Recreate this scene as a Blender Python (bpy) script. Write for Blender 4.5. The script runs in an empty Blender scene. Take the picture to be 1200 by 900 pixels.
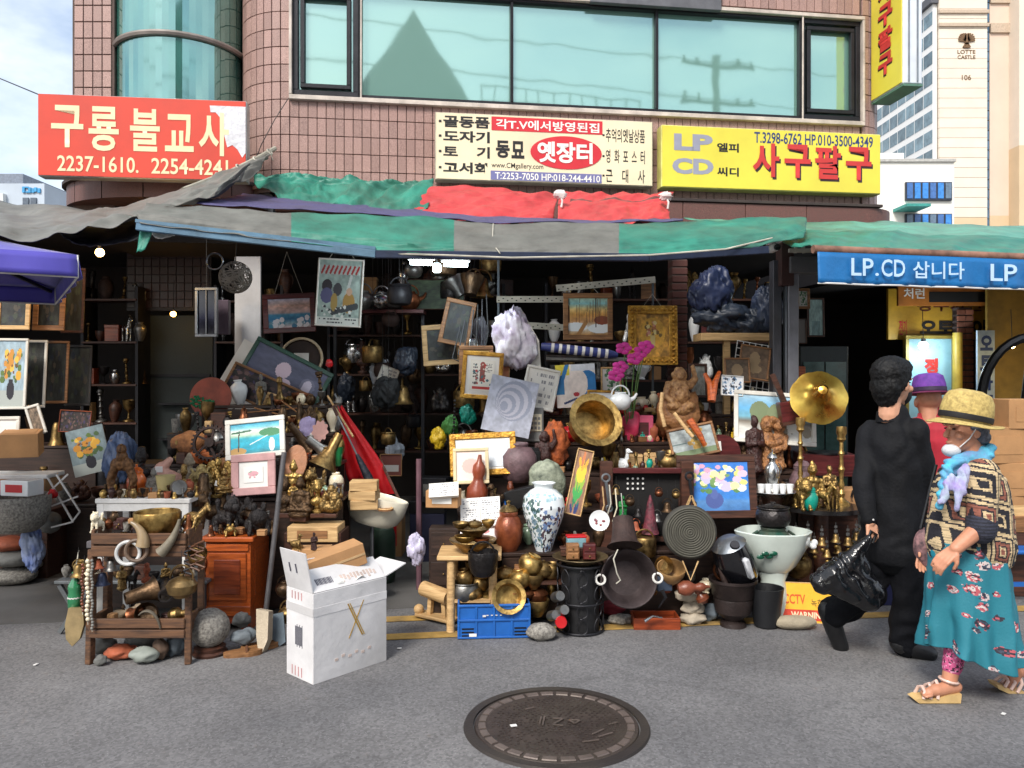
import bpy,math,random
import numpy as np
from mathutils import Vector,Matrix,Euler,noise as mnoise
R=math.radians
PI=math.pi
scene=bpy.context.scene
COL=scene.collection
F=930.0;CX=600.0;HZ=440.0;EYE=1.62
cam_d=bpy.data.cameras.new("camera");cam=bpy.data.objects.new("camera",cam_d);COL.objects.link(cam)
cam.location=(0,0,EYE);cam.rotation_euler=(R(90),0,0)
cam_d.sensor_width=36.0;cam_d.lens=36.0*F/1200.0;cam_d.shift_y=-10.0/1200.0
cam_d.clip_start=0.05;cam_d.clip_end=2000.0
scene.camera=cam
SUN_EL,SUN_AZ=R(45),R(203)
world=bpy.data.worlds.new("World");scene.world=world;world.use_nodes=True
wn=world.node_tree.nodes;wl=world.node_tree.links;wn.clear()
w_out=wn.new('ShaderNodeOutputWorld');w_bg=wn.new('ShaderNodeBackground');w_sky=wn.new('ShaderNodeTexSky')
w_sky.sky_type='NISHITA';w_sky.sun_disc=False;w_sky.sun_elevation=SUN_EL;w_sky.sun_rotation=SUN_AZ
w_sky.air_density=1.2;w_sky.dust_density=2.0;w_sky.ozone_density=1.5
w_tc=wn.new('ShaderNodeTexCoord');w_map=wn.new('ShaderNodeMapping');w_map.inputs['Scale'].default_value=(1.0,1.0,2.2)
w_nz=wn.new('ShaderNodeTexNoise');w_nz.inputs['Scale'].default_value=2.3;w_nz.inputs['Detail'].default_value=7;w_nz.inputs['Roughness'].default_value=0.55
w_rp=wn.new('ShaderNodeValToRGB');w_rp.color_ramp.elements[0].position=0.34;w_rp.color_ramp.elements[1].position=0.66
w_mx=wn.new('ShaderNodeMix');w_mx.data_type='RGBA'
w_mx.inputs[7].default_value=(7.6,7.9,8.4,1)
wl.new(w_tc.outputs['Generated'],w_map.inputs['Vector']);wl.new(w_map.outputs[0],w_nz.inputs['Vector'])
wl.new(w_nz.outputs['Fac'],w_rp.inputs[0]);wl.new(w_rp.outputs[0],w_mx.inputs[0])
wl.new(w_sky.outputs[0],w_mx.inputs[6]);wl.new(w_mx.outputs[2],w_bg.inputs[0])
w_bg.inputs[1].default_value=0.105;wl.new(w_bg.outputs[0],w_out.inputs[0])
sd=bpy.data.lights.new("sun",'SUN');sd.energy=2.0;sd.angle=R(18);sd.color=(1.0,0.955,0.89)
sun=bpy.data.objects.new("sun",sd);COL.objects.link(sun)
_sx,_sy=math.sin(SUN_AZ)*math.cos(SUN_EL),math.cos(SUN_AZ)*math.cos(SUN_EL)
sun.rotation_euler=Vector((_sx,_sy,math.sin(SUN_EL))).to_track_quat('Z','Y').to_euler();sun.location=(0,-6,14)
scene.view_settings.view_transform='Standard';scene.view_settings.look='None'
scene.view_settings.gamma=1.0;scene.view_settings.use_curve_mapping=False
scene.view_settings.exposure=0.92
scene.cycles.use_denoising=True
scene.cycles.max_bounces=6;scene.cycles.diffuse_bounces=3;scene.cycles.glossy_bounces=3
def P(px,py,Y):return Vector(((px-CX)/F*Y,Y,EYE+(HZ-py)/F*Y))
def G(px,py,Z=0.0):
 Y=(EYE-Z)*F/(py-HZ);return P(px,py,Y)
def K(Y):return Y/F
def lin(c):
 return tuple((x/255.0/12.92)if x/255.0<=0.04045 else((x/255.0+0.055)/1.055)**2.4 for x in c)
rnd=random.Random(7)
MATS={}
def mat(name,rgb,rough=0.6,metal=0.0,var=0.22,scale=7.0,bump=0.15,bscale=70.0,rvar=0.12,tint=None,orand=0.0,coat=0.0,spec=0.5,dirt=0.0,trans=0.0,sheen=0.0,emit=0.0,alpha=1.0):
 if name in MATS:return MATS[name]
 m=bpy.data.materials.new(name);m.use_nodes=True;MATS[name]=m
 n=m.node_tree.nodes;l=m.node_tree.links;b=n['Principled BSDF']
 base=lin(rgb)
 tc=n.new('ShaderNodeTexCoord');oi=n.new('ShaderNodeObjectInfo')
 ad=n.new('ShaderNodeVectorMath');ad.operation='MULTIPLY_ADD';ad.inputs[1].default_value=(1,1,1)
 cmb=n.new('ShaderNodeVectorMath');cmb.operation='SCALE';cmb.inputs[0].default_value=(17.3,9.1,23.7)
 l.new(oi.outputs['Random'],cmb.inputs['Scale']);l.new(tc.outputs['Object'],ad.inputs[0]);l.new(cmb.outputs[0],ad.inputs[2])
 nz=n.new('ShaderNodeTexNoise');nz.inputs['Scale'].default_value=scale;nz.inputs['Detail'].default_value=6;nz.inputs['Roughness'].default_value=0.62
 l.new(ad.outputs[0],nz.inputs['Vector'])
 rp=n.new('ShaderNodeValToRGB');e=rp.color_ramp.elements
 t=lin(tint)if tint else tuple(x*(1-1.5*var)for x in base)
 e[0].position=0.3;e[1].position=0.68
 e[0].color=(*[max(0,x)for x in t],1);e[1].color=(*[min(0.9,x*(1+0.5*var))for x in base],1)
 l.new(nz.outputs['Fac'],rp.inputs[0]);src=rp.outputs[0]
 if orand>0:
  hs=n.new('ShaderNodeHueSaturation');mr=n.new('ShaderNodeMapRange');mr.inputs[3].default_value=1-orand;mr.inputs[4].default_value=1+orand
  l.new(oi.outputs['Random'],mr.inputs[0]);l.new(mr.outputs[0],hs.inputs['Value']);l.new(src,hs.inputs['Color']);src=hs.outputs[0]
 if dirt>0:
  n2=n.new('ShaderNodeTexNoise');n2.inputs['Scale'].default_value=scale*0.37;n2.inputs['Detail'].default_value=8;l.new(ad.outputs[0],n2.inputs['Vector'])
  r2=n.new('ShaderNodeValToRGB');r2.color_ramp.elements[0].position=0.45;r2.color_ramp.elements[1].position=0.72;r2.color_ramp.elements[1].color=(dirt,dirt,dirt,1)
  l.new(n2.outputs['Fac'],r2.inputs[0]);mx=n.new('ShaderNodeMix');mx.data_type='RGBA';l.new(r2.outputs[0],mx.inputs[0]);l.new(src,mx.inputs[6])
  mx.inputs[7].default_value=(0.075,0.062,0.045,1);src=mx.outputs[2]
 l.new(src,b.inputs['Base Color'])
 b.inputs['Metallic'].default_value=metal;b.inputs['Specular IOR Level'].default_value=spec
 mr=n.new('ShaderNodeMapRange');mr.inputs[3].default_value=max(0.03,rough-rvar);mr.inputs[4].default_value=min(1,rough+rvar)
 l.new(nz.outputs['Fac'],mr.inputs[0]);l.new(mr.outputs[0],b.inputs['Roughness'])
 if bump>0:
  n3=n.new('ShaderNodeTexNoise');n3.inputs['Scale'].default_value=bscale;n3.inputs['Detail'].default_value=4;l.new(ad.outputs[0],n3.inputs['Vector'])
  bp=n.new('ShaderNodeBump');bp.inputs['Strength'].default_value=min(1,bump*2);bp.inputs['Distance'].default_value=0.35/bscale
  l.new(n3.outputs['Fac'],bp.inputs['Height']);l.new(bp.outputs[0],b.inputs['Normal'])
 if coat:b.inputs['Coat Weight'].default_value=coat;b.inputs['Coat Roughness'].default_value=0.08
 if trans:b.inputs['Transmission Weight'].default_value=trans
 if sheen:b.inputs['Sheen Weight'].default_value=sheen
 if emit:b.inputs['Emission Color'].default_value=(*base,1);b.inputs['Emission Strength'].default_value=emit
 if alpha<1:b.inputs['Alpha'].default_value=alpha
 return m
def wood(name,rgb,dark=None,rough=0.5,scale=4.0,axis=0,coat=0.0):
 if name in MATS:return MATS[name]
 m=mat(name,rgb,rough=rough,var=0.3,bump=0.12,bscale=90,tint=dark,orand=0.12,coat=coat)
 n=m.node_tree.nodes;l=m.node_tree.links
 nz=[x for x in n if x.type=='TEX_NOISE'][0];ad=nz.inputs['Vector'].links[0].from_socket
 mp=n.new('ShaderNodeMapping');s=[14.0,14.0,14.0];s[axis]=1.2;mp.inputs['Scale'].default_value=s
 l.new(ad,mp.inputs['Vector']);l.new(mp.outputs[0],nz.inputs['Vector']);nz.inputs['Scale'].default_value=scale
 return m
def painted(name='painted_canvas',rough=0.55,bump=0.25,bscale=120.0,coat=0.0):
 if name in MATS:return MATS[name]
 m=mat(name,(200,200,200),rough=rough,bump=bump,bscale=bscale,coat=coat)
 n=m.node_tree.nodes;l=m.node_tree.links;b=n['Principled BSDF']
 vc=n.new('ShaderNodeVertexColor');vc.layer_name='Col';l.new(vc.outputs[0],b.inputs['Base Color'])
 return m
def glow(name,rgb,s):
 if name in MATS:return MATS[name]
 m=bpy.data.materials.new(name);m.use_nodes=True;MATS[name]=m
 b=m.node_tree.nodes['Principled BSDF'];b.inputs['Base Color'].default_value=(*lin(rgb),1)
 b.inputs['Emission Color'].default_value=(*lin(rgb),1);b.inputs['Emission Strength'].default_value=s
 return m
def frame_to(d):
 d=Vector(d).normalized();return d.to_track_quat('Z','Y').to_matrix().to_4x4()
class MB:
 def __init__(s):s.v=[];s.f=[];s.m=[];s.cur=0;s.col=None
 def add(s,vs,fs,M=None):
  o=len(s.v)
  s.v.extend([tuple(M@Vector(q))for q in vs]if M is not None else[tuple(q)for q in vs])
  s.f.extend([tuple(i+o for i in q)for q in fs]);s.m.extend([s.cur]*len(fs));return s
 def box(s,c,d,M=None,b=0.0):
  x,y,z=c;a,e,h=d[0]/2,d[1]/2,d[2]/2
  if b<=0:
   vs=[(x+i*a,y+j*e,z+k*h)for i in(-1,1)for j in(-1,1)for k in(-1,1)]
   fs=[(0,1,3,2),(4,6,7,5),(0,4,5,1),(2,3,7,6),(0,2,6,4),(1,5,7,3)]
   return s.add(vs,fs,M)
  b=min(b,a*0.9,e*0.9,h*0.9)
  vs=[];ix={}
  for i in(-1,1):
   for j in(-1,1):
    for k in(-1,1):
     for ax,q in((0,(i*a,j*(e-b),k*(h-b))),(1,(i*(a-b),j*e,k*(h-b))),(2,(i*(a-b),j*(e-b),k*h))):
      ix[(i,j,k,ax)]=len(vs);vs.append((x+q[0],y+q[1],z+q[2]))
  fs=[]
  for sg in(-1,1):
   q=[ix[(sg,j,k,0)]for j,k in((-1,-1),(1,-1),(1,1),(-1,1))];fs.append(tuple(q if sg>0 else q[::-1]))
   q=[ix[(i,sg,k,1)]for i,k in((-1,-1),(-1,1),(1,1),(1,-1))];fs.append(tuple(q if sg>0 else q[::-1]))
   q=[ix[(i,j,sg,2)]for i,j in((-1,-1),(1,-1),(1,1),(-1,1))];fs.append(tuple(q if sg>0 else q[::-1]))
  for i in(-1,1):
   for j in(-1,1):
    q=[ix[(i,j,-1,0)],ix[(i,j,1,0)],ix[(i,j,1,1)],ix[(i,j,-1,1)]];fs.append(tuple(q if i*j<0 else q[::-1]))
    q=[ix[(i,-1,j,0)],ix[(i,1,j,0)],ix[(i,1,j,2)],ix[(i,-1,j,2)]];fs.append(tuple(q if i*j>0 else q[::-1]))
    q=[ix[(-1,i,j,1)],ix[(1,i,j,1)],ix[(1,i,j,2)],ix[(-1,i,j,2)]];fs.append(tuple(q if i*j<0 else q[::-1]))
    for k in(-1,1):
     q=(ix[(i,j,k,0)],ix[(i,j,k,1)],ix[(i,j,k,2)]);fs.append(q if i*j*k>0 else q[::-1])
  return s.add(vs,fs,M)
 def bar(s,p,q,w,h=None,b=0.0):
  p,q=Vector(p),Vector(q);d=q-p
  M=Matrix.Translation((p+q)/2)@d.to_track_quat('X','Z').to_matrix().to_4x4()
  return s.box((0,0,0),(d.length,w,h or w),M,b)
 def lathe(s,prof,seg=22,M=None,cap=True,sx=1.0,sy=1.0,wob=None):
  vs=[];fs=[]
  for(r,z)in prof:
   for k in range(seg):
    a=2*PI*k/seg;rr=r*(wob(a,z)if wob else 1.0)
    vs.append((rr*math.cos(a)*sx,rr*math.sin(a)*sy,z))
  for i in range(len(prof)-1):
   for k in range(seg):
    a,b=i*seg+k,i*seg+(k+1)%seg;fs.append((a,b,b+seg,a+seg))
  if cap:
   if prof[0][0]>1e-5:fs.append(tuple(range(seg))[::-1])
   if prof[-1][0]>1e-5:fs.append(tuple((len(prof)-1)*seg+k for k in range(seg)))
  return s.add(vs,fs,M)
 def tube(s,pts,r,seg=7,M=None,closed=False):
  pts=[Vector(p)for p in pts];n=len(pts);vs=[];fs=[]
  rs=r if isinstance(r,(list,tuple))else[r]*n
  up=None
  for i,p in enumerate(pts):
   d=(pts[(i+1)%n]-pts[i-1])if(closed or 0<i<n-1)else(pts[1]-pts[0]if i==0 else pts[-1]-pts[-2])
   d=d.normalized()if d.length>1e-9 else Vector((0,0,1))
   if up is None:up=d.orthogonal().normalized()
   up=(up-d*up.dot(d));up=up.normalized()if up.length>1e-6 else d.orthogonal().normalized()
   sd_=d.cross(up)
   for k in range(seg):
    a=2*PI*k/seg;vs.append(p+(up*math.cos(a)+sd_*math.sin(a))*rs[i])
  for i in range(n if closed else n-1):
   for k in range(seg):
    a,b=i*seg+k,i*seg+(k+1)%seg;c,d2=((i+1)%n)*seg+k,((i+1)%n)*seg+(k+1)%seg
    fs.append((a,b,d2,c))
  if not closed:fs.append(tuple(range(seg))[::-1]);fs.append(tuple((n-1)*seg+k for k in range(seg)))
  return s.add(vs,fs,M)
 def ring(s,c,rad,r,n=(0,0,1),N=20,seg=6):
  M=Matrix.Translation(c)@frame_to(n)
  return s.tube([M@Vector((rad*math.cos(2*PI*i/N),rad*math.sin(2*PI*i/N),0))for i in range(N)],r,seg,closed=True)
 def ball(s,c,r,nu=14,nv=9,M=None,nz=0.0,ns=3.0,seed=0.0,crease=False):
  rx,ry,rz=r if isinstance(r,(tuple,list))else(r,r,r)
  vs=[];fs=[]
  for j in range(nv+1):
   t=PI*j/nv
   for k in range(nu):
    a=2*PI*k/nu;d=Vector((math.sin(t)*math.cos(a),math.sin(t)*math.sin(a),-math.cos(t)))
    f=1+nz*mnoise.noise(d*ns+Vector((seed,seed*1.7,seed*0.3)))if nz else 1
    if crease:
     e=Vector((seed*2.3,seed,-seed));g=Vector((d.x*1.3+d.z*.5,d.y,d.z*.45-d.x*.2));f=.86+.34*mnoise.noise(d*1.4+e)+.34*(.45-abs(mnoise.noise(g*2.6+e)))+.2*(.4-abs(mnoise.noise(g*5.2-e)))+.07*(.4-abs(mnoise.noise(g*11+e)))
    vs.append((c[0]+d.x*rx*f,c[1]+d.y*ry*f,c[2]+d.z*rz*f))
  for j in range(nv):
   for k in range(nu):
    a,b=j*nu+k,j*nu+(k+1)%nu;fs.append((a,b,b+nu,a+nu))
  return s.add(vs,fs,M)
 def prism(s,poly,y0,y1,M=None):
  n=len(poly);vs=[(x,y0,z)for x,z in poly]+[(x,y1,z)for x,z in poly]
  fs=[tuple(range(n)),tuple(range(n,2*n))[::-1]]+[(i+n,(i+1)%n+n,(i+1)%n,i)for i in range(n)]
  return s.add(vs,fs,M)
 def grid(s,fn,nu,nv,th=0.0):
  pts=[[Vector(fn(i/nu,j/nv))for i in range(nu+1)]for j in range(nv+1)]
  vs=[p for row in pts for p in row];w=nu+1
  fs=[(j*w+i,j*w+i+1,(j+1)*w+i+1,(j+1)*w+i)for j in range(nv)for i in range(nu)]
  s.add(vs,fs);s.nu,s.nv=nu,nv
  return s
 def mesh(s,name,mats,smooth=True,sharp=38):
  me=bpy.data.meshes.new(name);me.from_pydata(s.v,[],s.f)
  for m_ in(mats if isinstance(mats,(list,tuple))else[mats]):me.materials.append(m_)
  if any(s.m):me.polygons.foreach_set('material_index',s.m)
  if smooth:me.polygons.foreach_set('use_smooth',[True]*len(s.f));me.set_sharp_from_angle(angle=R(sharp))
  me.update();return me
 def build(s,name,mats,parent=None,loc=None,rot=None,smooth=True,sharp=38,th=0.0):
  o=link(name,s.mesh(name,mats,smooth,sharp),parent,loc,rot)
  if th:md=o.modifiers.new('thick','SOLIDIFY');md.thickness=th;md.offset=0
  return o
def link(name,me,parent=None,loc=None,rot=None,scale=None):
 o=bpy.data.objects.new(name,me);COL.objects.link(o)
 if parent is not None:o.parent=parent
 if loc is not None:o.location=loc
 if rot is not None:o.rotation_euler=rot
 if scale is not None:o.scale=scale if isinstance(scale,(tuple,list))else(scale,)*3
 return o
LABELS={}
def tag(o,label,cat,group=None):
 o['label']=label;o['category']=cat
 if group:o['group']=group
 LABELS.setdefault(label,[]).append(o);return o
def thing(name,label,cat,loc=(0,0,0),rot=(0,0,0),group=None):
 o=bpy.data.objects.new(name,None);COL.objects.link(o);o.empty_display_size=0.1
 o.location=loc;o.rotation_euler=rot;return tag(o,label,cat,group)
def struct(o,kind='structure'):o['kind']=kind;return o
class Paint:
 def __init__(s,nx,ny,base):
  nx,ny=nx*2,ny*2;s.nx,s.ny=nx,ny;s.c=np.zeros((ny,nx,3));s.c[:]=base
  s.U,s.V=np.meshgrid((np.arange(nx)+0.5)/nx,(np.arange(ny)+0.5)/ny)
  s.rs=np.random.RandomState(int(nx*7+ny+sum(base)))
 def put(s,m,col):s.c=s.c*(1-m[...,None])+np.array(col,float)*m[...,None];return s
 def grad(s,stops):
  v=s.V
  for k in range(3):s.c[...,k]=np.interp(v,[q[0]for q in stops],[q[1][k]for q in stops])
  return s
 def rect(s,x0,y0,x1,y1,col):return s.put(((s.U>x0)&(s.U<x1)&(s.V>y0)&(s.V<y1)).astype(float),col)
 def ell(s,x,y,rx,ry,col,a=1.0):return s.put((((s.U-x)/rx)**2+((s.V-y)/ry)**2<1).astype(float)*a,col)
 def line(s,x0,y0,x1,y1,w,col):
  dx,dy=x1-x0,y1-y0;t=np.clip(((s.U-x0)*dx+(s.V-y0)*dy)/(dx*dx+dy*dy+1e-9),0,1)
  return s.put((np.hypot(s.U-x0-t*dx,(s.V-y0-t*dy))<w).astype(float),col)
 def nz(s,n,seed):
  r=np.random.RandomState(seed).rand(n+1,n+1);x=s.U*n*0.999;y=s.V*n*0.999
  i,j=x.astype(int),y.astype(int);fx,fy=x-i,y-j
  return r[j,i]*(1-fx)*(1-fy)+r[j,i+1]*fx*(1-fy)+r[j+1,i]*(1-fx)*fy+r[j+1,i+1]*fx*fy
 def mottle(s,amp,n=9,seed=3):
  s.c*=(1+amp*(2*s.nz(n,seed)-1)+amp*0.6*(2*s.nz(n*3,seed+1)-1))[...,None];return s
 def blob(s,n,x0,y0,x1,y1,r,cols,seed=1):
  q=random.Random(seed)
  for _ in range(n):k=r*q.uniform(0.6,1.3);s.ell(q.uniform(x0,x1),q.uniform(y0,y1),k,k*s.nx/s.ny,q.choice(cols))
  return s
 def text(s,x0,y0,x1,y1,rows,col,seed=2,fill=0.6):
  q=random.Random(seed)
  for i in range(rows):
   y=y1-(i+0.5)*(y1-y0)/rows;h=(y1-y0)/rows*0.27;x=x0
   while x<x1:
    w=q.uniform(0.02,0.07)
    if q.random()<fill:s.rect(x,y-h,min(x+w,x1),y+h,col)
    x+=w+0.015
  return s
 def mesh(s,name,w,h,m=None,curl=0.0,z0=None):
  b=MB();nx,ny=s.nx,s.ny
  b.grid(lambda u,v:((u-.5)*w,-curl*math.sin(PI*u),(v-.5)*h),nx,ny)
  me=b.mesh(name,m or painted(),smooth=True);setcol(me,s.c.reshape(-1,3));return me
def setcol(me,rgb_faces):
 a=me.color_attributes.new('Col','FLOAT_COLOR','CORNER');c=np.clip(rgb_faces,0,255)/255.0;c=c.mean(1,keepdims=True)*.14+c*.86
 c=np.where(c<=0.04045,c/12.92,((c+0.055)/1.055)**2.4)
 n=np.zeros(len(me.polygons),dtype=np.int32);me.polygons.foreach_get('loop_total',n)
 out=np.ones((len(me.loops),4),dtype=np.float32);out[:,:3]=np.repeat(c,n,axis=0);a.data.foreach_set('color',out.ravel())
def lettering(txt,w,h,m,parent,x,z,y,bold=0.0,name='lettering',depth=0.004,shear=0.0,rot=None):
 """One line of writing, w x h metres, centred on (x, z) in the plane y of the parent (facing -y)."""
 c=bpy.data.curves.new(name,'FONT');c.body=txt;c.size=1.0;c.align_x='LEFT';c.offset=bold;c.extrude=0.0;c.shear=shear;c.resolution_u=3
 t=bpy.data.objects.new(name,c);COL.objects.link(t)
 dg=bpy.context.evaluated_depsgraph_get();me=bpy.data.meshes.new_from_object(t.evaluated_get(dg))
 bpy.data.objects.remove(t);bpy.data.curves.remove(c)
 n=len(me.vertices);co=np.zeros(n*3,dtype=np.float32);me.vertices.foreach_get('co',co);co=co.reshape(-1,3)
 if n==0:return None
 lo,hi=co.min(0),co.max(0);sp=np.maximum(hi-lo,1e-6)
 out=np.zeros_like(co);out[:,0]=((co[:,0]-lo[0])/sp[0]-0.5)*w;out[:,2]=((co[:,1]-lo[1])/sp[1]-0.5)*h
 me.vertices.foreach_set('co',out.ravel());me.materials.clear();me.materials.append(m);me.update();me.name=name
 return link(name,me,parent,(x,y,z),rot)
def organic(name,parts,m,voxel=0.02,smooth=4,disp=None):
 b=MB()
 for q in parts:
  if q[0]=='e':
   rot=Euler([R(a)for a in q[7:10]]).to_matrix().to_4x4()if len(q)>7 else Matrix()
   b.ball((0,0,0),(q[4],q[5],q[6]),16,10,Matrix.Translation(q[1:4])@rot)
  elif q[0]=='c':
   p0,r0,p1,r1=Vector(q[1]),q[2],Vector(q[3]),q[4];d=p1-p0;n=max(2,int(d.length/(0.5*max(min(r0,r1),1e-4)))+1);n=min(n,14)
   M=frame_to(d);M.translation=p0;L=d.length;pr=[(0.001,-r0)]
   for a in(60,30):pr.append((r0*math.cos(R(a)),-r0*math.sin(R(a))))
   for i in range(n+1):t=i/n;pr.append((r0+(r1-r0)*t,L*t))
   for a in(30,60):pr.append((r1*math.cos(R(a)),L+r1*math.sin(R(a))))
   pr.append((0.001,L+r1));b.lathe(pr,12,M,cap=True)
  elif q[0]=='l':b.lathe(q[1],20,Matrix.Translation(q[2])if len(q)>2 else None)
  elif q[0]=='b':b.box(q[1],q[2],(Matrix.Translation(q[3])@Euler([R(a)for a in q[4]]).to_matrix().to_4x4())if len(q)>3 else None)
 me=b.mesh(name,m,smooth=True,sharp=180);o=link(name,me)
 md=o.modifiers.new('r','REMESH');md.mode='VOXEL';md.voxel_size=voxel;md.use_smooth_shade=True
 if smooth:s2=o.modifiers.new('s','SMOOTH');s2.factor=0.5;s2.iterations=smooth
 dg=bpy.context.evaluated_depsgraph_get();me2=bpy.data.meshes.new_from_object(o.evaluated_get(dg))
 bpy.data.objects.remove(o);bpy.data.meshes.remove(me);me2.name=name
 if disp:
  n=len(me2.vertices);co=np.zeros(n*3,dtype=np.float32);me2.vertices.foreach_get('co',co);co=co.reshape(-1,3)
  nn=np.zeros(n*3,dtype=np.float32);me2.vertices.foreach_get('normal',nn);nn=nn.reshape(-1,3)
  d=np.array([disp(Vector(p))for p in co],dtype=np.float32);me2.vertices.foreach_set('co',(co+nn*d[:,None]).ravel());me2.update()
 if not me2.materials:me2.materials.append(m)
 return me2
 # materials in common use
M_steel=mat('brushed_steel',(150,155,160),0.38,0.9,var=0.2,bump=0.05)
M_dsteel=mat('dark_steel',(48,48,52),0.5,0.6,var=0.3)
M_rope=mat('pale_rope',(190,185,170),0.8,var=0.3)
M_cable=mat('black_cable',(20,20,22),0.6)
M_white=mat('white_paint',(226,224,220),0.5,var=0.12,dirt=0.35)
M_black=mat('black_plastic',(18,18,20),0.35,var=0.3)
def asphalt():
 m=mat('asphalt',(116,115,116),0.85,var=0.14,scale=1.3,bump=0.5,bscale=260.0,dirt=0.10)
 n=m.node_tree.nodes;l=m.node_tree.links;b=n['Principled BSDF'];src=b.inputs['Base Color'].links[0].from_socket
 tc=n.new('ShaderNodeTexCoord');v=n.new('ShaderNodeTexVoronoi');v.inputs['Scale'].default_value=85;l.new(tc.outputs['Object'],v.inputs['Vector'])
 r=n.new('ShaderNodeValToRGB');r.color_ramp.elements[0].position=0.0;r.color_ramp.elements[0].color=(0.62,0.62,0.62,1);r.color_ramp.elements[1].position=1.0;r.color_ramp.elements[1].color=(1.28,1.28,1.28,1)
 l.new(v.outputs['Color'],r.inputs[0]);mx=n.new('ShaderNodeMix');mx.data_type='RGBA';mx.blend_type='MULTIPLY';mx.inputs[0].default_value=1
 l.new(src,mx.inputs[6]);l.new(r.outputs[0],mx.inputs[7])
 v2=n.new('ShaderNodeTexVoronoi');v2.inputs['Scale'].default_value=47;l.new(tc.outputs['Object'],v2.inputs['Vector'])
 r2=n.new('ShaderNodeValToRGB');r2.color_ramp.elements[0].position=0.09;r2.color_ramp.elements[0].color=(1,1,1,1);r2.color_ramp.elements[1].position=0.16;r2.color_ramp.elements[1].color=(0,0,0,1)
 l.new(v2.outputs['Distance'],r2.inputs[0]);m2=n.new('ShaderNodeMix');m2.data_type='RGBA';m2.inputs[7].default_value=(0.36,0.36,0.36,1)
 ml=n.new('ShaderNodeMath');ml.operation='MULTIPLY';ml.inputs[1].default_value=0.55;l.new(r2.outputs[0],ml.inputs[0]);l.new(ml.outputs[0],m2.inputs[0])
 l.new(mx.outputs[2],m2.inputs[6])
 nd=n.new('ShaderNodeTexNoise');nd.inputs['Scale'].default_value=1.7;nd.inputs['Detail'].default_value=5;l.new(tc.outputs['Object'],nd.inputs['Vector']);va=n.new('ShaderNodeVectorMath');va.operation='MULTIPLY_ADD';va.inputs[1].default_value=(.5,.5,.5);l.new(nd.outputs['Color'],va.inputs[0]);l.new(tc.outputs['Object'],va.inputs[2])
 vc=n.new('ShaderNodeTexVoronoi');vc.feature='DISTANCE_TO_EDGE';vc.inputs['Scale'].default_value=.16;l.new(va.outputs[0],vc.inputs['Vector']);rc=n.new('ShaderNodeValToRGB');rc.color_ramp.elements[0].position=.0004;rc.color_ramp.elements[0].color=(.86,.86,.86,1);rc.color_ramp.elements[1].position=.0014;rc.color_ramp.elements[1].color=(1,1,1,1);l.new(vc.outputs['Distance'],rc.inputs[0])
 ns=n.new('ShaderNodeTexNoise');ns.inputs['Scale'].default_value=.55;ns.inputs['Detail'].default_value=7;l.new(tc.outputs['Object'],ns.inputs['Vector']);rs=n.new('ShaderNodeValToRGB');rs.color_ramp.elements[0].position=.36;rs.color_ramp.elements[0].color=(.68,.68,.69,1);rs.color_ramp.elements[1].position=.6;rs.color_ramp.elements[1].color=(1.08,1.07,1.05,1);l.new(ns.outputs['Fac'],rs.inputs[0])
 ma=n.new('ShaderNodeMix');ma.data_type='RGBA';ma.blend_type='MULTIPLY';ma.inputs[0].default_value=1;l.new(m2.outputs[2],ma.inputs[6]);l.new(rc.outputs[0],ma.inputs[7]);mb=n.new('ShaderNodeMix');mb.data_type='RGBA';mb.blend_type='MULTIPLY';mb.inputs[0].default_value=1;l.new(ma.outputs[2],mb.inputs[6]);l.new(rs.outputs[0],mb.inputs[7]);l.new(mb.outputs[2],b.inputs['Base Color']);return m
road=MB().box((0,40,-0.1),(400,400,0.2)).build('road',asphalt(),smooth=False);struct(road)
ANG=math.atan2(0.8,5.71);FM=Matrix.Translation((-2.1,7.5,0))@Matrix.Rotation(ANG,4,'Z');FMi=FM.inverted()
def FL(px,py,off=0.0):
 """pixel -> (s, z) in the plane of the facade, off metres in front of it"""
 o=FMi@Vector((0,0,EYE));d=(FMi@P(px,py,1.0))-o;t=(-off-o.y)/d.y;q=o+d*t;return q.x,q.z
pave=MB().box((0,0,0.0),(60,5.4,0.008),Matrix.Translation((0,0,0.0))@Matrix.Identity(4)).build('pavement',mat('worn_concrete',(92,90,88),0.9,var=0.2,scale=2.0,bump=0.4,bscale=120,dirt=0.3),loc=FM@Vector((2,0.55,0.0)),rot=(0,0,ANG),smooth=False);struct(pave)
def yellow():
 m=mat('worn_yellow_line',(190,152,80),0.8,var=0.3,scale=7,bump=0.4,bscale=200,dirt=0.9);return m
for k,off in enumerate((2.40,2.76)):
 ln=MB().box((0,0,0.006),(6.2,0.105,0.004)).build('road_marking',yellow(),loc=FM@Vector((4.0,-off,0)),rot=(0,0,ANG),smooth=False);struct(ln)
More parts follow.
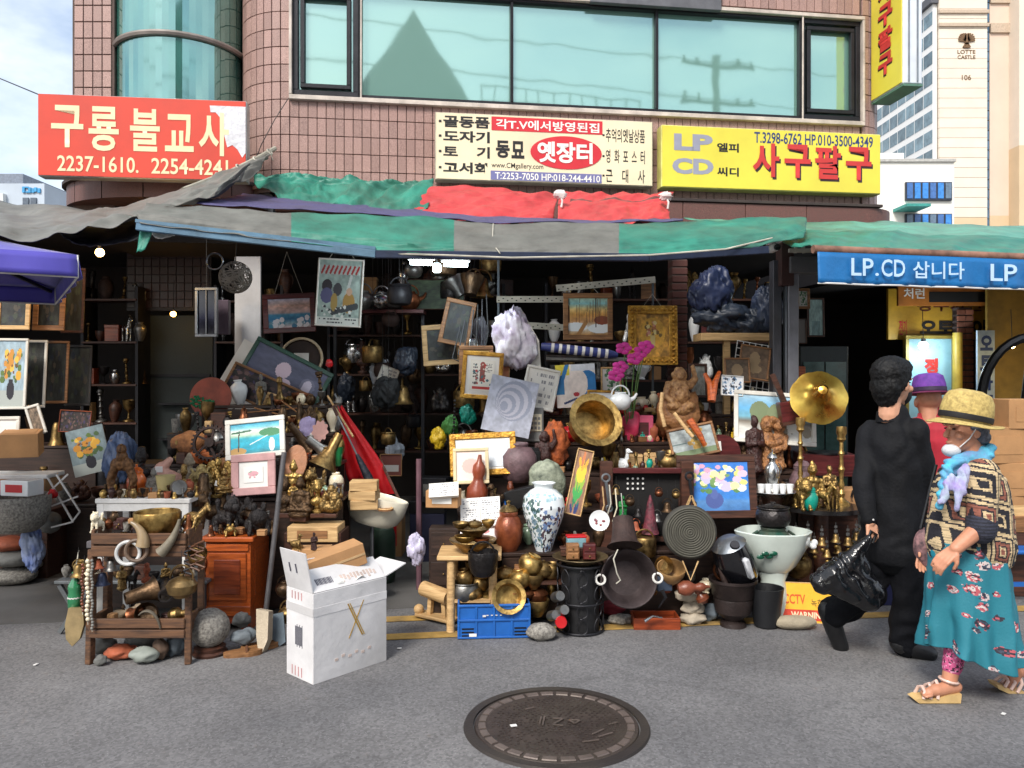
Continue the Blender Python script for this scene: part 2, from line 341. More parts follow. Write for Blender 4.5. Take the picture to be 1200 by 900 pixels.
 # manhole cover
def manhole():
 c=G(652,850);t=thing('manhole_cover','round dark cast iron manhole cover set in the road','manhole',(c.x,c.y,0),(0,0,R(-8)))
 iron=mat('worn_iron',(66,56,52),0.55,0.35,var=0.3,scale=9,bump=0.35,bscale=60,dirt=0.5)
 MB().lathe([(0.385,0.001),(0.385,0.012),(0.392,0.012),(0.425,0.012),(0.43,0.001)],72,cap=False).build('rim',mat('rim_iron',(52,46,44),0.6,0.3,dirt=0.5),t)
 MB().lathe([(0.0,0.008),(0.30,0.009),(0.375,0.009),(0.38,0.002)],72,cap=False).build('cover_plate',iron,t)
 sg=MB();N=28
 for a0 in(0.0,):
  n=5;inn,out=0.325,0.362;w=2*PI/N*0.78;vs=[]
  for i in range(n+1):
   a=-w/2+w*i/n
   for r_,z in((inn,0.008),(inn+.004,0.0135),(out-.004,0.0135),(out,0.008)):vs.append((r_*math.cos(a),r_*math.sin(a),z))
  fs=[(i*4+j,(i+1)*4+j,(i+1)*4+j+1,i*4+j+1)for i in range(n)for j in range(3)]+[(3,2,1,0),(n*4,n*4+1,n*4+2,n*4+3)]
  sg.add(vs,[f[::-1]for f in fs])
 me=sg.mesh('rim_segment',mat('polished_iron',(106,94,88),0.5,0.3,dirt=0.4),smooth=False)
 for k in range(N):link('rim_segment',me,t,rot=(0,0,2*PI*k/N))
 nb=MB();q=random.Random(4)
 for r_ in np.arange(0.04,0.31,0.021):
  n=int(2*PI*r_/0.024)
  for k in range(n):
   if q.random()<0.25:continue
   a=2*PI*k/n;nb.box((r_*math.cos(a),r_*math.sin(a),0.0105),(0.011,0.011,0.003),None)
 struct(nb.build('stud_pattern',iron,t,smooth=False),'stuff')
 pm=MATS['polished_iron'];lt=MB()
 for(a,b)in(((-.075,-.03),(-.075,.05)),((-.06,-.04),(-.06,.06)),((-.02,.04),(.03,.045)),((.03,.045),(-.015,-.025)),((-.015,-.025),(.035,-.03)),((.055,.035),(.085,.0)),((.085,0),(.11,.04)),((.11,.04),(.055,.035))):
  lt.bar((a[0],a[1],0.0145),(b[0],b[1],0.0145),0.008,0.004)
 for(a,b)in(((.17,-.10),(.22,-.04)),((.20,-.12),(.26,-.07)),((.13,-.18),(.2,-.15)),((-.16,.12),(-.12,.15)),((.24,.01),(.28,.04))):lt.bar((*a,0.0145),(*b,0.0145),0.007,0.004)
 struct(lt.build('raised_characters',pm,t,smooth=False),'stuff')
 MB().box((-.20,.02,0.014),(0.03,0.022,0.002),Matrix.Rotation(0.4,4,'Z')).build('paper_scrap',M_white,t,smooth=False)
manhole()
for i,(px,py)in enumerate(((468,761),(1176,838),(42,780))):
 c=G(px,py);tag(MB().box((0,0,0.005),(0.025,0.016,0.003)).build('paper_scrap',M_white,loc=(c.x,c.y,0.002),rot=(0.0,0.0,0.7*i),smooth=False),['tiny white paper scrap on the road right of the white carton','tiny white paper scrap on the road by the walking sandals','tiny white paper scrap on the road at far left'][i],'litter')
 # the shop building
def building():
 B=thing('shop_building','shop building clad in brownish pink tiles with a band of green windows','building',FM.translation,(0,0,ANG))
 back=mat('dark_mortar',(92,76,70),0.9,var=0.25,bump=0.3)
 S0,S1,Z0,Z1,ZT=0.0,5.75,FL(345,112)[1],5.32,9.5
 SE=FL(1041,150)[0];RS=0.30;SR=SE-RS
 zb=3.36
 w0,w1=FL(343,60)[0],FL(1008,60)[0]
 cm=MB()
 cm.box(((S0+SR)/2,0.22,(zb+Z0)/2),(SR-S0,0.4,Z0-zb));cm.box(((S0+SR)/2,0.22,(Z1+ZT)/2),(SR-S0,0.4,ZT-Z1))
 cm.box(((S0+w0)/2-.01,0.22,(Z0+Z1)/2),(w0-S0-.02,0.4,Z1-Z0));cm.box(((w1+SR)/2+.01,0.22,(Z0+Z1)/2),(SR-w1-.02,0.4,Z1-Z0))
 RL=0.5
 for k in range(10):
  a0,a1=R(9*k),R(9*(k+1));
  cm.add([(-RL*math.sin(a0),0.02+RL-RL*math.cos(a0),zb),(-RL*math.sin(a1),0.02+RL-RL*math.cos(a1),zb),(-RL*math.sin(a1),0.02+RL-RL*math.cos(a1),ZT),(-RL*math.sin(a0),0.02+RL-RL*math.cos(a0),ZT)],[(0,1,2,3)])
  cm.add([(SR+RS*math.sin(a0),0.02+RS-RS*math.cos(a0),zb),(SR+RS*math.sin(a1),0.02+RS-RS*math.cos(a1),zb),(SR+RS*math.sin(a1),0.02+RS-RS*math.cos(a1),ZT),(SR+RS*math.sin(a0),0.02+RS-RS*math.cos(a0),ZT)],[(3,2,1,0)])
 cm.box((SE-.05,3.3,(zb+ZT)/2),(0.1,6.0,ZT-zb));cm.box((-RL+.05,3.5,(zb+ZT)/2),(0.1,6,ZT-zb))
 cm.box(((S0+SR)/2,3.4,ZT-.05),(SR-S0,6,0.1));cm.box(((S0+SR)/2,3.4,zb-.08),(SR-S0,6.2,0.1))
 cm.build('wall',back,B,smooth=False)
 TW,TH=0.084,0.166
 tm=mat('pink_tile',(172,140,130),0.4,var=0.35,scale=160,bump=0.25,bscale=200,orand=0.13,tint=(116,90,84),spec=0.4)
 tme=MB().box((0,0,0),(TW-0.006,0.02,TH-0.007),b=0.002).mesh('tile',tm,smooth=False)
 rest=MB();cnt=0
 rz=[zb+0.04+TH*(i+.5)for i in range(int((ZT-zb)/TH))]
 rows=[]
 for z in rz:
  for i in range(int((SR-S0)/TW)):
   s=S0+TW*(i+.5)
   if s>w0-TW*.4 and s<w1+TW*.4 and z>Z0-TH*.45 and z<Z1+TH*.45:continue
   rows.append((s,0.012,z,0.0))
  n=int(RL*PI/2/TW)
  for i in range(n):
   a=(i+.5)*TW/RL;rows.append((-(RL+.008)*math.sin(a),0.02+RL-(RL+.008)*math.cos(a),z,-a))
  n=int(RS*PI/2/TW)
  for i in range(n):
   a=(i+.5)*TW/RS;rows.append((SR+(RS+.008)*math.sin(a),0.02+RS-(RS+.008)*math.cos(a),z,a))
 signs=[(512,128,764,222),(775,140,1032,233),(44,108,289,207),(1022,-50,1078,118)]
 q=random.Random(3)
 for s,y,z,a in rows:
  w=FM@Vector((s,y,z));px,py=CX+w.x/w.y*F,HZ-(w.z-EYE)/w.y*F
  hid=any(x0<px<x1 and y0<py<y1 for x0,y0,x1,y1 in signs)or py<-6 or py>262 or px>1048
  if not hid:
   o=link('tile',tme,B,(s,y+q.uniform(-.0015,.0015),z),(q.uniform(-.012,.012),0,a+q.uniform(-.012,.012)));cnt+=1
  elif py>-500:rest.box((0,0,0),(TW-.006,.02,TH-.007),Matrix.Translation((s,y,z))@Matrix.Rotation(a,4,'Z'))
 struct(rest.build('tile_field',tm,B,smooth=False),'stuff')
 fr=mat('dark_window_aluminium',(42,42,46),0.45,0.5,var=0.2);tr=mat('pale_window_trim',(205,192,180),0.6,dirt=0.4)
 gl=bpy.data.materials.new('reflecting_green_glass');gl.use_nodes=True;n=gl.node_tree.nodes;l=gl.node_tree.links
 b=n['Principled BSDF'];b.inputs['Base Color'].default_value=(*lin((116,160,146)),1);b.inputs['Roughness'].default_value=0.5
 g=n.new('ShaderNodeBsdfGlossy');g.inputs['Color'].default_value=(0.60,0.85,0.78,1);g.inputs['Roughness'].default_value=0.035
 nz=n.new('ShaderNodeTexNoise');nz.inputs['Scale'].default_value=1.1;tc=n.new('ShaderNodeTexCoord');l.new(tc.outputs['Object'],nz.inputs['Vector'])
 bp=n.new('ShaderNodeBump');bp.inputs['Strength'].default_value=0.03;bp.inputs['Distance'].default_value=0.1;l.new(nz.outputs['Fac'],bp.inputs['Height']);l.new(bp.outputs[0],g.inputs['Normal'])
 mx=n.new('ShaderNodeMixShader');mx.inputs[0].default_value=0.42;l.new(b.outputs[0],mx.inputs[1]);l.new(g.outputs[0],mx.inputs[2]);l.new(mx.outputs[0],n['Material Output'].inputs[0]);MATS['glass']=gl
 t=MB();d=0.035
 for(x0,x1,z0,z1)in((w0-.03,w1+.03,Z0-.045,Z0-.002),(w0-.03,w1+.03,Z1+.002,Z1+.04),(w0-.03,w0-.003,Z0,Z1),(w1+.003,w1+.03,Z0,Z1)):
  t.box(((x0+x1)/2,-0.012,(z0+z1)/2),(x1-x0,0.07,z1-z0),b=0.004)
 t.build('window_trim',tr,B,smooth=False)
 ed=[343,420,600,770,938,1008]
 ss=[FL(e,60)[0]for e in ed]
 for i in range(5):
  a,bb=ss[i],ss[i+1];small=i in(0,4)
  wn_=thing_part('window',B);f=MB();fw=0.05 if small else 0.028
  for(x0,x1,z0,z1)in((a,bb,Z0,Z0+fw+.01),(a,bb,Z1-fw,Z1),(a,a+fw*(1 if i in(0,4)else.5),Z0+fw+.01,Z1-fw),(bb-fw*(1 if small else.5),bb,Z0+fw+.01,Z1-fw)):
   f.box(((x0+x1)/2,0.03,(z0+z1)/2),(x1-x0,0.07,z1-z0),b=0.004)
  if small:
   for(x0,x1,z0,z1)in((a+.07,bb-.07,Z0+.08,Z0+.12),(a+.07,bb-.07,Z1-.12,Z1-.08),(a+.07,a+.11,Z0+.12,Z1-.12),(bb-.11,bb-.07,Z0+.12,Z1-.12)):
    f.box(((x0+x1)/2,0.012,(z0+z1)/2),(x1-x0,0.05,z1-z0),b=0.004)
  f.build('window_frame',fr,wn_,smooth=False)
  MB().box(((a+bb)/2,0.06,(Z0+Z1)/2),(bb-a-.01,0.012,Z1-Z0-.02),Matrix.Rotation(R(0.0),4,'Z')).build('window_pane',gl,wn_,smooth=False)
 for e in(422,938):
  s=FL(e,60)[0];MB().tube([(s+.01,-0.03,Z0-.04),(s+.012,-0.03,Z1+.03)],0.009).build('drain_pipe',tr,B)
 gm=mat('red_granite',(112,74,66),0.55,var=0.4,scale=140,bump=0.15,dirt=0.35,orand=0.06)
 for i in range(9):
  a=-0.12+i*(SR+.1)/9;bb=a+(SR+.1)/9
  MB().box(((a+bb)/2,-0.02,zb-.11),(bb-a-.006,0.2,0.2),b=0.004).build('ledge_stone',gm,B,smooth=False)
 lm=MB()
 lm.lathe([(RS+.14,zb-.21),(RS+.14,zb-.01),(0.05,zb-.01)],32,Matrix.Translation((SR,0.02+RS,0)),cap=False);lm.build('corner_ledge',gm,B)
 MB().box((SR/2,-0.01,zb+.01),(SR+.3,0.26,0.03),b=0.004).build('ledge_cap',mat('dark_ledge',(58,48,46),0.8,dirt=.4),B,smooth=False)
 a,z=FL(690,4);b2,_=FL(842,4);MB().box(((a+b2)/2,-0.05,z+.12),(b2-a,0.06,0.28),b=.005).build('grey_panel',mat('grey_panel',(96,96,100),.5),B,smooth=False)
 return B
def thing_part(name,parent,loc=(0,0,0),rot=(0,0,0)):
 o=bpy.data.objects.new(name,None);COL.objects.link(o);o.parent=parent;o.location=loc;o.rotation_euler=rot;o.empty_display_size=0.05;return o
BLD=building()
def wing():
 B=thing('bay_building','left wing with a curved dark green glass bay beside a tiled pillar','building',(-3.28,7.9,0))
 gl=mat('bay_glass',(56,116,104),0.12,0.0,var=0.35,scale=1.5,bump=0.0)
 n=gl.node_tree.nodes;l=gl.node_tree.links;b=n['Principled BSDF']
 g=n.new('ShaderNodeBsdfGlossy');g.inputs['Color'].default_value=(0.45,0.72,0.68,1);g.inputs['Roughness'].default_value=0.05
 mx=n.new('ShaderNodeMixShader');mx.inputs[0].default_value=0.42;l.new(b.outputs[0],mx.inputs[1]);l.new(g.outputs[0],mx.inputs[2]);l.new(mx.outputs[0],n['Material Output'].inputs[0])
 st=mat('bay_metal',(150,140,132),0.45,0.5,dirt=0.5)
 zr=1.62+402/F*7.3;rr=0.59
 def arc(r,z0,z1,a0=190,a1=372,n=16):
  m=MB();
  for i in range(n):
   a,c=R(a0+(a1-a0)*i/n),R(a0+(a1-a0)*(i+1)/n)
   m.add([(r*math.cos(a),r*math.sin(a),z0),(r*math.cos(c),r*math.sin(c),z0),(r*math.cos(c),r*math.sin(c),z1),(r*math.cos(a),r*math.sin(a),z1)],[(0,1,2,3)])
  return m
 for k in range(4):
  arc(rr,3.5,zr-.02,190+45.5*k,190+45.5*(k+1),8).build('glass_pane',gl,B,sharp=60);arc(rr,zr+.02,8.5,190+45.5*k,190+45.5*(k+1),8).build('glass_pane',gl,B,sharp=60)
 MB().tube([(0.605*math.cos(R(a)),0.605*math.sin(R(a)),zr)for a in range(185,378,8)],0.028).build('rim_rail',st,B)
 for a in(186,374):MB().tube([(.6*math.cos(R(a)),.6*math.sin(R(a)),3.4),(.6*math.cos(R(a)),.6*math.sin(R(a)),9)],0.03).build('mullion',st,B)
 x0,x1=(85-CX)/F*7.55+3.28,(134-CX)/F*7.55+3.28
 mo=MATS['dark_mortar'];MB().box(((x0+x1)/2,0.1,6),(x1-x0,0.9,6)).build('pillar',mo,B,smooth=False)
 TW,TH=0.089,0.156;tm=MATS['pink_tile'];me=MB().box((0,0,0),(TW-.009,0.02,TH-.01),b=.002).mesh('tile',tm,smooth=False)
 for i in range(int((x1-x0)/TW)):
  for j in range(12):
   z=3.42+TH*(j+.5)
   if j<5:continue
   link('tile',me,B,(x0+.02+TW*(i+.5),-0.352,z),(rnd.uniform(-.01,.01),0,rnd.uniform(-.01,.01)))
 rest=MB()
 for i in range(int((x1-x0)/TW)):
  for j in range(12,33):rest.box((x0+.02+TW*(i+.5),-.352,3.42+TH*(j+.5)),(TW-.009,.02,TH-.01))
 struct(rest.build('tile_field',tm,B,smooth=False),'stuff')
 gm=MATS['red_granite']
 LR=0.98
 for k in range(8):
  a0=176+24*k;m=MB();n=5
  for i in range(n):
   a,c=R(a0+.3+23.4*i/n),R(a0+.3+23.4*(i+1)/n);q=lambda r_,t,z:(r_*math.cos(t)*1.0-.1,r_*math.sin(t)*.72,z)
   m.add([q(LR,a,3.24),q(LR,c,3.24),q(LR,c,3.43),q(LR,a,3.43),q(.5,a,3.43),q(.5,c,3.43),q(.5,a,3.24),q(.5,c,3.24)],[(0,1,2,3),(3,2,5,4),(6,7,1,0)])
  m.build('ledge_stone',gm,B,sharp=50)
 MB().lathe([(.3,3.431),(1.02,3.431),(1.02,3.46),(.3,3.47)],40,Matrix.Translation((-.1,0,0)),cap=False,sy=.74).build('ledge_cap',MATS['dark_ledge'],B)
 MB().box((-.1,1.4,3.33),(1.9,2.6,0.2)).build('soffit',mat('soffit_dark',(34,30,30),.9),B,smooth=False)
 MB().box((-.1,1.7,6.2),(1.7,2.0,6)).build('wall',mo,B,smooth=False)
wing()
def tower():
 Y=120.0;k=Y/F;x=lambda px:(px-CX)*k
 T=thing('apartment_tower','tall beige apartment tower with an eagle emblem and the number 106','building',(x(1100),Y,0))
 X0=x(1100);bg=mat('beige_concrete',(222,208,190),0.8,var=0.05,scale=.3,bump=0,orand=.03);b2=mat('tan_concrete',(206,182,148),0.8,var=.06,scale=.3,bump=0,orand=.03)
 dk=mat('joint_beige',(196,178,158),.8,bump=0)
 W=x(1156)-X0;z=0
 MB().box((W/2,12.3,45),(W-.3,24,90)).build('core',dk,T,smooth=False)
 zz=[1.5*i for i in range(60)]
 for i,z in enumerate(zz):
  zc=z+.75;m=b2 if zc<26 else bg
  MB().box((W/2,.05,zc),(W,.5,1.44)).build('panel_band',m,T,smooth=False)
 for zc in(54.5,56.5,59.0):MB().box((W/2,-.25,zc),(W+.3,.5,.5)).build('cornice',mat('cornice',(192,172,150),.7,bump=0),T,smooth=False)
 gx0,gx1=x(1156)-X0,x(1164.5)-X0;gm=mat('tower_glass',(78,106,130),.15,var=.25,scale=.4,bump=0)
 for i in range(60):MB().box(((gx0+gx1)/2,1.2,1.5*i+.75),(gx1-gx0-.1,.3,1.35)).build('stair_window',gm,T,smooth=False)
 MB().box(((gx0+gx1)/2,1.9,45),(gx1-gx0,1,90)).build('window_strip',mat('strip_frame',(140,150,155),.6,bump=0),T,smooth=False)
 rx1=x(1187)-X0
 for(lo,hi,m)in((0,26,b2),(26,90,mat('pinkish_concrete',(214,190,172),.8,var=.04,scale=.3,bump=0))):
  MB().box(((gx1+rx1)/2,2.5,(lo+hi)/2),(rx1-gx1,3,hi-lo)).build('recessed_wall',m,T,smooth=False)
 for zc in(54.5,59):MB().box(((gx1+rx1)/2,.9,zc),(rx1-gx1,.5,1.4)).build('cornice',MATS['cornice'],T,smooth=False)
 for(lo,hi,m)in((0,36,b2),(36,90,bg)):MB().box((rx1+6,1.5,(lo+hi)/2),(12,6,hi-lo)).build('corner_wall',m,T,smooth=False)
 wm=mat('tower_white',(232,230,226),.8,bump=0,var=.05)
 MB().box((-.3,13,45),(.6,25,90)).build('side_wall',wm,T,smooth=False)
 cxs=x(1104.5)-X0
 wme=MB().box((0,0,0),(.25,2.5,2.0)).mesh('side_window',mat('side_glass',(112,134,142),.2,var=.4,scale=.5,bump=0,orand=.3),smooth=False)
 for j in range(9):
  for i in range(5,19):link('side_window',wme,T,(-.52,1.9+2.75*j,3.0*i+2.0))
 MB().box((-.5,13,58.6),(1.4,26,1.2)).build('roof_edge',mat('roof_dark',(90,90,96),.7),T,smooth=False)
 em=mat('emblem_bronze',(112,84,52),.5,bump=0)
 e=MB();cx,cz=x(1131.5)-X0,1.62+(440-48)*k;u=k
 for s in(-1,1):
  for i in range(6):
   a=R(12+15*i);L=(11-abs(i-3)*.8)*u;p0=(cx+s*1.5*u,cz-1.5*u+i*.5*u)
   p1=(p0[0]+s*L*math.cos(a)*.95,p0[1]+L*math.sin(a)*.75);e.bar((p0[0],-.3,p0[1]),(p1[0],-.3,p1[1]),.2,1.7*u)
  e.bar((cx+s*.5*u,-.3,cz-3*u),(cx+s*4*u,-.3,cz-8.5*u),.2,1.8*u)
 e.prism([(cx-2.2*u,cz-5*u),(cx+2.2*u,cz-5*u),(cx+1.8*u,cz+4*u),(cx+2.4*u,cz+6.5*u),(cx-1.0*u,cz+7.5*u),(cx-2.5*u,cz+5*u)],-.4,-.2)
 e.prism([(cx-3*u,cz-9*u),(cx+3*u,cz-9*u),(cx+1*u,cz-4*u),(cx-1*u,cz-4*u)],-.4,-.2);e.build('emblem',em,T,smooth=False)
 tz=lambda py:1.62+(440-py)*k
 lettering('LOTTE',21*u,4.6*u,em,T,x(1131.5)-X0,tz(61.5),-.25,bold=.02);lettering('CASTLE',21*u,4.4*u,em,T,x(1131.5)-X0,tz(67.6),-.25,bold=.02);lettering('106',11*u,6*u,em,T,x(1131.5)-X0,tz(91.5),-.25,bold=.015)
tower()
def white_block():
 Y=34.0;k=Y/F;x=lambda px:(px-CX)*k;z=lambda py:EYE+(HZ-py)*k
 T=thing('white_office','low white office building with blue windows below the beige tower','building',(x(1040),Y,0));X0=x(1040)
 wm=mat('white_render',(238,234,224),.8,var=.05,scale=.6,bump=.05,dirt=.12)
 MB().box(((x(1118)-X0)/2-.5,4,z(189)/2),(x(1118)-X0+1,8,z(189))).build('wall',wm,T,smooth=False)
 MB().box((x(1062)-X0-.6,4.2,z(177)/2),(1.3,7.8,z(177))).build('stair_block',wm,T,smooth=False)
 MB().box(((x(1118)-X0)/2-.5,3.95,z(188.3)),(x(1118)-X0+1.1,8.1,.12)).build('roof_edge',mat('roof_edge',(180,178,172),.7),T,smooth=False)
 bm=[mat('blue_glass_a',(70,110,170),.15,bump=0),mat('blue_glass_b',(100,120,140),.15,bump=0),mat('blue_glass_c',(62,134,210),.15,bump=0)]
 fm=mat('window_dark',(44,50,64),.5)
 for r_,(y0,y1)in enumerate(((214,235.5),(251,275))):
  a,b=x(1060)-X0,x(1114)-X0;zc,h=(z(y0)+z(y1))/2,z(y0)-z(y1)
  MB().box(((a+b)/2,-.02,zc),(b-a,.2,h)).build('window_frame',fm,T,smooth=False)
  for i in range(6):
   w=(b-a)/6;MB().box((a+w*(i+.5),-.1,zc+.02),(w-.09,.1,h-.12)).build('window_pane',bm[(i*2+(i==2)+r_)%3 if i!=2 else 2],T,smooth=False)
 MB().box((x(1060)-X0,-.6,z(247)),(1.0,1.2,.12)).build('canopy',mat('teal_canopy',(60,150,140),.6),T,smooth=False)
white_block()
def left_far():
 Y=42.0;k=Y/F;x=lambda px:(px-CX)*k;z=lambda py:EYE+(HZ-py)*k
 T=thing('grey_block','distant pale grey building under the sky at the left edge','building',(x(52),Y,0));X0=x(52)
 MB().box((-1.6,3,z(215)/2),(3.2,6,z(215))).build('wall',mat('grey_cladding',(178,188,198),.7,var=.08,scale=.6,bump=.05),T,smooth=False)
 MB().box((-3.2,2.2,z(228)/2),(2.4,5,z(228))).build('annex_wall',mat('pale_cladding',(206,208,206),.7,var=.08,bump=.05),T,smooth=False)
 MB().box((x(2)-X0-1,4,z(198)/2+0),(3,6,z(198))).build('rear_wall',mat('rear_grey',(120,128,140),.7),T,smooth=False)
 bl=mat('blue_logo',(60,150,200),.5);m=MB()
 for(a,b,y0,y1)in((27,30,219,226),(30,34,219,220.5),(31,34,224.5,226),(34,37,220,226),(38,41,221,226),(41,44,220,225),(45,48,221,226)):m.box(((x(a)+x(b))/2-X0,-.05,(z(y0)+z(y1))/2),(x(b)-x(a),.08,z(y0)-z(y1)))
 m.build('logo_marks',bl,T,smooth=False)
 for px in(31,40):MB().box((x(px)-X0,-.04,z(237)),(.3,.1,.45)).build('window',mat('far_glass',(90,100,112),.2,bump=0),T,smooth=False)
left_far()
def opposite():
 T=thing('gabled_house','gabled house across the street mirrored in the green windows','building',(1.3,-9.5,0),(0,0,0))
 wm=mat('opposite_wall',(150,148,142),.8,var=.2,scale=1);MB().box((2.2,0,4.6),(10,6,9.2)).build('wall',wm,T,smooth=False)
 rm=mat('opposite_roof',(118,124,124),.7);MB().prism([(-1.7,9.2),(1.7,9.2),(0,11.9)],-2.8,2.8).build('roof',rm,T,smooth=False)
 m=MB()
 for i in range(12):m.bar((1.9+i*.45,2.8,9.2),(1.9+i*.45,2.8,9.9),.03)
 for z in(9.5,9.9):m.bar((1.9,2.8,z),(6.9,2.8,z),.03)
 m.build('railing',M_dsteel,T,smooth=False)
 for i in range(4):MB().box((.2+i*1.5,3.02,6.5),(.9,.1,1.3)).build('window',MATS['far_glass'],T,smooth=False)
 p=thing('power_pole','concrete power pole with crossarms mirrored in a green window','power pole',(11.6,-8.0,0));pc=mat('pole_concrete',(130,130,128),.8)
 MB().tube([(0,0,0),(0,0,12.2)],[.18,.13],12).build('pole',pc,p)
 for z in(9.6,10.6,11.8):MB().bar((-1.3,0,z),(1.3,0,z),.09).build('crossarm',M_dsteel,p,smooth=False)
 for z in(9.6,10.6,11.8):
  for s in(-1.2,-.7,.7,1.2):MB().lathe([(.05,0),(.07,.08),(.03,.16),(.06,.22),(0,.26)],8,Matrix.Translation((s,0,z+.04))).build('insulator',M_dsteel,p)
 for i,z in enumerate((9.8,10.8,12.0)):
  tag(MB().tube([(-40+6.0*j,-8.0,z+.5*((j-7)/7.0)**2-.1)for j in range(15)],.02,5).build('power_cable',M_cable),['lowest','middle','topmost'][i]+' power cable across the street mirrored in the windows','cable','cables across the street')
opposite()
tag(MB().tube([P(-60,72,9.5),P(0,92,8.4),P(46,111,7.0)],.006,5).build('overhead_wire',M_cable),'thin black overhead wire running to the red sign','wire')
# signs
def local_box_sign(name,label,px0,py0,px1,py1,off,th,face_m,rim_m,parent_rot=None):
 s0,zt=FL(px0,py0,off);s1,zb_=FL(px1,py1,off);w,h=s1-s0,zt-zb_
 c=FM@Vector(((s0+s1)/2,-off,(zt+zb_)/2));t=thing(name,label,'sign',c,(0,0,ANG))
 MB().box((0,th/2,0),(w,th,h),b=.006).build('casing',rim_m,t,smooth=False)
 MB().box((0,-.003,0),(w-.02,.008,h-.02)).build('face',face_m,t,smooth=False)
 def tx(txt,x0,y0,x1,y1,m,bold=0.02,name='lettering',d=0.009,dy=0):
  cx,cy=(x0+x1)/2,(y0+y1)/2;wx=(x1-x0)/(px1-px0)*w;hz=(y1-y0)/(py1-py0)*h
  return lettering(txt,wx,hz,m,t,(cx-(px0+px1)/2)/(px1-px0)*w,-(cy-(py0+py1)/2)/(py1-py0)*h,-d-dy,bold,name)
 def bx(x0,y0,x1,y1,m,name,d=.0085):
  cx,cy=(x0+x1)/2,(y0+y1)/2
  return MB().box((0,0,0),((x1-x0)/(px1-px0)*w,.003,(y1-y0)/(py1-py0)*h)).build(name,m,t,((cx-(px0+px1)/2)/(px1-px0)*w,-d,-(cy-(py0+py1)/2)/(py1-py0)*h),smooth=False)
 return t,tx,bx,w,h
ink=lambda n,c:mat('ink_'+n,c,.5,var=.08,bump=0)
rim=mat('sign_rim',(196,196,192),.4,.4,dirt=.3)
t,tx,bx,w,h=local_box_sign('yellow_shop_sign','long yellow sign with LP and CD and big red Korean name',775,146,1032,228,0.16,0.14,mat('sign_yellow',(228,212,72),.4,var=.08,scale=2,bump=0,dirt=.1),mat('sign_rim_y',(214,208,120),.5))
gy=ink('grey',(150,150,165));bk=ink('black',(28,26,26));rd=ink('red',(200,52,48));nv=ink('navy',(40,60,110));shd=ink('shadow',(52,30,34))
tx('LP',789,157,833,179,gy,.05);tx('CD',787,189,834,210,gy,.05);tx('엘피',838,167,863,179,bk,.03);tx('씨디',838,199,863,211,bk,.03)
tx('T.3298-6762 HP.010-3500-4349',881,150,1022,165,nv,.015);[(tx(ch,x0+2,168,x0+33,213,shd,.03,d=.0085),tx(ch,x0,165,x0+31,210,rd,.03,d=.014))for ch,x0 in zip('사구팔구',(879,916,952,989))]
t,tx,bx,w,h=local_box_sign('cream_shop_sign','cream sign with black Korean lines and a red oval in the middle',510,131,765,219,0.14,0.12,mat('sign_cream',(236,222,186),.45,var=.08,scale=2,bump=0,dirt=.15),mat('sign_rim_c',(190,180,160),.5))
wh=ink('white',(240,236,226));cr=ink('crimson',(206,44,54));vi=ink('violet',(112,112,158))
for i,(a,y)in enumerate((('골동품',143),('도자기',162),('토    기',182),('고서화',203))):
 tx(a,519,y-7.5,572,y+7.5,bk,.035);bx(514,y-1.5,517,y+1.5,bk,'bullet')
bx(574,134,704,152,cr,'red_band');tx('각T.V에서방영된집',579,137,700,150,wh,.02,d=.012)
tx('동',579,165,595,188,bk,.04);tx('묘',597,165,612,188,bk,.04)
ov=MB();ov.prism([(math.cos(2*PI*i/40)*w*.165,math.sin(2*PI*i/40)*h*.25)for i in range(40)],-.012,-.008);ov.build('red_oval',cr,t,((661-637.5)/255*w,0,-(178-175)/88*h),smooth=False)
tx('옛장터',627,164,692,192,wh,.035,d=.016)
tx('www.CMgallery.com',574,194,634,203,bk,.005);bx(573,205,703,217,vi,'violet_band');tx('T:2253-7050 HP:018-244-4410',578,207,701,216,wh,.01,d=.012)
for i,(a,y,e)in enumerate((('추억의옛날상품',152,0),('영  화  포  스  터',180,0),('근    대    사',206,0))):
 tx(a,708,y-9,755,y+9,bk,.01);bx(704,y-1,706.5,y+1.5,bk,'bullet')
